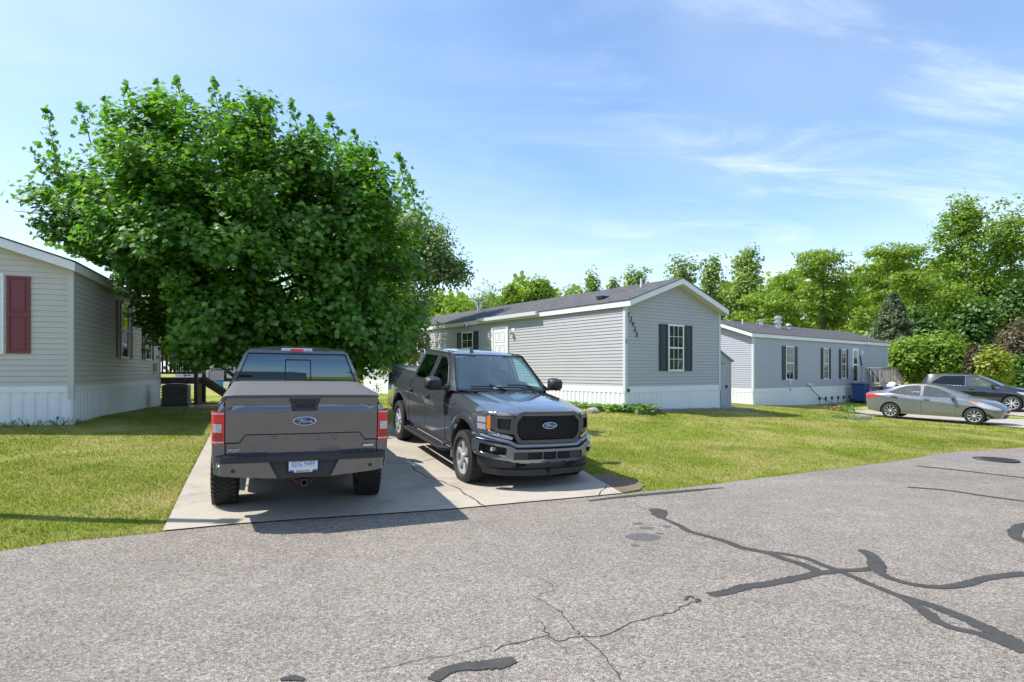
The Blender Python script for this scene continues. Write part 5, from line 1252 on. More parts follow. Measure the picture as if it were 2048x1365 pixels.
SUV = dict(cat='suv', wb=2.85, r=.37, ra=.425, zbot=.26, rz=.75, fz=.62, rim=.262, tw=.24, track=.925, spokes=5, style='twin',
 top=[(-.93, 1.12, .80, .01), (-.90, 1.25, .78, .01), (-.72, 1.50, .70, .01), (-.62, 1.64, .68, .01), (-.55, 1.69, .66, .03), (.2, 1.735, .64, .03), (1.0, 1.735, .63, .03), (1.45, 1.69, .64, .03), (1.95, 1.46, .71, .04), (2.45, 1.20, .80, .04), (2.9, 1.12, .82, .05), (3.4, 1.03, .80, .05), (3.65, .93, .76, .02), (3.72, .84, .72, .01)],
 belt=[(-.93, 1.10), (0, 1.13), (1.2, 1.10), (2.3, 1.07), (2.6, 1.06), (3.1, 1.0), (3.72, .80)], sec=[(0, .86), (.22, .90), (.42, .95), (.62, .96), (.8, .955), (.92, .935), (1, .91)], crease=[(-.9, 1.02), (1, .98), (2.5, .93), (3.7, .85)], cr=.010,
 fr=(2.95, .38), rr=(-.15, .16), bow=.10,
 holes=[[(-.42, 1.24), (-.22, 1.42), (.0, 1.58), (.12, 1.625), (.98, 1.640), (1.0, 1.17), (.3, 1.19)], [(1.07, 1.168), (1.05, 1.640), (1.28, 1.635), (1.60, 1.55), (1.95, 1.36), (2.25, 1.17), (2.2, 1.14)]], hglass=['glass_privacy', 'glass_car'],
 trim=[[(-.50, 1.19), (-.22, 1.45), (.0, 1.605), (.12, 1.65), (1.0, 1.665), (1.3, 1.66), (1.62, 1.575), (1.98, 1.38), (2.36, 1.12), (2.2, 1.115), (1.05, 1.145), (.3, 1.165), (-.46, 1.20)], [(1.03, 1.15), (1.02, 1.66)]], gaps=[(1.03, .45, 1.14), (2.35, .5, 1.06)], handles=[(.2, 1.03), (1.28, 1.0)],
 lamps=[('tail_lamp', [(-.92, 1.08), (-.9, .95), (-.55, .98), (-.5, 1.04)], 'lens_red'), ('headlight', [(3.0, .95), (3.3, .93), (3.62, .82), (3.6, .76), (3.2, .82)], 'lens_white')],
 mirror=(2.12, 1.20), mirror_paint=False, panels=[('tailgate', 'P', 0, 1), ('rear_window', 'glass_privacy', 1, 3), ('roof', 'P', 3, 7), ('windscreen', 'glass_car', 7, 9), ('hood', 'P', 9, 13)], grille=[(.62, .80, .7), (.32, .5, .8)])
sx, sy = 22.6, 31.05; zr_ = H(sx, sy) + .03; zf_ = H(sx + 2.85 * math.cos(R(-46)), sy + 2.85 * math.sin(R(-46))) + .03
suv = car('suv', 'black crossover with chrome window trim parked beyond the silver sedan', (sx, sy, zr_, R(-46), math.atan2(zf_ - zr_, 2.85)), SUV, 'paint_black_blue')
MB().add([(-.72, -.62, 1.66), (-.72, .62, 1.66), (-.50, .64, 1.715), (-.50, -.64, 1.715), (-.74, -.62, 1.645), (-.74, .62, 1.645)], [(0, 1, 2, 3), (0, 1, 5, 4), (4, 5, 2, 3)]).build('spoiler', M['paint_black_blue'], suv)
# ------------------------------------------------------------------ smaller things
def at(px, py): x, y = G(px, py); return Vector((x, y, H(x, y)))
# wooden porch of the beige home with its railing
pr = thing('wooden_porch', 'dark shaded wooden porch with railing at the back of the beige home', 'porch', tuple((rc - dgc * .0).xy) + (0,))
pr.location = (0, 0, 0)
po = c3c + dlc * 9.0; fz = 1.50; zg = H(*(po + nlc * .5).xy)
def pp(u, o, z): q = po + dlc * u + nlc * o; return (q.x, q.y, z)
pmx = MB()
for i in range(14): a, b = -1.75 + i * .205, -1.75 + i * .205 + .19; pmx.add([pp(0, a, fz), pp(2.3, a, fz), pp(2.3, b, fz), pp(0, b, fz)] + [pp(0, a, fz - .035), pp(2.3, a, fz - .035), pp(2.3, b, fz - .035), pp(0, b, fz - .035)], [(0, 1, 2, 3), (4, 5, 6, 7), (0, 1, 5, 4), (1, 2, 6, 5), (2, 3, 7, 6), (3, 0, 4, 7)])
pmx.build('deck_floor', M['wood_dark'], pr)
bm_ = MB(); bm_.bar(pp(0, -1.7, fz - .13), pp(0, 1.1, fz - .13), .04, .18); bm_.bar(pp(2.3, -1.7, fz - .13), pp(2.3, 1.1, fz - .13), .04, .18); bm_.bar(pp(0, 1.1, fz - .13), pp(2.3, 1.1, fz - .13), .04, .18)
bm_.sheet([(0, zg - .1), (2.3, zg - .1), (2.3, fz - .22), (0, fz - .22)], lambda u, v: pp(u, 1.02, v)); bm_.build('rim_joist', M['wood_dark'], pr)
for u in (0.05, 2.25):
    for o in (-.5, 1.08): MB().bar(pp(u, o, zg - .1), pp(u, o, 2.5), .10).build('post', M['wood_dark'], pr)
for (ua, oa, ub, ob) in ((.05, -1.6, .05, 1.08), (.05, 1.08, 2.25, 1.08), (2.25, -1.6, 2.25, 1.08)):
    r_ = MB(); r_.bar(pp(ua, oa, 2.45), pp(ub, ob, 2.45), .09, .04); r_.bar(pp(ua, oa, 1.66), pp(ub, ob, 1.66), .04, .07); n = int(max(abs(ub - ua), abs(ob - oa)) / .125)
    for i in range(1, n): u, o = lerp(ua, ub, i / n), lerp(oa, ob, i / n); r_.bar(pp(u, o, 1.66), pp(u, o, 2.43), .035)
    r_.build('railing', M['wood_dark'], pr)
sr = MB()
for s_ in (.1, 1.0):
    sr.bar(pp(.4 + s_, 1.15, fz - .05), pp(.4 + s_, 2.35, zg + .05), .05, .22); sr.bar(pp(.4 + s_, 1.15, 2.40), pp(.4 + s_, 2.30, zg + .95), .05, .09); sr.bar(pp(.4 + s_, 2.30, zg - .05), pp(.4 + s_, 2.30, zg + .98), .09)
for i in range(4): t = (i + .5) / 4; q0, q1 = pp(.52, lerp(1.15, 2.3, t), lerp(fz - .1, zg + .14, t)), pp(1.38, lerp(1.15, 2.3, t), lerp(fz - .1, zg + .14, t)); sr.bar(q0, q1, .26, .04, up=(0, 0, 1))
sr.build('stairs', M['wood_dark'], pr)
# air conditioner in front of the porch
acp = at(353, 816); ac = thing('air_conditioner', 'dark air conditioning unit in the shade below the wooden porch', 'air conditioner', acp, R(A3))
b = MB(); b.box((0, 0, .06), (.78, .78, .08)); 
for i in range(7): b.box((0, 0, .15 + i * .085), (.74, .74, .05))
b.box((0, 0, .42), (.69, .69, .62)); b.build('casing', M['ac_metal'], ac, bevel=.012)
MB().lathe([(.32, .0), (.30, .03), (.05, .05), (0, .05)], (0, 0, .73), n=24).build('fan_guard', M['black_plastic'], ac); MB().box((0, 0, .02), (.9, .9, .06)).build('pad', M['concrete'], ac)
# far shed house beyond the maple, left gap
def simple_home(name, label, c, ang, L, W, ze, rise, side, roofm='shingle', wins=()):
    h = thing(name, label, 'house'); c_ = Vector((c[0], c[1], 0)); d = Vector((*unit(ang), 0)); g = Vector((*unit(ang + 90), 0)); z0 = H(*c) + .45
    wall(c_, d, -g, [(0, z0), (L, z0), (L, ze), (0, ze)], z0, .2).build('wall', M[side], h)
    for q, dd, nn in ((c_, g, -d), (c_ + d * L, g, d)): wall(q, dd, nn, [(0, z0), (W, z0), (W, ze), (W / 2, ze + rise), (0, ze)], z0, .2).build('wall', M[side], h)
    sk = MB(); sk.obox(c_, d, -g, -.02, L + .02, -.05, .02, z0 - .9, z0 - .005); sk.obox(c_, g, -d, 0, W, -.05, .02, z0 - .9, z0 - .005); sk.build('skirting', M['vinyl_white'], h)
    roof_gable(h, c_, d, g, L, W, ze, rise, .2, .2, shing=roofm)
    for (u0, u1, a, b_) in wins: window(h, c_, d, -g, u0, u1, z0 + a, z0 + b_)
    return h
simple_home('house', 'distant pale grey house seen under the maple past the porch', (-27, 47.5), -4, 13, 5, 3.6, .9, 'siding_grey_far', wins=((2, 3, .7, 2), (6, 7.2, .7, 2), (9.5, 10.6, .7, 2)))
simple_home('house', 'distant beige house beyond the far lawn, half hidden by leaves', (-12.5, 50), 3, 14, 5, 3.6, .9, 'siding_beige', wins=((2, 3, .7, 2), (7, 8.2, .7, 2)))
# behind the road: the homes the truck windows mirror
simple_home('house', 'grey house across the road behind the viewer, mirrored in the truck window', (9, -17), 182, 18, 5, 3.5, .9, 'siding_grey_far', wins=((3, 4, .7, 2), (8, 9, .7, 2), (13, 14, .7, 2)))
# cyan bin on the far lawn
bp = at(433, 777); bn = thing('recycling_bin', 'small bright cyan bin on the far lawn beside the truck mirror', 'bin', bp)
MB().box((0, 0, .48), (.62, .62, .9), taper=1.12).build('body', M['cyan_plastic'], bn, bevel=.03); MB().box((0, 0, .98), (.74, .76, .07)).build('lid', M['blue_plastic'], bn, bevel=.02)
for s_ in (-.25, .25): MB().lathe([(0, .03), (.1, .03), (.1, -.03), (0, -.03)], (s_, .3, .1), axis='x', n=14).build('wheel', M['rubber'], bn)
# lean-to shed against the grey home
q = c3 + dg * 4.66 - ng * .05; sh = thing('shed', 'narrow grey lean-to shed against the side of the 12935 home', 'shed', (0, 0, 0))
sb = H(*q.xy) - .05; SW, SD = .72, 1.9
zt_ = lambda u: lerp(2.42, 2.08, u / SW)
sp_ = [(0, sb), (SW, sb), (SW, zt_(SW)), (0, zt_(0))]
s0 = q + ng * .02
def sf(o): return lambda u, v: tuple((s0 + dg * u - ng * o).xy) + (v,)
m = MB().prism(sp_, lambda u, v, w: sf(w)(u, v), SD)
for i in range(5): m.obox(s0, dg, ng, .04 + i * .145, .05 + i * .145, 0, .006, sb, zt_(.04 + i * .145) - .01)
m.build('wall', M['shed_grey'], sh)
rfm = MB(); rfm.add([(*(s0 + dg * u - ng * o).xy, zt_(u) + z) for z in (.005, .045) for u, o in ((-.0, -.07), (SW + .08, -.07), (SW + .08, SD + .05), (-.0, SD + .05))], [(0, 1, 2, 3), (4, 5, 6, 7), (0, 1, 5, 4), (1, 2, 6, 5), (2, 3, 7, 6), (3, 0, 4, 7)])
rfm.build('roof', M['shed_grey'], sh)
dm = MB(); dm.obox(s0, dg, ng, .06, .36, .008, .028, sb + .12, 1.98); shd = dm.build('door', M['shed_grey'], sh)
gp_ = MB(); gp_.obox(s0, dg, ng, .362, .374, .006, .010, sb + .1, 2.0); gp_.obox(s0, dg, ng, .06, .374, .006, .010, 1.982, 1.994); gp_.build('door_gap', M['ink_black'], sh)
MB().obox(s0, dg, ng, .33, .42, .028, .06, 1.13, 1.24).build('handle', M['ink_black'], shd)
# firewood rack behind the shed
fq = c3 + dg * 5.62 - ng * .9; fw = thing('firewood_stack', 'small stack of split firewood beside the grey shed', 'firewood', (fq.x, fq.y, H(fq.x, fq.y)), R(A1))
fm_ = MB(); random.seed(3)
for r_ in range(7):
    for k in range(4):
        rad = random.uniform(.05, .075); fm_.tube([(-.22 + k * .145 + random.uniform(-.02, .02), -.22 + random.uniform(-.05, .03), .09 + r_ * .115), (-.22 + k * .145 + random.uniform(-.02, .02), .22, .09 + r_ * .115)], rad, 6)
fm_.build('logs', M['firewood'], fw)
rk_ = MB(); 
for a in (-.33, .33): rk_.bar((a, -.15, 0), (a, -.15, .95), .05); rk_.bar((a, .15, 0), (a, .15, .95), .05)
rk_.bar((-.33, -.15, .03), (.33, -.15, .03), .05); rk_.bar((-.33, .15, .03), (.33, .15, .03), .05); rk_.build('rack', M['vinyl_white'], fw)
# brick edging along the grey home's front
random.seed(5)
edge = [c3 + ng * .62 + dg * u for u in frange(-.1, 5.6, .24)]
for i, p in enumerate(edge):
    pass
eb = thing('edging_row', 'row of low stone edging blocks along the front skirting of the 12935 home', 'edging', (0, 0, 0))
em = None
for i, p in enumerate(edge):
    z = H(p.x, p.y); mb = MB().box((p.x, p.y, z + .03), (.225, .11, .13 + random.uniform(-.02, .02)), Matrix.Rotation(R(A1) + random.uniform(-.08, .08), 3, 'Z'))
    mb.build('block', M['edging_block'], eb, bevel=.012)
# rock beside the long wall
def rock(name, label, p, s, mat='stone', grp=None):
    me = MB(); bm = bmesh.new(); bmesh.ops.create_icosphere(bm, subdivisions=3, radius=1)
    for v in bm.verts:
        d = v.co.normalized(); v.co = d * (1 + .35 * noise.noise(d * 1.7 + Vector(p))); v.co.x *= s[0]; v.co.y *= s[1]; v.co.z = v.co.z * s[2]
    bm.verts.index_update(); me.add([v.co for v in bm.verts], [[v.index for v in f.verts] for f in bm.faces]); bm.free()
    o = me.build(name, M[mat], None, smooth=40); o.location = (p[0], p[1], H(p[0], p[1]) + s[2] * .3); tag(o, label, 'rock', grp); return o
rp = at(1185, 823); rock('rock', 'grey rounded rock in the plants by the lit skirting', rp, (.17, .13, .12))
rock('rock', 'dark low rock in front of the blue green plant on the lawn', at(1725, 838), (.28, .2, .13), 'edging_block')
# leafy plants built from real blades / leaves
def leaf_quad(mb, base, direction, length, width, droop=.3, fold=.15, seg=3):
    d = Vector(direction).normalized(); side = d.cross(Vector((0, 0, 1)))
    if side.length < .05: side = Vector((1, 0, 0))
    side.normalize(); o = len(mb.v); n = seg
    for i in range(n + 1):
        t = i / n; c = Vector(base) + d * length * t + Vector((0, 0, -droop * length * t * t)); w_ = width * math.sin(math.pi * min(.98, .12 + .86 * t)) * .5
        mb.v += [tuple(c - side * w_ + Vector((0, 0, fold * w_))), tuple(c), tuple(c + side * w_ + Vector((0, 0, fold * w_)))]
    for i in range(n):
        for k in (0, 1): mb.f.append([o + i * 3 + k, o + i * 3 + k + 1, o + (i + 1) * 3 + k + 1, o + (i + 1) * 3 + k]); mb.m.append(0)
leaf_mat('hosta', (.10, .22, .03), (.18, .34, .05), (.34, .44, .16), .35)
leaf_mat('lowgreen', (.07, .18, .015), (.14, .28, .03), None, .35)
leaf_mat('bluegreen', (.06, .13, .09), (.12, .21, .15), None, .2)
leaf_mat('drybrown', (.22, .10, .05), (.36, .20, .09), (.42, .30, .15), .2)
leaf_mat('weed', (.04, .13, .02), (.09, .22, .03), None, .35)
def clump(name, label, cat, p, n, rad, hgt, ll, lw, mat, group=None, spread=1.0, seed=1, flat=False):
    rnd = random.Random(seed); mb = MB()
    for i in range(n):
        a = rnd.uniform(0, 2 * math.pi); r_ = rad * math.sqrt(rnd.random()); e = rnd.uniform(.25, 1.2)
        b0 = (math.cos(a) * r_, math.sin(a) * r_ * .8, rnd.uniform(0, .55) * hgt); d = (math.cos(a) * spread, math.sin(a) * spread, e)
        leaf_quad(mb, b0, d, ll * rnd.uniform(.6, 1.15), lw * rnd.uniform(.7, 1.15), .45)
    T = thing(name, label, cat, p, group=group); mb.build('leaves', M[mat], T, smooth=60)
    st_ = MB()
    for i in range(6): a = rnd.uniform(0, 6.28); st_.tube([(0, 0, -.05), (math.cos(a) * rad * .5, math.sin(a) * rad * .5, hgt * .5)], .008, 5)
    st_.build('stem', M['weed'], T); return T
hp_ = c3 + ng * .36 + dg * .25
clump('hosta_plant', 'leafy pale green hosta at the corner of the 12935 home', 'plant', (hp_.x, hp_.y, H(hp_.x, hp_.y)), 150, .55, .34, .26, .13, 'hosta', seed=2)
hp_ = c3 + nl * .45 + dl * .35
clump('hosta_plant', 'variegated hosta just left of the home corner post', 'plant', (hp_.x, hp_.y, H(hp_.x, hp_.y)), 130, .5, .28, .24, .12, 'hosta', seed=4)
for i, (u, s_) in enumerate(((1.1, .42), (1.8, .38), (2.6, .36))):
    hp_ = c3 + nl * .42 + dl * u
    clump('ground_cover_plant', ['bushy bright green low plant by the lit skirting, nearest the hostas', 'bright green low plant in the middle of the bed by the lit skirting', 'bright green low plant half hidden behind the truck hood'][i], 'plant', (hp_.x, hp_.y, H(hp_.x, hp_.y)), 140, s_, .22, .13, .07, 'lowgreen', seed=10 + i, group='low plants along the lit skirting')
p_ = at(1282, 821); 
for i, (px, py, h_) in enumerate(((1405, 812, .3), (1440, 812, .32), (1350, 814, .2), (1310, 817, .2))):
    p_ = at(px, py); clump('weed_tuft', ['tuft of grass below the navy shuttered gable window', 'tall dark tuft of weeds at the shed corner', 'thin weed between the window and hosta at the skirting', 'small weed right of the hosta'][i], 'weed', p_, 26, .12, h_, h_, .018, 'weed', seed=30 + i, spread=.3, group='weeds along the front skirting')
for i, (px, py, h_, w_) in enumerate(((118, 852, .20, .3), (62, 854, .16, .34), (15, 855, .16, .3), (150, 849, .14, .2))):
    p_ = at(px, py); clump('weed_tuft', ['taller weeds at the skirting near the beige corner post', 'dark weeds at the skirting below the red shutter', 'weeds by the skirting at the picture edge', 'short weeds right of the beige corner post'][i], 'weed', p_, 34, w_, h_, h_, .016, 'weed', seed=50 + i, spread=.3, group='weeds along the beige home skirting')
clump('dry_shrub', 'small orange brown dried shrub on the lawn before the far home', 'shrub', at(1672, 821), 120, .42, .34, .22, .07, 'drybrown', seed=70)
clump('dry_tuft', 'small dry twiggy plant between the brown shrub and sedan', 'plant', at(1712, 814), 30, .22, .2, .25, .02, 'drybrown', seed=75)
clump('garden_plant', 'blue green mounded plant on the lawn near the sedan tail', 'plant', at(1698, 838), 200, .62, .20, .2, .03, 'bluegreen', seed=71)
clump('garden_plant', 'bright yellow green upright leaves behind the blue green mound', 'plant', at(1700, 826), 60, .42, .3, .4, .05, 'lowgreen', seed=72, spread=.5)
clump('bush', 'bright green bush right behind the sedan tail', 'bush', at(1737, 806), 240, .55, .75, .28, .12, 'lowgreen', seed=73)
clump('young_plant', 'thin leafy sapling against the far wall between the trucks', 'plant', at(755, 791), 36, .2, 1.0, .22, .09, 'lowgreen', seed=76, spread=.6)
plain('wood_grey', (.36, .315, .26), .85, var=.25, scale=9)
# deck of the far home
dk = thing('entrance_deck', 'weathered wooden entrance deck with railing and stairs at the far grey home', 'deck')
def dq(u, o, z): p = c3b + dlb * u + nlb * o; return (p.x, p.y, z)
fz2 = .93; dmx = MB()
for i in range(10): a, b = .05 + i * .15, .05 + i * .15 + .14; dmx.add([dq(10.7, a, fz2), dq(12.9, a, fz2), dq(12.9, b, fz2), dq(10.7, b, fz2)] + [dq(10.7, a, fz2 - .04), dq(12.9, a, fz2 - .04), dq(12.9, b, fz2 - .04), dq(10.7, b, fz2 - .04)], [(0, 1, 2, 3), (4, 5, 6, 7), (0, 1, 5, 4), (1, 2, 6, 5), (2, 3, 7, 6), (3, 0, 4, 7)])
dmx.build('deck_floor', M['wood_grey'], dk)
gz = lambda u, o: H(*dq(u, o, 0)[:2])
for (ua, oa, ub, ob) in ((10.75, .1, 10.75, 1.5), (10.75, 1.52, 12.85, 1.52)):
    r_ = MB(); r_.bar(dq(ua, oa, fz2 + .98), dq(ub, ob, fz2 + .98), .12, .045); r_.bar(dq(ua, oa, fz2 + .12), dq(ub, ob, fz2 + .12), .045, .09); n = max(3, int(max(abs(ub - ua), abs(ob - oa)) / .21))
    for i in range(n + 1): u, o = lerp(ua, ub, i / n), lerp(oa, ob, i / n); r_.bar(dq(u, o, fz2 - .1), dq(u, o, fz2 + .96), .045, .035)
    r_.build('railing', M['wood_grey'], dk)
for o in (.15, 1.52):
    r_ = MB(); r_.bar(dq(12.9, o, fz2 + .98), dq(14.75, o, gz(14.7, o) + .95), .10, .045); r_.bar(dq(12.9, o, fz2 + .75), dq(14.75, o, gz(14.7, o) + .72), .04, .09)
    for i in range(8): t = (i + .5) / 8; u = lerp(12.9, 14.7, t); zz = lerp(fz2, gz(14.7, o) + .0, t); r_.bar(dq(u, o, zz - .1), dq(u, o, zz + .94), .045, .035)
    r_.build('stair_railing', M['wood_grey'], dk); MB().bar(dq(14.72, o, gz(14.7, o) - .05), dq(14.72, o, gz(14.7, o) + 1.0), .10).build('post', M['wood_grey'], dk)
sr = MB()
for i in range(4): t = (i + .5) / 4; sr.bar(dq(lerp(12.95, 14.5, t), .18, lerp(fz2 - .15, .2, t)), dq(lerp(12.95, 14.5, t), 1.5, lerp(fz2 - .15, .2, t)), .28, .045)
sr.build('stairs', M['wood_grey'], dk)
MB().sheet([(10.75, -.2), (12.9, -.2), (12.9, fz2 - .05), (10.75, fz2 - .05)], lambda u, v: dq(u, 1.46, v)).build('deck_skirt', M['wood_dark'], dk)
# wheeled bin, toys and bicycle in front of that deck
def dpos(u, o): p = c3b + dlb * u + nlb * o; return (p.x, p.y, H(p.x, p.y) + .01)
wb_ = thing('wheelie_bin', 'dark blue wheeled bin beside the far deck', 'bin', dpos(10.1, .75), R(A2))
MB().box((0, 0, .55), (.58, .62, .92), taper=1.15).build('body', M['blue_plastic'], wb_, bevel=.03); MB().box((0, .02, 1.05), (.72, .80, .07)).build('lid', M['blue_plastic'], wb_, bevel=.02)
for s_ in (-.27, .27): MB().lathe([(0, .03), (.12, .03), (.12, -.03), (0, -.03)], (s_, .32, .12), axis='x', n=14).build('wheel', M['rubber'], wb_)
MB().bar((-.3, .42, 1.02), (.3, .42, 1.02), .035).build('handle', M['black_plastic'], wb_)
wc = thing('wheelie_bin', 'blue bin with a pale bag on top, between wheeled bin and yellow hoop', 'bin', dpos(11.0, 2.0), R(A2))
MB().box((0, 0, .50), (.55, .6, .9), taper=1.12).build('body', M['blue_plastic'], wc, bevel=.03); rb_ = MB(); rb_.lathe([(0, .26), (.16, .2), (.26, .08), (.27, -.02), (0, -.02)], (0.05, 0, .97), n=12); rb_.build('bag', M['blind'], wc, smooth=60)
def bike(name, label, p, rz, s, col):
    T = thing(name, label, 'bicycle', p, rz); r_ = .30 * s
    for xx in (-.45 * s, .45 * s):
        w_ = MB().lathe([(r_, .02), (r_ + .03, 0), (r_, -.02), (r_ - .015, 0)], (xx, 0, r_ + .03), axis='y', n=24, closed=True); wo = w_.build('wheel', M['rubber'], T, smooth=60)
        sp2 = MB()
        for k in range(8): a = math.pi * k / 8; sp2.bar((xx + math.cos(a) * r_, 0, r_ + .03 + math.sin(a) * r_), (xx - math.cos(a) * r_, 0, r_ + .03 - math.sin(a) * r_), .006)
        sp2.build('spokes', M['metal_galv'], wo)
    f = MB(); A = (-.45 * s, 0, r_ + .03); B = (-.05 * s, 0, r_); C_ = (-.2 * s, 0, .75 * s); D = (.3 * s, 0, .72 * s); E_ = (.45 * s, 0, r_ + .03)
    for a, b in ((A, B), (A, C_), (B, C_), (C_, D), (B, D), (D, E_)): f.bar(a, b, .035)
    f.build('frame', M[col], T); MB().box((-.22 * s, 0, .80 * s), (.2, .12, .05)).build('saddle', M['black_plastic'], T, bevel=.015); hb_ = MB(); hb_.bar(D, (.28 * s, 0, .9 * s), .03); hb_.tube([(.2 * s, -.25, .9 * s), (.28 * s, 0, .9 * s), (.2 * s, .25, .9 * s)], .014, 6); hb_.build('handlebar', M['ink_black'], T)
    return T
bike('bicycle', "child's red bicycle leaning before the blue bins", dpos(10.6, 2.75), R(A2 + 8), .9, 'decal_red')
bike('bicycle', "child's blue bicycle in front of the yellow hoop", dpos(12.2, 2.85), R(A2 - 10), .8, 'blue_plastic')
yh = thing('toy_hoop', 'yellow plastic toy arch standing before the far deck stairs', 'toy', dpos(12.7, 2.2), R(A2))
ym = MB(); pts = [(-.62, 0, 0)] + [(.55 * math.cos(a), 0, .55 + .55 * math.sin(a)) for a in [math.pi - math.pi * i / 10 for i in range(11)]] + [(.62, 0, 0)]
ym.tube(pts, .055, 8); ym.build('arch', M['yellow_plastic'], yh, smooth=60); MB().bar((-.55, 0, .4), (.55, 0, .4), .05).build('crossbar', M['red_plastic'], yh)
bxp = dpos(13.9, 2.4); bx = thing('storage_box', 'pale low box by the deck stairs behind the sedan', 'box', bxp, R(A2)); MB().box((0, 0, .28), (.8, .5, .5)).build('body', M['red_plastic'], bx, bevel=.02); MB().box((0, 0, .56), (.86, .56, .06)).build('lid', M['vinyl_white'], bx, bevel=.015)
# solar lights in a row along the far skirting
def solar(): 
    T = thing('solar_light', 'black solar path light in the row along the far home skirting', 'garden light', (0, 0, 0), group='solar lights along the far skirting')
    MB().lathe([(.012, 0), (.012, .22)], n=8).build('stake', M['ink_black'], T); MB().lathe([(0, .40), (.085, .38), (.09, .36), (.05, .35), (.05, .25), (.06, .24), (0, .22)], n=14).build('lamp', M['black_plastic'], T, smooth=40); return T
s1 = solar()
spots = [dpos(6.1 + i * .74, .28) for i in range(6)]
labs = ['solar light at the hose end of the row on the far skirting', 'second solar light from the hose along the far skirting', 'third solar light from the hose along the far skirting', 'third solar light from the blue bin along the far skirting', 'second solar light from the blue bin along the far skirting', 'solar light nearest the blue wheeled bin']
for i, p in enumerate(spots):
    o = s1 if i == 0 else copy_tree(s1); o.location = p; o['label'] = labs[i]
hs = MB().tube([dq(5.35, .1, .98), dq(5.5, .22, .7), dq(5.9, .4, .35), dq(6.3, .6, .16 + gz(6.3, .6) * .0), dq(6.6, .8, gz(6.6, .8) + .05), dq(6.2, 1.0, gz(6.2, 1) + .04), dq(5.9, .8, gz(5.9, .8) + .04)], .02, 6)
tag(hs.build('garden_hose', M['green_hose'], None, smooth=60), 'green garden hose hanging from the tap of the far home', 'hose')
# utility pole left of the frame whose shadow crosses the lawn
px_, py_ = -7.3, 6.62; up = thing('utility_pole', 'round wooden utility pole casting a thin shadow over the left lawn', 'pole', (px_, py_, H(px_, py_)))
MB().tube([(0, 0, -.3), (0, 0, 3.0), (0, 0, 5.45)], [.10, .085, .065], 14).build('pole', M['wood_pole'], up, smooth=40)
MB().box((0, 0, 5.5), (.2, .2, .08)).build('cap', M['metal_galv'], up)
# stray pebbles and a dropped stick
mbp = MB(); rp_ = random.Random(8)
tag(MB().tube([(0, 0, 0), (.2, .05, .01), (.45, .04, 0)], [.012, .016, .008], 6).build('stick', M['firewood'], None), 'pale stick lying on the lawn before the gable', 'stick').location = tuple(at(1285, 834) + Vector((0, 0, .03)))
# ------------------------------------------------------------------ trees
def fast_mesh(name, V, nper, mats, parent=None, smooth=False):
    """V: (faces*nper, 3) vertices, every face its own nper corners"""
    V = np.ascontiguousarray(V, dtype=np.float32); n = len(V) // nper
    me = bpy.data.meshes.new(name); me.vertices.add(len(V)); me.vertices.foreach_set('co', V.ravel())
    me.loops.add(len(V)); me.loops.foreach_set('vertex_index', np.arange(len(V), dtype=np.int32))
    me.polygons.add(n); me.polygons.foreach_set('loop_start', np.arange(0, len(V), nper, dtype=np.int32)); me.polygons.foreach_set('loop_total', np.full(n, nper, dtype=np.int32))
    me.update(calc_edges=True); me.materials.append(mats)
    o = bpy.data.objects.new(name, me); COL.objects.link(o)
    if parent: o.parent = parent
    return o
MAPLE = np.array([(0, -.5), (.10, -.18), (.42, -.30), (.34, -.06), (.52, .12), (.28, .14), (.22, .34), (.0, .56), (-.22, .34), (-.28, .14), (-.52, .12), (-.34, -.06), (-.42, -.30), (-.10, -.18)])
RHOMB = np.array([(0, -.5), (.26, .02), (0, .5), (-.26, .02)])
SPRAY = np.array([(0, -.5), (.17, -.12), (.11, .25), (0, .5), (-.11, .25), (-.17, -.12)])
BLOB = np.array([(0, -.5), (.38, -.22), (.33, .22), (.05, .5), (-.34, .26), (-.40, -.18)])
def leaves(P, N, size, tmpl, g, fold=.25):
    """place leaf outlines at P with normals N"""
    n = len(P); N = N / np.linalg.norm(N, axis=1, keepdims=True)
    T = g.normal(size=(n, 3)); T[:, 2] -= .6; T -= (T * N).sum(1, keepdims=True) * N; T /= np.linalg.norm(T, axis=1, keepdims=True); B = np.cross(N, T)
    s = size * g.uniform(.65, 1.25, n)
    u = tmpl[:, 0][None, :, None]; v = tmpl[:, 1][None, :, None]
    V = P[:, None, :] + s[:, None, None] * (u * B[:, None, :] + v * T[:, None, :] - fold * np.abs(u) * N[:, None, :])
    return V.reshape(-1, 3)
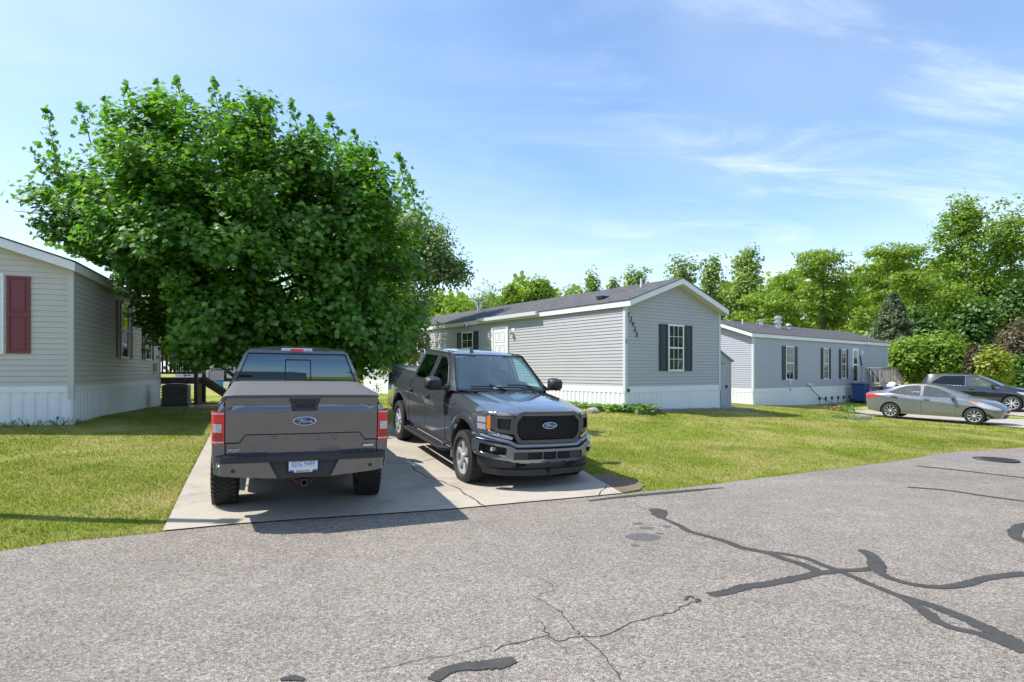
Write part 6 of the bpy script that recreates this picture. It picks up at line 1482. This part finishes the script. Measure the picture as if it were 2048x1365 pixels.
def crown_points(lobes, nclump, k, cr, g, flat=1.0, shell=.45, macro=0, mr=.4, rnd=.55):
    """clump centres inside lobes, then leaves round each clump"""
    L = np.array([l[:6] for l in lobes], float); wts = np.array([(l[3] * l[4] * l[5]) ** .667 * (l[6] if len(l) > 6 else 1) for l in lobes]); wts /= wts.sum()
    idx = g.choice(len(L), nclump, p=wts); d = g.normal(size=(nclump, 3)); d /= np.linalg.norm(d, axis=1, keepdims=True)
    r = g.uniform(shell ** 3, 1, nclump) ** (1 / 3); C = L[idx, :3] + d * r[:, None] * L[idx, 3:6]
    if macro:
        mi_ = g.integers(0, macro, nclump); o_ = g.normal(size=(nclump, 3)); o_ /= np.linalg.norm(o_, axis=1, keepdims=True); C = C[mi_] + o_ * mr * g.uniform(.35, 1.1, (nclump, 1)) * np.array([1, 1, .8]); idx = idx[mi_]
    off = np.clip(g.normal(size=(nclump, k, 3)), -1.7, 1.7) * cr * np.array([1, 1, flat]) * g.uniform(.6, 1.3, (nclump, 1, 1))
    Pp = (C[:, None, :] + off).reshape(-1, 3)
    cen = L[idx, :3]; out = (C - cen) / L[idx, 3:6]; out = np.repeat(out, k, 0)
    N = out * .6 + np.array([0, 0, .8]) + g.normal(size=Pp.shape) * rnd + off.reshape(-1, 3) / (cr + 1e-6) * .25
    return Pp, N, C
def limbs(root_h, top, r0, C, g, nb, lean=(0, 0), gnarl=.25, fork=.3, r_min=.012, twig=True):
    mb = MB(); H_ = top
    tp = [Vector((lean[0] * t * t, lean[1] * t * t, -.2 + (H_ + .2) * t)) + Vector((g.normal() * gnarl * .12 * t, g.normal() * gnarl * .12 * t, 0)) for t in np.linspace(0, 1, 9)]
    mb.tube(tp, [r0 * (1.25 if i == 0 else (1 - .85 * i / 8)) for i in range(9)], 9)
    sel = C[g.choice(len(C), min(nb, len(C)), replace=False)]
    for c in sel:
        c = Vector(c); hgt = max(root_h, min(H_ * .92, c.z - fork * math.hypot(c.x, c.y) - .3)); t = (hgt + .2) / (H_ + .2); i = min(7, int(t * 8)); f = t * 8 - i
        a = tp[i].lerp(tp[i + 1], min(1, f)); m1 = a.lerp(c, .35) + Vector((g.normal() * gnarl * .4, g.normal() * gnarl * .4, .15 + .25 * gnarl)); m2 = a.lerp(c, .7) + Vector((g.normal() * gnarl * .5, g.normal() * gnarl * .5, .12))
        rb = r0 * (1 - .8 * t) * g.uniform(.28, .5); mb.tube([a, m1, m2, c], [rb, rb * .7, rb * .45, r_min], 6, caps=False)
        if twig:
            for _ in range(2):
                e = c + Vector(g.normal(size=3)) * .22; mb.tube([m2, m2.lerp(e, .6), e], [rb * .35, r_min, r_min * .6], 4, caps=False)
    return mb
def tree(name, label, base, lobes, nclump, k, cr, size, tmpl, lmat, bark, r0, root_h, seed, group=None, flat=1.0, shell=.45, nb=40, lean=(0, 0), cut=None, gnarl=.25, fold=.25, cat='tree', top=None, upn=0, macro=0, mr=.4, shoots=(), rnd=.55):
    g = np.random.default_rng(seed); bz = H(*base); T = thing(name, label, cat, (base[0], base[1], bz), group=group)
    P, N, C = crown_points(lobes, nclump, k, cr, g, flat, shell, macro, mr, rnd)
    for (a_, b_, m_) in shoots:
        t_ = g.uniform(-.45, 1, m_)[:, None]; a_ = np.array(a_); b_ = np.array(b_); q_ = a_ + (b_ - a_) * t_ + np.clip(g.normal(size=(m_, 3)), -1.5, 1.5) * .22 * np.clip(1.1 - t_, 0, 1.1); P = np.r_[P, q_]; N = np.r_[N, g.normal(size=(m_, 3)) * .8 + np.array([-.3, -.3, .6])]
    if upn: N[:, 2] += upn
    if cut is not None: kp = cut(P + np.array([base[0], base[1], bz])); P, N = P[kp], N[kp]; C = C[cut(C + np.array([base[0], base[1], bz]))]
    kp = P[:, 2] > .05; P, N = P[kp], N[kp]
    fast_mesh('crown', leaves(P, N, size, tmpl, g, fold), len(tmpl), M[lmat], T)
    top = top or max(l[2] + l[5] * .6 for l in lobes); tk = limbs(root_h, top, r0, C, g, nb, lean, gnarl)
    for (a_, b_, m_) in shoots:
        a_, b_ = Vector(a_), Vector(b_); c_ = a_ + (a_ - b_) * .7 + Vector((-a_.x, -a_.y, 0)) * .12; tk.tube([c_, a_, a_.lerp(b_, .9)], [.022, .014, .006], 5, caps=False)
    tk.build('trunk', M[bark], T, smooth=60, recalc=False)
    return T
bark_mat('bark_grey', (.10, .085, .07), (.22, .19, .16)); bark_mat('bark_dark', (.045, .035, .028), (.11, .09, .07)); bark_mat('bark_pale', (.24, .22, .18), (.40, .37, .31))
leaf_mat('leaf_maple', (.068, .180, .016), (.130, .295, .025), (.225, .420, .045), .52, .05)
leaf_mat('leaf_pear', (.17, .25, .09), (.25, .34, .14), (.35, .44, .22), .50, .05)
leaf_mat('leaf_locust', (.17, .255, .032), (.245, .345, .052), (.33, .43, .08), .50, .03)
leaf_mat('leaf_poplar', (.19, .27, .06), (.27, .36, .10), (.38, .47, .18), .46, .05)
leaf_mat('leaf_wood', (.15, .245, .026), (.225, .335, .045), (.31, .41, .075), .50, .03)
leaf_mat('leaf_dark', (.045, .115, .014), (.08, .17, .024), (.125, .23, .04), .4, .05)
leaf_mat('leaf_spruce', (.10, .145, .080), (.16, .205, .12), (.22, .265, .165), .2, .04)
leaf_mat('leaf_shrub', (.15, .24, .022), (.22, .33, .036), (.29, .40, .06), .42, .04)
leaf_mat('leaf_brown', (.10, .085, .05), (.17, .135, .085), (.24, .19, .13), .25, .04)
leaf_mat('leaf_purple', (.045, .012, .022), (.075, .02, .035), (.11, .035, .05), .3, .08)
leaf_mat('leaf_yellow', (.20, .31, .02), (.30, .36, .03), (.46, .36, .04), .45, .05)

# --- the big maple over the beige home's corner
bx_, by_ = -7.0, 15.6
def over_roof(W):
    q = W[:, :2] - np.array([c4]); u = q @ np.array(dlc.xy); v = q @ np.array(dgc.xy)
    ins = (u > -.4) & (u < 16) & (v > -.35); low = (u > -1) & (u < 4.0) & (v > -1.5) & (W[:, 2] < 4.1 - .36 * np.clip(u, 0, 7)); return ~(ins & (W[:, 2] < 4.35 + .33 * np.clip(v, 0, 2.5))) & ~low
ML = [(-.4, 0, 4.6, 3.9, 3.4, 3.35), (-2.8, 0, 5.7, 1.8, 1.9, 1.7), (-3.3, -.2, 4.9, 1.45, 1.8, 1.6), (-1.0, -.3, 6.6, 2.0, 1.9, 1.4), (1.5, 0, 5.5, 2.1, 2.1, 1.6), (2.9, .1, 4.1, 1.55, 2.0, 1.9), (3.1, .2, 2.6, 1.55, 1.9, 1.3), (.4, -.8, 2.3, 3.0, 2.2, 1.0), (1.6, .2, 1.75, 2.4, 2.0, .75), (-.6, -.4, 2.2, 1.9, 2.0, .9), (-2.1, -.3, 3.1, 1.5, 1.8, 1.5), (-1.5, -.6, 2.1, 1.5, 1.7, .9), (-.5, -1.6, 4.2, 2.2, 1.6, 1.8), (3.05, 0, 5.0, 1.2, 1.6, 1.3), (2.3, 0, 5.9, 1.4, 1.6, 1.25)]
SHT = []; _r = random.Random(21)
def tipm(px, py, L_=1.1, m_=90, lean=-.25):
    D_ = _r.uniform(13.6, 15.6); x_ = (px - CX) / FPX * D_ - bx_; z_ = (HY - py) / FPX * D_ + CAMZ - .45; y_ = D_ - by_
    SHT.append(((x_ - lean * .6, y_ + .2, z_ - L_), (x_, y_, z_), m_))
for q in ((92, 222, 1.5), (105, 300, 1), (158, 208, 1), (205, 200, .9), (250, 175, 1), (312, 166, 1.1), (352, 160, 1.1), (424, 163, 1.2), (455, 195, .9), (494, 190, .9), (530, 222, .8), (582, 210, .9), (620, 240, .7), (660, 236, .9), (706, 266, .8), (740, 305, .7), (796, 318, .8), (815, 360, .7)): tipm(*q)
for q in ((40, 296, .9), (62, 330, .7), (32, 437, .5), (55, 455, .5), (75, 395, .6)): 
    D_ = 13.9; x_ = (q[0] - CX) / FPX * D_ - bx_; z_ = (HY - q[1]) / FPX * D_ + CAMZ - .45; SHT.append(((x_ + 1.1, -1.3, z_ - q[2]), (x_, -1.6, z_), 60))
tree('maple_tree', 'large dark green maple with wind blown crown between beige home and left pickup', (bx_, by_), ML, 6400, 19, .17, .142, MAPLE, 'leaf_maple', 'bark_grey', .21, 1.5, 11, nb=90, cut=over_roof, shell=.42, gnarl=.5, top=6.6, macro=620, mr=.50, shoots=SHT, rnd=.42, flat=.8)
# --- the grey green tree behind it
PL = [(-.3, 0, 4.6, 1.9, 1.9, 3.3), (.55, 0, 6.5, 1.65, 1.7, 1.6), (1.4, 0, 5.9, 1.25, 1.4, 1.2), (2.15, -.2, 5.35, .8, .8, .75), (2.75, -.2, 5.2, .4, .4, .35, 1.4), (.1, 0, 2.6, 1.15, 1.4, 1.6), (-.6, 0, 7.2, 1.1, 1.1, .9)]
tree('pear_tree', 'finer leaved grey green tree right behind the maple, in front of the grey home', (-4.94, 25.0), PL, 1700, 16, .22, .14, BLOB, 'leaf_pear', 'bark_dark', .13, 1.2, 12, nb=70, shell=.4, macro=420, mr=.34)
# --- trees beyond the roofs
def bg(name, label, px0, px1, topy, D, kind, seed, grp='trees behind the mobile homes', low=.18, n=1.0, wob=1.0, basez=None):
    """px0,px1,topy: outline seen from the road; D: distance in metres"""
    g = random.Random(seed); cx = ((px0 + px1) / 2 - CX) / FPX * D; W = (px1 - px0) / FPX * D / 2; ht = (HY - topy) / FPX * D + CAMZ - H(cx, D)
    z0 = ht * low; lobes = []
    spec = {'locust': ('leaf_locust', SPRAY, .40, .46, .18, 13), 'wood': ('leaf_wood', BLOB, .25, .36, .7, 17), 'poplar': ('leaf_poplar', BLOB, .24, .30, .8, 13), 'dark': ('leaf_dark', BLOB, .27, .38, .7, 16), 'pale': ('leaf_poplar', SPRAY, .28, .45, .5, 8)}[kind]
    sc_ = D / 52 if D > 52 else 1; a_, c_ = W, (ht - z0) / 2; zc = (ht + z0) / 2
    if kind in ('wood', 'dark', 'pale'):
        for i in range(15):
            th = g.uniform(0, 6.28); ph = g.uniform(-.8, 1.35); d_ = (math.cos(th) * math.cos(ph), math.sin(th) * math.cos(ph), math.sin(ph)); f_ = g.uniform(.45, .72)
            r1, r2 = a_ * g.uniform(.30, .52), c_ * g.uniform(.22, .38); zz = zc + d_[2] * c_ * f_ * 1.1
            lobes.append((d_[0] * a_ * f_, d_[1] * a_ * f_, min(zz, ht - r2), r1, r1, r2))
        lobes.append((g.uniform(-.3, .3) * W, 0, ht - c_ * .25, a_ * .38, a_ * .38, c_ * .25)); lobes.append((0, 0, zc - c_ * .2, a_ * .7, a_ * .7, c_ * .6))
    elif kind == 'poplar':
        for i in range(9):
            t = (i + .5) / 9; wd = W * (.95 - .38 * t ** 1.6); th = g.uniform(0, 6.28); r1 = wd * g.uniform(.55, .80); hz = (ht - z0) / 9 * g.uniform(.9, 1.5); lobes.append((math.cos(th) * wd * .5 + .12 * W * t, math.sin(th) * wd * .5, min(lerp(z0, ht, t), ht - hz), r1, r1, hz))
    else:
        for i in range(11):
            t = (i + .5) / 11; wd = W * (.55 + .45 * math.sin(math.pi * (.1 + .75 * t))); hz = (ht - z0) / 11 * .62
            for j in range(3):
                th = g.uniform(0, 6.28); f_ = g.uniform(.25, .72); r1 = wd * g.uniform(.28, .45); lobes.append((math.cos(th) * wd * f_, math.sin(th) * wd * f_, min(lerp(z0, ht, t) + g.uniform(-.5, .5) * hz, ht - hz - (f_ * .12 * ht if t > .7 else 0)), r1, r1, hz))
    area = W * (ht - z0); ncl = int(min(2000, max(200, area * 24 * n / sc_ ** 1.4)))
    if kind == 'poplar': ncl = int(ncl * 1.0)
    return tree(name, label, (cx, D), lobes, ncl, spec[5], spec[3] * sc_, spec[2] * sc_, spec[1], spec[0], 'bark_dark' if kind in ('locust', 'dark') else 'bark_grey', max(.10, ht * .014), ht * .15, seed, grp, flat=spec[4], shell=.3, nb=36 if kind == 'locust' else 26, gnarl=.6, top=ht * .85)
BG = [
 ('Leafy_tree', 'bright green round tree nearest the maple, above the left end of the long roof', 865, 962, 590, 74, 'wood', 101, 1),
 ('pale_tree', 'pale feathery half bare tree above the round roof pipe', 925, 1010, 560, 80, 'pale', 102, .9),
 ('Leafy_tree', 'dense light green tree between the pale feathery tree and the double crowned one', 985, 1060, 562, 86, 'wood', 103, 1),
 ('Leafy_tree', 'broad green tree with a darker double crown above the middle of the long roof', 1040, 1125, 556, 88, 'wood', 104, 1.1),
 ('pale_tree', 'thin pale tree right of the double crowned tree', 1110, 1166, 566, 84, 'pale', 105, .8),
 ('poplar_tree', 'narrow upright poplar leftmost in the row above the grey home ridge', 1166, 1208, 540, 72, 'poplar', 106, 1),
 ('poplar_tree', 'slim short poplar second in the row, above the dark roof vent', 1206, 1238, 552, 74, 'poplar', 107, .8),
 ('poplar_tree', 'small loose poplar just left of the gable peak', 1240, 1302, 532, 70, 'poplar', 108, .9),
 ('poplar_tree', 'wide loose poplar directly above the gable peak', 1312, 1398, 508, 70, 'poplar', 109, .85),
 ('poplar_tree', 'slim poplar behind the right slope of the gable', 1394, 1450, 512, 72, 'poplar', 110, .85),
 ('poplar_tree', 'tallest poplar of the row, right of the gable roof', 1444, 1526, 490, 70, 'poplar', 111, 1),
 ('locust_tree', 'low bright green locust left above the far grey roof', 1470, 1606, 575, 54, 'locust', 112, .85),
 ('locust_tree', 'thin locust between the tall poplar and the big locust', 1522, 1606, 532, 60, 'locust', 113, .6),
 ('locust_tree', 'large spreading locust with visible dark limbs above the far roof pipes', 1572, 1722, 484, 54, 'locust', 114, .75),
 ('locust_tree', 'broad locust behind the blue spruce', 1690, 1858, 474, 58, 'locust', 115, .75),
 ('locust_tree', 'yellow green locust between spruce and the tall right trees', 1770, 1900, 528, 52, 'locust', 116, .75),
 ('cottonwood_tree', 'tallest tree at the right with open crown and leaning top', 1868, 1994, 380, 54, 'wood', 117, .5),
 ('cottonwood_tree', 'tall tree cut by the right picture edge', 1955, 2090, 384, 55, 'wood', 118, .55),
 ('cottonwood_tree', 'lower leafy tree filling below the two tall right trees', 1880, 1990, 560, 50, 'wood', 119, .6),
 ('understory_tree', 'dark leafy tree behind the round yellow green shrub', 1800, 1905, 612, 47, 'dark', 120, 1.2),
 ('understory_tree', 'dark green tree above the crossover roof', 1895, 2000, 600, 49, 'dark', 121, 1.2),
 ('understory_tree', 'dark green tree at the right picture edge behind brown bushes', 1975, 2090, 560, 51, 'dark', 122, 1.2),
]
for nm, lb, a, b, ty, D, kd, sd, n_ in BG: bg(nm.lower(), lb, a, b, ty, D, kd, sd, n=n_, low=.05 if kd == 'dark' or 'filling' in lb else .16)
# blue spruce: tiers of drooping boughs round a straight trunk
def spruce(label, px, topy, D, W, seed):
    g = np.random.default_rng(seed); x = (px - CX) / FPX * D; bz = H(x, D); ht = (HY - topy) / FPX * D + CAMZ - bz; T = thing('spruce_tree', label, 'tree', (x, D, bz), group=None)
    P = []; N = []; tb = MB(); tb.tube([(0, 0, -.2), (0, 0, ht * .98)], [.16, .02], 8)
    for i in range(210):
        t = (i + .5) / 210; z = .25 + (ht - .3) * t; rad = W * (1 - t ** 1.9) ** .9 * g.uniform(.7, 1.12) + .12; a = i * 2.399 + g.normal() * .2
        tip = Vector((math.cos(a) * rad, math.sin(a) * rad, z - rad * .18)); tb.tube([(0, 0, z), tip * .55 + Vector((0, 0, z * .45 - .02)), tip], [.03, .02, .006], 4, caps=False)
        m = int(22 + 60 * rad); s = g.uniform(.15, 1, m); sd_ = g.normal(size=m) * .24 * (1.2 - s * .6); 
        P.append(np.c_[np.cos(a) * rad * s - np.sin(a) * sd_, np.sin(a) * rad * s + np.cos(a) * sd_, z - rad * .18 * s * s + g.normal(size=m) * .10]); N.append(g.normal(size=(m, 3)) * .5 + np.array([np.cos(a) * .3, np.sin(a) * .3, .9]))
    P = np.concatenate(P); N = np.concatenate(N); fast_mesh('crown', leaves(P, N, .26, SPRAY, g), len(SPRAY), M['leaf_spruce'], T); tb.build('trunk', M['bark_dark'], T, recalc=False)
spruce('blue grey spruce with drooping boughs behind the far roof end', 1786, 586, 46, 2.75, 130)
def bush(name, label, px0, px1, topy, basey, D, mat, seed, tm=BLOB, size=.2, n=900, k=12, cat='bush', grp=None, trunk='bark_dark', low=0.0):
    x = ((px0 + px1) / 2 - CX) / FPX * D; W = (px1 - px0) / FPX * D / 2; ht = (HY - topy) / FPX * D + CAMZ - H(x, D); g = random.Random(seed)
    lobes = [(0, 0, ht * (.5 + low * .5), W * .8, W * .8, ht * (.5 - low * .5))] + [(g.uniform(-.6, .6) * W, g.uniform(-.5, .5) * W, ht * g.uniform(.35 + low * .5, .74), W * .42, W * .42, ht * .24) for _ in range(9)]
    return tree(name, label, (x, D), lobes, n, k, .22, size, tm, mat, trunk, .06, .2, seed, grp, shell=.5, nb=24, cat=cat, top=ht * .6)
bush('round_shrub', 'big rounded yellow green shrub at the far home end', 1768, 1932, 666, 768, 41, 'leaf_shrub', 140, n=1500, size=.21)
bush('small_maple', 'small bright yellow green maple sapling behind the crossover windscreen', 1960, 2020, 690, 768, 34, 'leaf_yellow', 141, MAPLE, .18, 240, 9, cat='tree', trunk='bark_pale', low=.35)
bush('purple_shrub', 'dark purple leaved shrub just left of the yellow green sapling', 1938, 1970, 692, 760, 36, 'leaf_purple', 142, BLOB, .15, 170, 9)
bush('brown_bush', 'brownish twiggy bush between round shrub and purple shrub', 1908, 1962, 688, 765, 43, 'leaf_brown', 143, SPRAY, .22, 420, 10)
bush('brown_bush', 'large brownish bush at the right picture edge', 1985, 2110, 632, 770, 42, 'leaf_brown', 144, SPRAY, .24, 1100, 11)
bush('dark_hedge_bush', 'dark green bush below the brown one, right of the sapling', 1995, 2090, 715, 775, 38, 'leaf_dark', 145, BLOB, .2, 600, 11)
bush('leafy_shrub', 'green shrub showing behind the far deck railing', 1775, 1812, 715, 780, 43.5, 'leaf_wood', 146, BLOB, .2, 300, 10)
simple_home('house', 'white roofed far house glimpsed through the brown bushes at the right', (36.0, 47.5), 8, 9, 4.5, 2.9, .9, 'siding_grey_far', roofm='vinyl_white')
for i, (x, y, s_) in enumerate(((-32, 58, 1), (-22, 62, 1.1), (-14, 60, 1.0), (-38, 55, .9))):
    tree('leafy_tree', ['distant green tree left behind the pale far house', 'distant tall green tree between the two far houses', 'distant green tree behind the beige far house', 'distant tree seen through the porch railing'][i], (x, y), [(0, 0, 5 * s_, 3.2, 3.2, 3), (1, 0, 6.5 * s_, 2, 2, 2), (-1.2, 0, 4, 2.2, 2.2, 2)], 420, 12, .5, .45, BLOB, 'leaf_wood', 'bark_dark', .2, 1.2, 200 + i, 'trees beyond the far houses', nb=20)
for i, (x, y) in enumerate(((34, 8), (38, 15), (42, 2))):
    tree('leafy_tree', 'tree beyond the right picture edge, mirrored in the gable window', (x, y), [(0, 0, 5, 3.8, 3.8, 3.6), (1, 0, 7.5, 2.6, 2.6, 2.6), (-1.2, 0, 3.4, 2.8, 2.8, 2.4)], 260, 10, .6, .6, BLOB, 'leaf_wood', 'bark_dark', .2, 1.2, 240 + i, 'trees beyond the right edge', nb=10)
for i, (x, y) in enumerate(((-16, -22), (-5, -26), (4, -27), (20, -24))):
    tree('leafy_tree', 'tree across the road behind the viewer, mirrored in the truck windows', (x, y), [(0, 0, 5, 3.4, 3.4, 3), (1, 0, 6.5, 2, 2, 2), (-1.2, 0, 4, 2.2, 2.2, 2)], 260, 10, .6, .6, BLOB, 'leaf_dark', 'bark_dark', .2, 1.2, 220 + i, 'trees across the road', nb=12)
# wooded rise that closes the view behind everything
g_ = np.random.default_rng(300); nW = 40000; Xw = g_.uniform(-30, 130, nW); top_ = np.interp(Xw, [-30, 6, 13, 34, 46, 130], [15.5, 16.0, 12.5, 13.0, 18, 19]) + 1.7 * np.sin(Xw * .21) + 1.3 * np.sin(Xw * .53 + 1) + .8 * np.sin(Xw * 1.3)
Zw = g_.uniform(0, 1, nW) ** .75 * top_; Yw = 104 + g_.normal(size=nW) * 3 - Xw * .12
Nw = g_.normal(size=(nW, 3)) * .7 + np.array([-.2, -.4, .6])
tag(fast_mesh('far_woods', leaves(np.c_[Xw, Yw, Zw], Nw, .95, BLOB, g_), len(BLOB), M['leaf_wood']), 'distant strip of woodland closing the view behind the homes', 'woods', kind='stuff')
# ------------------------------------------------------------------ mown grass
def grass_patch(poly_bounds, dens, test, hmin, hmax, w0, g):
    x0, x1, y0, y1 = poly_bounds; n = int((x1 - x0) * (y1 - y0) * dens); P = np.c_[g.uniform(x0, x1, n), g.uniform(y0, y1, n)]
    return P[test(P)]
HF = []
for c_, d_, g2_, L_, W_ in ((c3, dl, dg, 20.4, 4.65), (c3b, dlb, dgb, 16.2, 4.6), (c3c, dlc, dgc, 8.9, 4.9)):
    HF.append([tuple((c_ + d_ * a + g2_ * b).xy) for a, b in ((0, 0), (L_, 0), (L_, W_), (0, W_))])
def lawn(P):
    ok = ~inpoly(P, ROAD) & ~inpoly(P, DRV) & ~inpoly(P, DRV2) & ~inpoly(P, DIRT) & ~inpoly(P, PATH) & ~inpoly(P, DRV3)
    for h in HF: ok &= ~inpoly(P, h)
    ok &= np.abs(P[:, 0]) < P[:, 1] * .90 + 1.2
    return ok
gg = np.random.default_rng(77); PT = []
for (b, dn) in (((-7.5, 0, 4.5, 9), 2000), ((-13, -3, 9, 14), 1000), ((0, 9, 8, 13), 1500), ((0, 16, 13, 19), 700), ((9, 18, 11, 16), 600), ((-3, 22, 19, 27), 130), ((-12, -2, 14, 24), 160)):
    P = grass_patch(b, dn, lawn, 0, 0, 0, gg); PT.append(np.c_[P, np.full(len(P), max(1.0, (1500 / dn) ** .32))])
# extra tufts along the road joint and the slab edges
ed = []
for poly, nn in ((EDGE_L, 260), (EDGE_R, 260), ([DRV_L[0], DRV_L[1], DRV_L[2], DRV[11]], 320), (EDGE_M, 26)):
    for a, b in zip(poly, poly[1:]):
        a, b = np.array(a), np.array(b); m = int(np.hypot(*(b - a)) * nn * .55)
        t = gg.random(m); q = a + (b - a) * t[:, None] + gg.normal(size=(m, 2)) * .022; ed.append(q)
E_ = np.concatenate(ed); E_ = E_[np.abs(E_[:, 0]) < E_[:, 1] * .9 + 1.2]; PT.append(np.c_[E_, np.full(len(E_), 1.0)])
A = np.concatenate(PT); n = len(A); z = HV(A[:, :2]); s = A[:, 2]
hgt = gg.uniform(.014, .040, n) * (1 + .25 * (s - 1)); wd = gg.uniform(.003, .006, n) * s * 1.2; az = gg.uniform(0, 2 * np.pi, n); ln = gg.uniform(.1, .9, n) * hgt; la = gg.uniform(0, 2 * np.pi, n)
B0 = np.c_[A[:, 0] - np.cos(az) * wd, A[:, 1] - np.sin(az) * wd, z - .004]; B1 = np.c_[A[:, 0] + np.cos(az) * wd, A[:, 1] + np.sin(az) * wd, z - .004]; Tp = np.c_[A[:, 0] + np.cos(la) * ln, A[:, 1] + np.sin(la) * ln, z + hgt]
V = np.stack([B0, B1, Tp], 1).reshape(-1, 3)
tag(fast_mesh('grass', V, 3, M['grass_blade']), 'short mown lawn grass with dry straw patches', 'grass', kind='stuff')
# clover heads and petals scattered on the right lawn
# ------------------------------------------------------------------ sky, sun, camera
SUN_EL, SUN_AZ = 54.0, 180.5           # azimuth counted from +X towards +Y
w = bpy.data.worlds.new('World'); SC.world = w; w.use_nodes = True; nt = w.node_tree; nt.nodes.clear()
def wn(t, **k):
    n = nt.nodes.new(t)
    for a, b in k.items(): setattr(n, a, b)
    return n
sky = wn('ShaderNodeTexSky', sky_type='NISHITA', sun_disc=False, sun_elevation=R(SUN_EL), sun_rotation=R(90 - SUN_AZ), air_density=1.0, dust_density=.6, ozone_density=.9, altitude=200)
tc = wn('ShaderNodeTexCoord'); L = nt.links.new
# thin high cloud, defined by direction projected on a flat layer
sp = wn('ShaderNodeSeparateXYZ'); L(tc.outputs['Generated'], sp.inputs[0])
def wm(op, a, b=0.0):
    n = wn('ShaderNodeMath', operation=op)
    for i, v in enumerate((a, b)):
        if isinstance(v, (int, float)): n.inputs[i].default_value = v
        else: L(v, n.inputs[i])
    return n.outputs[0]
zc = wm('ADD', wm('MAXIMUM', sp.outputs['Z'], 0.0), .22)
cb = wn('ShaderNodeCombineXYZ'); L(wm('DIVIDE', sp.outputs['X'], zc), cb.inputs[0]); L(wm('DIVIDE', sp.outputs['Y'], zc), cb.inputs[1])
def cloud(scale, sx, sy, rot, lo, hi, detail=7, dist=.6, off=(0, 0, 0), rough=.55):
    mp = wn('ShaderNodeMapping'); L(cb.outputs[0], mp.inputs[0]); mp.inputs['Rotation'].default_value = (0, 0, R(rot)); mp.inputs['Scale'].default_value = (sx, sy, 1); mp.inputs['Location'].default_value = off
    n = wn('ShaderNodeTexNoise'); L(mp.outputs[0], n.inputs[0]); n.inputs['Scale'].default_value = scale; n.inputs['Detail'].default_value = detail; n.inputs['Roughness'].default_value = rough; n.inputs['Distortion'].default_value = dist
    r = wn('ShaderNodeMapRange', interpolation_type='SMOOTHSTEP'); L(n.outputs['Fac'], r.inputs[0]); r.inputs[1].default_value = lo; r.inputs[2].default_value = hi
    return r.outputs[0]
wisps = wm('MULTIPLY', cloud(1.5, 1.0, 2.6, 28, .44, .84, 8, .7, (1.1, .4, 0), .62), .70)
rmask = wn('ShaderNodeMapRange', interpolation_type='SMOOTHSTEP'); L(sp.outputs['X'], rmask.inputs[0]); rmask.inputs[1].default_value = -.05; rmask.inputs[2].default_value = .45; rmask.inputs[3].default_value = .18; rmask.inputs[4].default_value = 1.0
wisps = wm('MULTIPLY', wisps, rmask.outputs[0])
veil = wm('MULTIPLY', cloud(.55, 1, 1.3, 40, .34, .68, 4, .2, (.2, 1.7, 0)), .24)
left = wn('ShaderNodeMapRange', interpolation_type='SMOOTHSTEP'); L(sp.outputs['X'], left.inputs[0]); left.inputs[1].default_value = .25; left.inputs[2].default_value = -.75; left.inputs[3].default_value = 0.0; left.inputs[4].default_value = .22
low = wn('ShaderNodeMapRange', interpolation_type='SMOOTHSTEP'); L(sp.outputs['Z'], low.inputs[0]); low.inputs[1].default_value = .36; low.inputs[2].default_value = .0; low.inputs[3].default_value = .0; low.inputs[4].default_value = .46
f = wm('MINIMUM', wm('ADD', wm('ADD', wisps, veil), wm('ADD', left.outputs[0], low.outputs[0])), .92)
mx = wn('ShaderNodeMix', data_type='RGBA'); L(f, mx.inputs[0]); tn = wn('ShaderNodeMix', data_type='RGBA', blend_type='MULTIPLY'); tn.inputs[0].default_value = 1; L(sky.outputs[0], tn.inputs[6]); tn.inputs[7].default_value = (.80, .98, 1.12, 1); L(tn.outputs[2], mx.inputs[6]); mx.inputs[7].default_value = (CLOUD * .86, CLOUD * .96, CLOUD * 1.1, 1)
bg = wn('ShaderNodeBackground'); bg.inputs[1].default_value = SKY_STRENGTH; L(mx.outputs[2], bg.inputs[0])
wo = wn('ShaderNodeOutputWorld'); L(bg.outputs[0], wo.inputs[0])
sl = bpy.data.lights.new('sun', 'SUN'); sl.energy = SUN_E; sl.angle = R(.53); sl.color = (1, .95, .87)
so = bpy.data.objects.new('sun', sl); COL.objects.link(so)
sd = Vector((math.cos(R(SUN_AZ)) * math.cos(R(SUN_EL)), math.sin(R(SUN_AZ)) * math.cos(R(SUN_EL)), math.sin(R(SUN_EL))))
so.rotation_euler = sd.to_track_quat('Z', 'Y').to_euler(); so.location = sd * 60
cd = bpy.data.cameras.new('camera'); cam = bpy.data.objects.new('camera', cd); COL.objects.link(cam); SC.camera = cam
cam.location = (0, 0, CAMZ); cam.rotation_euler = (R(90), 0, 0)
cd.sensor_width = 36; cd.lens = FPX / 2048 * 36; cd.shift_y = (HY - 682.5) / 2048; cd.clip_start = .05; cd.clip_end = 4000
vs = SC.view_settings; vs.view_transform = 'Standard'; vs.look = 'None'; vs.exposure = EXPO; vs.gamma = 1; vs.use_curve_mapping = False
cy_ = SC.cycles; cy_.max_bounces = 8; cy_.diffuse_bounces = 3; cy_.glossy_bounces = 4; cy_.transparent_max_bounces = 12; cy_.transmission_bounces = 4; cy_.use_denoising = True; cy_.caustics_reflective = False; cy_.caustics_refractive = False
cy_.sample_clamp_indirect = 6
